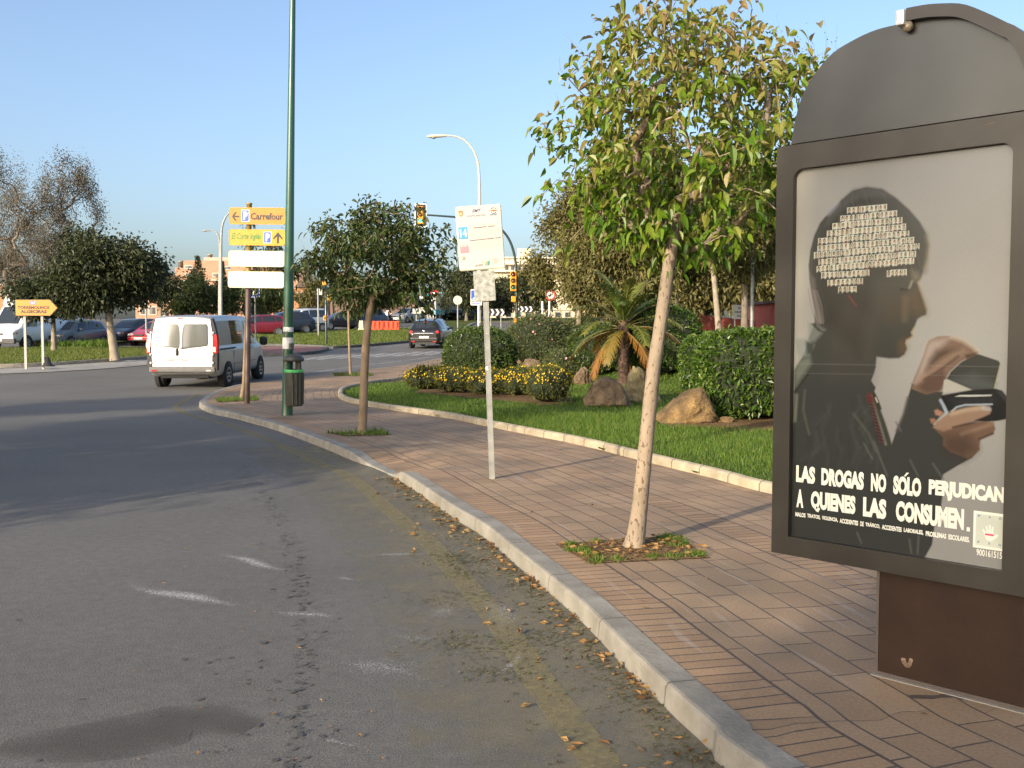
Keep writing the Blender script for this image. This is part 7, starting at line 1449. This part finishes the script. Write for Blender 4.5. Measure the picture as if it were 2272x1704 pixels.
DARK = lin(62, 63, 58); BLK = lin(44, 44, 41)
head = z7([(240, 900), (238, 830), (222, 740), (207, 640), (203, 560), (212, 470), (236, 380), (268, 310), (325, 240), (395, 172), (460, 118), (545, 93), (640, 106), (720, 158), (800, 228), (862, 300), (903, 375), (918, 440), (905, 530), (880, 600), (868, 640), (850, 662), (862, 700), (884, 760), (903, 822), (900, 852), (868, 864), (848, 878), (838, 905), (828, 930), (812, 957), (820, 978), (806, 992), (783, 1002), (778, 1022), (786, 1055), (770, 1088), (738, 1110), (680, 1112), (606, 1102), (600, 1160), (588, 1205), (572, 1242), (582, 1268), (598, 1282), (590, 1312), (300, 1320), (120, 1320), (200, 1000)])
body = z7([(116, 1300), (118, 1180), (160, 1110), (210, 1000), (240, 900), (420, 860), (600, 1160), (572, 1242), (598, 1282), (590, 1312), (612, 1360), (628, 1420), (655, 1490), (684, 1580), (694, 1620), (722, 1540), (765, 1440), (792, 1340), (815, 1262), (900, 1300), (1000, 1310), (985, 1360), (1010, 1430), (940, 1500), (1010, 1580), (1130, 1640), (1215, 1640)]) + z8([(1216, 45), (1170, 96), (1090, 140), (1003, 192), (985, 240), (1000, 300), (988, 385), (952, 480), (944, 540), (935, 610), (890, 690), (870, 760), (60, 760)]) + z7([(100, 1659)])
lay(mask(body, .0035), DARK); lay(mask(head, .0045), DARK)
lay(mask(z7([(300, 330), (480, 130), (700, 180), (880, 380), (880, 590), (600, 640), (500, 1100), (300, 900), (230, 560)]), .03), BLK)
# hair fringe, edge light, face light
lay(mask(z7([(330, 240), (395, 172), (460, 118), (545, 93), (640, 106), (700, 150), (600, 150), (480, 170), (380, 250), (300, 330)]), .012) * .5, lin(92, 90, 86))
lay(line(z7([(318, 248), (350, 215), (370, 190)]), .010, .010) * .7, lin(170, 166, 170)); lay(line(z7([(905, 380), (917, 440), (905, 530), (890, 580)]), .008, .008) * .5, lin(150, 138, 105))
for k in range(26):
    t = k / 25; s_ = rgp.normal() * 6; lay(line(z7([(215 + 35 * t + s_, 700 + 10 * t), (232 + 45 * t + s_, 800), (252 + 40 * t + s_ * .5, 890 + 20 * rgp.random())]), .0013, .0012) * .5, lin(150, 138, 130) if k % 3 else lin(60, 55, 50))
lay(mask(z7([(205, 600), (240, 640), (250, 760), (290, 900), (245, 905), (225, 760)]), .008) * .35, lin(150, 140, 130))
lay(line(z7([(866, 640), (851, 662), (862, 700), (884, 760), (902, 822)]), .004, .004) * .6, lin(170, 145, 104)); lay(mask(z7([(815, 590), (850, 600), (865, 630), (845, 650), (825, 640)]), .016) * .55, lin(160, 146, 124)); lay(line(z7([(815, 655), (800, 695)]), .005, .004) * .55, lin(185, 172, 150)); lay(mask(z7([(740, 690), (810, 700), (790, 712), (750, 712)]), .004) * .8, lin(12, 10, 9))
lay(mask(z7([(780, 730), (850, 700), (890, 790), (898, 845), (850, 860), (800, 830)]), .026) * .45, lin(112, 82, 52)); lay(mask(z7([(640, 740), (760, 760), (780, 840), (700, 900), (630, 860)]), .03) * .35, lin(86, 66, 44)); lay(line(z7([(775, 760), (772, 880)]), .010, .014) * .4, lin(140, 116, 82)); lay(mask(z7([(770, 1000), (790, 1040), (770, 1085), (745, 1085), (740, 1020)]), .02) * .5, lin(130, 96, 56)); lay(line(z7([(828, 928), (812, 957), (820, 978), (783, 1002), (779, 1022)]), .003, .003) * .6, lin(200, 160, 90)); lay(line(z7([(440, 740), (462, 770), (485, 800)]), .004, .003) * .8, lin(130, 48, 40))
hm = mask(head, .004) * mask(z7([(180, 60), (960, 60), (960, 640), (560, 640), (480, 940), (180, 940)]), .02)
for k in range(150):
    t = rgp.random(); x = 215 + 640 * t; y = 560 - 440 * math.sin(math.pi * min(1, t * .95 + .05)) + rgp.normal() * 60 + 60
    dx, dy = (60 * (t - .15), 30 + 90 * abs(t - .5)); lay(hm * line(z7([(x, y), (x + dx * .6, y + dy), (x + dx, y + dy * 2.1)]), .0012, .0022) * rgp.uniform(.12, .42), lin(104, 98, 90) if rgp.random() < .55 else lin(26, 25, 24))
nk = mask(z7([(430, 760), (600, 900), (606, 1102), (590, 1250), (300, 1260), (330, 950)]), .03); lay(nk * .30, lin(86, 78, 68))
for k in range(40):
    x, y = rgp.uniform(140, 640), rgp.uniform(1320, 1650); lay(mask(body, .004) * line(z7([(x, y), (x + rgp.normal() * 20, y + 60), (x + rgp.normal() * 40, y + 130)]), .004, .010) * rgp.uniform(.06, .20), lin(112, 112, 98) if rgp.random() < .6 else lin(20, 20, 18))
# collar and jacket lights
lay(mask(z7([(203, 905), (235, 905), (300, 940), (240, 1010), (200, 1010)]), .010) * .7, lin(140, 142, 132)); lay(mask(z7([(122, 998), (200, 992), (235, 1030), (210, 1090), (150, 1110), (128, 1060)]), .010) * .75, lin(150, 154, 144)); lay(mask(z7([(185, 1010), (235, 1020), (225, 1085), (190, 1085)]), .008) * .85, lin(50, 54, 48)); lay(mask(z7([(215, 905), (240, 900), (250, 920), (300, 960), (260, 950)]), .004) * .8, lin(30, 30, 28)); lay(mask(z7([(118, 1180), (150, 1120), (210, 1100), (218, 1140), (150, 1240), (118, 1300)]), .012) * .75, lin(128, 132, 116)); lay(line(z7([(118, 1310), (205, 1200)]), .004, .003) * .8, lin(40, 42, 36))
for pts, w, cc in (([(180, 1300), (170, 1420), (205, 1560)], .006, (96, 98, 80)), ([(130, 1330), (120, 1480)], .008, (140, 142, 120)), ([(470, 1440), (560, 1560), (600, 1659)], .006, (92, 94, 80)), ([(575, 1330), (610, 1450), (660, 1620)], .005, (150, 150, 130)), ([(596, 1350), (640, 1480), (690, 1640)], .008, (66, 66, 54)), ([(790, 1345), (765, 1440), (725, 1540)], .006, (96, 92, 84)), ([(720, 1490), (750, 1540)], .004, (110, 105, 98)), ([(575, 1340), (600, 1480), (635, 1600)], .012, (74, 26, 26))): lay(line(z7(pts), w, w * .8) * .7, lin(*cc))
for k in range(14): q = z7([(562 + 5.5 * k, 1330 + 21 * k)])[0]; lay(line([(q[0] - .01, q[1]), (q[0] + .012, q[1] - .006)], .0016, .0016) * .3, lin(150, 112, 100))
lay(mask(z7([(545, 1325), (580, 1310), (590, 1360), (555, 1380)]), .006) * .6, lin(120, 30, 30)); lay(line(z7([(590, 1320), (612, 1370), (626, 1408)]), .007, .003) * .9, lin(52, 50, 38)); lay(line(z7([(600, 1345), (610, 1370)]), .003, .002), lin(210, 205, 180))
for pts in ([(590, 0), (640, 130), (668, 200)], [(805, 110), (850, 200)], [(490, 540), (515, 600)], [(800, 580), (812, 660)], [(855, 560), (848, 660)], [(530, 10), (580, 100)], [(940, 130), (1000, 220)]): lay(line(z8(pts), .004, .004) * .6, lin(110, 110, 98))
# upper hand, card, wallet, lower hand
SK, SKL, SKD = lin(142, 112, 92), lin(208, 188, 172), lin(84, 62, 48)
hand = z7([(815, 1292), (822, 1240), (852, 1168), (884, 1090), (902, 1028), (920, 1000), (970, 980), (1045, 977), (1118, 1003), (1180, 1044), (1207, 1074), (1190, 1090), (1110, 1128), (1040, 1190), (1010, 1240), (992, 1300), (900, 1325)])
lay(mask(hand, .0035), SK); lay(mask(z7([(880, 1100), (902, 1028), (930, 1000), (1045, 985), (1000, 1030), (930, 1120), (860, 1240), (830, 1260)]), .016) * .75, SKL); lay(mask(z7([(960, 1060), (1100, 1050), (1130, 1062), (1010, 1110), (900, 1190), (920, 1120)]), .016) * .8, SKD); lay(line(z7([(868, 1228), (935, 1180), (1000, 1130), (1060, 1092), (1118, 1068)]), .013, .012) * .6, lin(178, 146, 120)); lay(line(z7([(890, 1238), (960, 1196), (1030, 1145), (1090, 1100)]), .004, .006) * .7, lin(66, 46, 36)); lay(mask(z7([(850, 1280), (900, 1230), (1000, 1180), (1020, 1230), (985, 1310), (890, 1320)]), .012) * .75, lin(88, 64, 50)); lay(line(z7([(1050, 985), (1120, 1008), (1180, 1048), (1204, 1074)]), .007, .007) * .6, lin(222, 200, 172))
card = z7([(1205, 1084), (1326, 1124), (1341, 1140), (1302, 1300), (1172, 1298), (1022, 1232), (1046, 1190), (1112, 1130)])
lay(mask(card, .0025), lin(64, 66, 60)); lay(mask(z7([(1060, 1240), (1180, 1200), (1310, 1260), (1300, 1300), (1172, 1298)]), .02) * .6, lin(104, 108, 104)); lay(line(z7([(1341, 1140), (1302, 1298)]), .002, .0015), lin(186, 180, 140)); lay(mask(z7([(1130, 1090), (1204, 1074), (1200, 1095), (1140, 1120)]), .006) * .8, lin(74, 46, 30))
lay(mask(z7([(1005, 1238), (1022, 1236), (1172, 1298), (1000, 1312)]), .002), lin(206, 200, 180))
wal = z7([(985, 1330), (1180, 1296), (1310, 1290), (1350, 1302), (1385, 1345), (1412, 1400), (1405, 1465), (1320, 1482), (1240, 1490), (1030, 1440), (990, 1380)])
lay(mask(wal, .003), lin(20, 22, 24)); lay(mask(z7([(1040, 1350), (1300, 1340), (1310, 1375), (1060, 1400)]), .012) * .5, lin(52, 56, 60)); lay(mask(z7([(1068, 1338), (1100, 1328), (1290, 1326), (1285, 1334), (1180, 1338)]), .0016), lin(226, 226, 210)); lay(line(z7([(1052, 1425), (1080, 1400), (1130, 1387), (1290, 1383)]), .0035, .002) * .9, lin(190, 200, 205)); lay(line(z7([(985, 1360), (1005, 1395), (1022, 1432)]), .006, .003) * .9, lin(184, 196, 206)); lay(line(z7([(1330, 1310), (1370, 1350), (1395, 1400)]), .006, .005) * .6, lin(70, 74, 76))
lay(mask(z7([(948, 1420), (965, 1412), (1000, 1432), (985, 1455), (955, 1445)]), .004), lin(190, 140, 112)); lay(mask(z7([(922, 1470), (945, 1466), (965, 1485), (930, 1496)]), .004), lin(176, 124, 96))
idx_ = z7([(1030, 1440), (1060, 1428), (1130, 1408), (1230, 1394), (1275, 1396), (1287, 1416), (1278, 1440), (1230, 1462), (1150, 1492), (1080, 1520), (1000, 1545), (940, 1520), (960, 1490)])
low = z7([(940, 1518), (1060, 1512), (1150, 1494), (1230, 1484), (1300, 1488), (1310, 1530), (1296, 1560), (1222, 1592), (1216, 1640)]) + z8([(1216, 50), (1150, 100), (1040, 60), (1000, 20)]) + z7([(1000, 1580)])
lay(mask(low, .004), lin(126, 96, 74)); lay(mask(idx_, .004), lin(170, 136, 110)); lay(line(z7([(1050, 1438), (1140, 1415), (1240, 1402)]), .009, .007) * .7, lin(212, 184, 150)); lay(line(z7([(1240, 1406), (1272, 1412)]), .008, .004) * .8, lin(196, 190, 182)); lay(line(z7([(1060, 1520), (1150, 1498), (1240, 1470)]), .004, .005) * .9, lin(60, 36, 24)); lay(line(z7([(1110, 1560), (1200, 1530), (1290, 1500)]), .007, .007) * .5, lin(182, 148, 122)); lay(line(z7([(1215, 1590), (1296, 1556)]), .004, .004) * .8, lin(66, 40, 26)); lay(mask(z7([(1000, 1560), (1150, 1560), (1200, 1640)]) + z8([(1200, 50), (1120, 110), (1000, 60)]), .03) * .7, lin(64, 48, 38)); lay(line(z7([(815, 1262), (850, 1290), (900, 1308)]), .004, .004) * .6, lin(110, 92, 70))
# the block of small portrait photographs over the head
rows = [(835, 1362, 362), (745, 1493, 465), (640, 1560, 565), (570, 1610, 665), (450, 1650, 765), (445, 1718, 860), (400, 1790, 950), (457, 1742, 1040), (435, 1720, 1130), (493, 1127, 1213), (1355, 1617, 1185), (573, 1045, 1310), (715, 960, 1400)]
zt_ = lambda x, y: PB(1740 + x / 5.925, 400 + y / 5.925)
for (xa, xb, yt) in rows:
    n = max(1, round((xb - xa) / 57.0)); sl = -.089 if yt < 1180 else -.06
    for k in range(n):
        a0 = xa + (xb - xa) * k / n; a1 = xa + (xb - xa) * (k + 1) / n; ya, yb = yt + (a0 - xa) * sl, yt + (a1 - xa) * sl
        qa, qb, qc = zt_(a0 + 1, ya), zt_(a1 - .5, yb), zt_(a0 + 1, ya + 86); w = qb[0] - qa[0]; h_ = qa[1] - qc[1]; cx_ = (qa[0] + qb[0]) / 2; cz_ = (qa[1] + qb[1]) / 2 - h_ / 2
        sel = np.where((np.abs(U - cx_) < w / 2) & (np.abs(Wz - cz_) < h_ / 2))[0]
        if not len(sel): continue
        u = (U[sel] - cx_) / (w / 2); v = (Wz[sel] - cz_) / (h_ / 2); col = np.tile(lin(226, 222, 196) * rgp.uniform(.86, 1.06), (len(sel), 1)); hair = lin(*[(52, 44, 36), (86, 66, 48), (40, 36, 34), (120, 92, 62)][rgp.integers(4)]); skin = lin(*[(196, 160, 132), (176, 138, 110), (206, 176, 150)][rgp.integers(3)]); clo = lin(*[(60, 60, 60), (130, 60, 54), (90, 94, 84), (186, 180, 168), (54, 58, 70)][rgp.integers(5)]); hw, hl = rgp.uniform(.42, .62), rgp.uniform(.0, .45)
        col[(np.abs(u) < .72) & (v < -.62)] = clo; col[((u / hw) ** 2 + ((v - .18) / (.62 + hl * .4)) ** 2 < 1) & (v > -.35 - hl)] = hair; col[(u / (hw * .66)) ** 2 + ((v - .05) / .44) ** 2 < 1] = skin; IMG[sel] = col
# faint reflection bars across the poster, painted into its print colours
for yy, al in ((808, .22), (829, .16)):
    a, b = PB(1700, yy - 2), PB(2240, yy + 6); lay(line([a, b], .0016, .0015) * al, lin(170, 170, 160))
rgn = np.random.default_rng(6); IMG = np.clip(IMG * np.array([.52, .55, .58]) * (1 + rgn.normal(size=(len(IMG), 1)) * .025), 0, 1)
F = np.arange(NX * NZ).reshape(NZ, NX); F = np.stack([F[:-1, :-1].ravel(), F[:-1, 1:].ravel(), F[1:, 1:].ravel(), F[1:, :-1].ravel()], 1)
pm, pt, pb_ = newmat('printed_poster'); at = pt.nodes.new('ShaderNodeAttribute'); at.attribute_name = 'ink'; pt.links.new(at.outputs['Color'], pb_.inputs['Base Color']); pb_.inputs['Roughness'].default_value = .16; pb_.inputs['Specular IOR Level'].default_value = .5
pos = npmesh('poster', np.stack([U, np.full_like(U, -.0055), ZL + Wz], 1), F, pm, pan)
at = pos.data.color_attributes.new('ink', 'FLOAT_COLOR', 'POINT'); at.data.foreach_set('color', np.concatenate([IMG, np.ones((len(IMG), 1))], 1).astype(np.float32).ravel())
# lettering
PW = mat('poster_white_ink', (.72, .72, .62), .25, var=.02)
def ptext(s, pa, pb, ptop, mb, bold=.03, spacing=1.0, mi=0):
    a, b, t = PB(*pa), PB(*pb), PB(*ptop); put_text(mb, s, a[0], ZL + (a[1] + b[1]) / 2, b[0] - a[0], t[1] - a[1], -.0068, mi, bold, spacing=spacing)
c8 = lambda x, y: (1720 + x / 2.676, 980 + y / 2.676)
mb = MB()
def words(line_, xa, ya, xb, yb, top, bold):
    """words set by their own extents so that the wide gaps are kept"""
    for s_, f0, f1, k in line_:
        pa = c8(xa + (xb - xa) * f0, ya + (yb - ya) * f0); pb2 = c8(xa + (xb - xa) * f1, ya + (yb - ya) * f1); a, b = PB(*pa), PB(*pb2); t = PB(*c8(xa + (xb - xa) * f0, ya + (yb - ya) * f0 - top * (1 + .22 * f0)))
        put_text(mb, s_, a[0], ZL + (a[1] + b[1]) / 2 - (.010 if 'Q' in s_ else 0), b[0] - a[0], (t[1] - a[1]) * k + (.010 if 'Q' in s_ else 0), -.0068, 0, bold)
L1 = [('LAS', 0, .091, 1), ('DROGAS', .121, .325, 1), ('NO', .359, .432, 1), ('SOLO', .466, .600, 1), ('PERJUDICAN', .636, 1.0, 1)]
words(L1, 128, 238, 1364, 391, 101, .062)
L2 = [('A', 0, .040, 1), ('QUIENES', .083, .340, 1), ('LAS', .384, .518, 1), ('CONSUMEN', .573, .966, 1)]
words(L2, 130, 387, 1158, 530, 108, .062)
L3 = [('MALOS', 0, .058, 1), ('TRATOS,', .068, .143, 1), ('VIOLENCIA,', .152, .244, 1), ('ACCIDENTES', .254, .360, 1), ('DE', .372, .392, 1), ('TRÁFICO,', .402, .486, 1.1), ('ACCIDENTES', .496, .610, 1), ('LABORALES,', .622, .734, 1), ('PROBLEMAS', .748, .866, 1), ('ESCOLARES.', .878, 1.0, 1)]
words(L3, 124, 441, 1158, 597, 26, .045)
words([('900161515', 0, 1, 1)], 1198, 672, 1350, 697, 40, .02)
a, b = PB(*c8(773, 205)), PB(*c8(790, 183)); mb.prism([(a[0] - .004, ZL + a[1]), (a[0] + .004, ZL + a[1]), (b[0] + .006, ZL + b[1]), (b[0] - .004, ZL + b[1])], -.0068, -.0066)
a, b = PB(*c8(1140, 530)), PB(*c8(1160, 508)); mb.prism([(a[0], ZL + a[1]), (b[0], ZL + a[1]), (b[0], ZL + b[1]), (a[0], ZL + b[1])], -.0068, -.0066)
mb.build('lettering', PW, pos)
q = [PB(*c8(*p)) for p in ((1180, 626), (1374, 652), (1380, 432), (1180, 406))]; ex0, ex1, ez0, ez1 = (q[0][0] + q[3][0]) / 2, (q[1][0] + q[2][0]) / 2, (q[0][1] + q[1][1]) / 2, (q[2][1] + q[3][1]) / 2
mb = MB(); mb.prism([(ex0, ZL + ez0), (ex1, ZL + ez0), (ex1, ZL + ez1), (ex0, ZL + ez1)], -.0072, -.0062); em = mb.build('hand_emblem', PW, pos)
ew, eh = ex1 - ex0, ez1 - ez0; X = lambda f: ex0 + f * ew; Z = lambda f: ZL + ez0 + f * eh
mb = MB(); mb.prism([(X(.075), Z(.07)), (X(.925), Z(.07)), (X(.925), Z(.93)), (X(.075), Z(.93))], -.0078, -.0073); mb.build('emblem_field', mat('emblem_grey_green', (.50, .53, .44), .3), em)
mb = MB()
for zz in (.84, .13):
    for ch, xx in (('F', .14), ('A', .46), ('D', .78)): put_text(mb, ch, X(xx), Z(zz - .0), .07 * ew, .065 * eh, -.0082, 0, .04)
mb.build('emblem_letters', mat('emblem_blue', (.10, .20, .32), .4), em)
mb = MB(); mb.prism([(X(.42), Z(.24)), (X(.58), Z(.24)), (X(.66), Z(.31)), (X(.74), Z(.37)), (X(.76), Z(.42)), (X(.72), Z(.44)), (X(.63), Z(.40)), (X(.61), Z(.50)), (X(.61), Z(.63)), (X(.565), Z(.63)), (X(.555), Z(.50)), (X(.535), Z(.50)), (X(.525), Z(.67)), (X(.48), Z(.67)), (X(.475), Z(.50)), (X(.455), Z(.50)), (X(.42), Z(.64)), (X(.38), Z(.63)), (X(.41), Z(.48)), (X(.395), Z(.44)), (X(.32), Z(.54)), (X(.28), Z(.52)), (X(.35), Z(.38))], -.0084, -.0079); mb.build('emblem_hand', PW, em)
mb = MB(); mb.prism([(X(.37), Z(.375)), (X(.63), Z(.375)), (X(.63), Z(.425)), (X(.37), Z(.425))], -.009, -.0085); mb.build('emblem_bar', mat('emblem_red', (.62, .05, .10), .4), em)
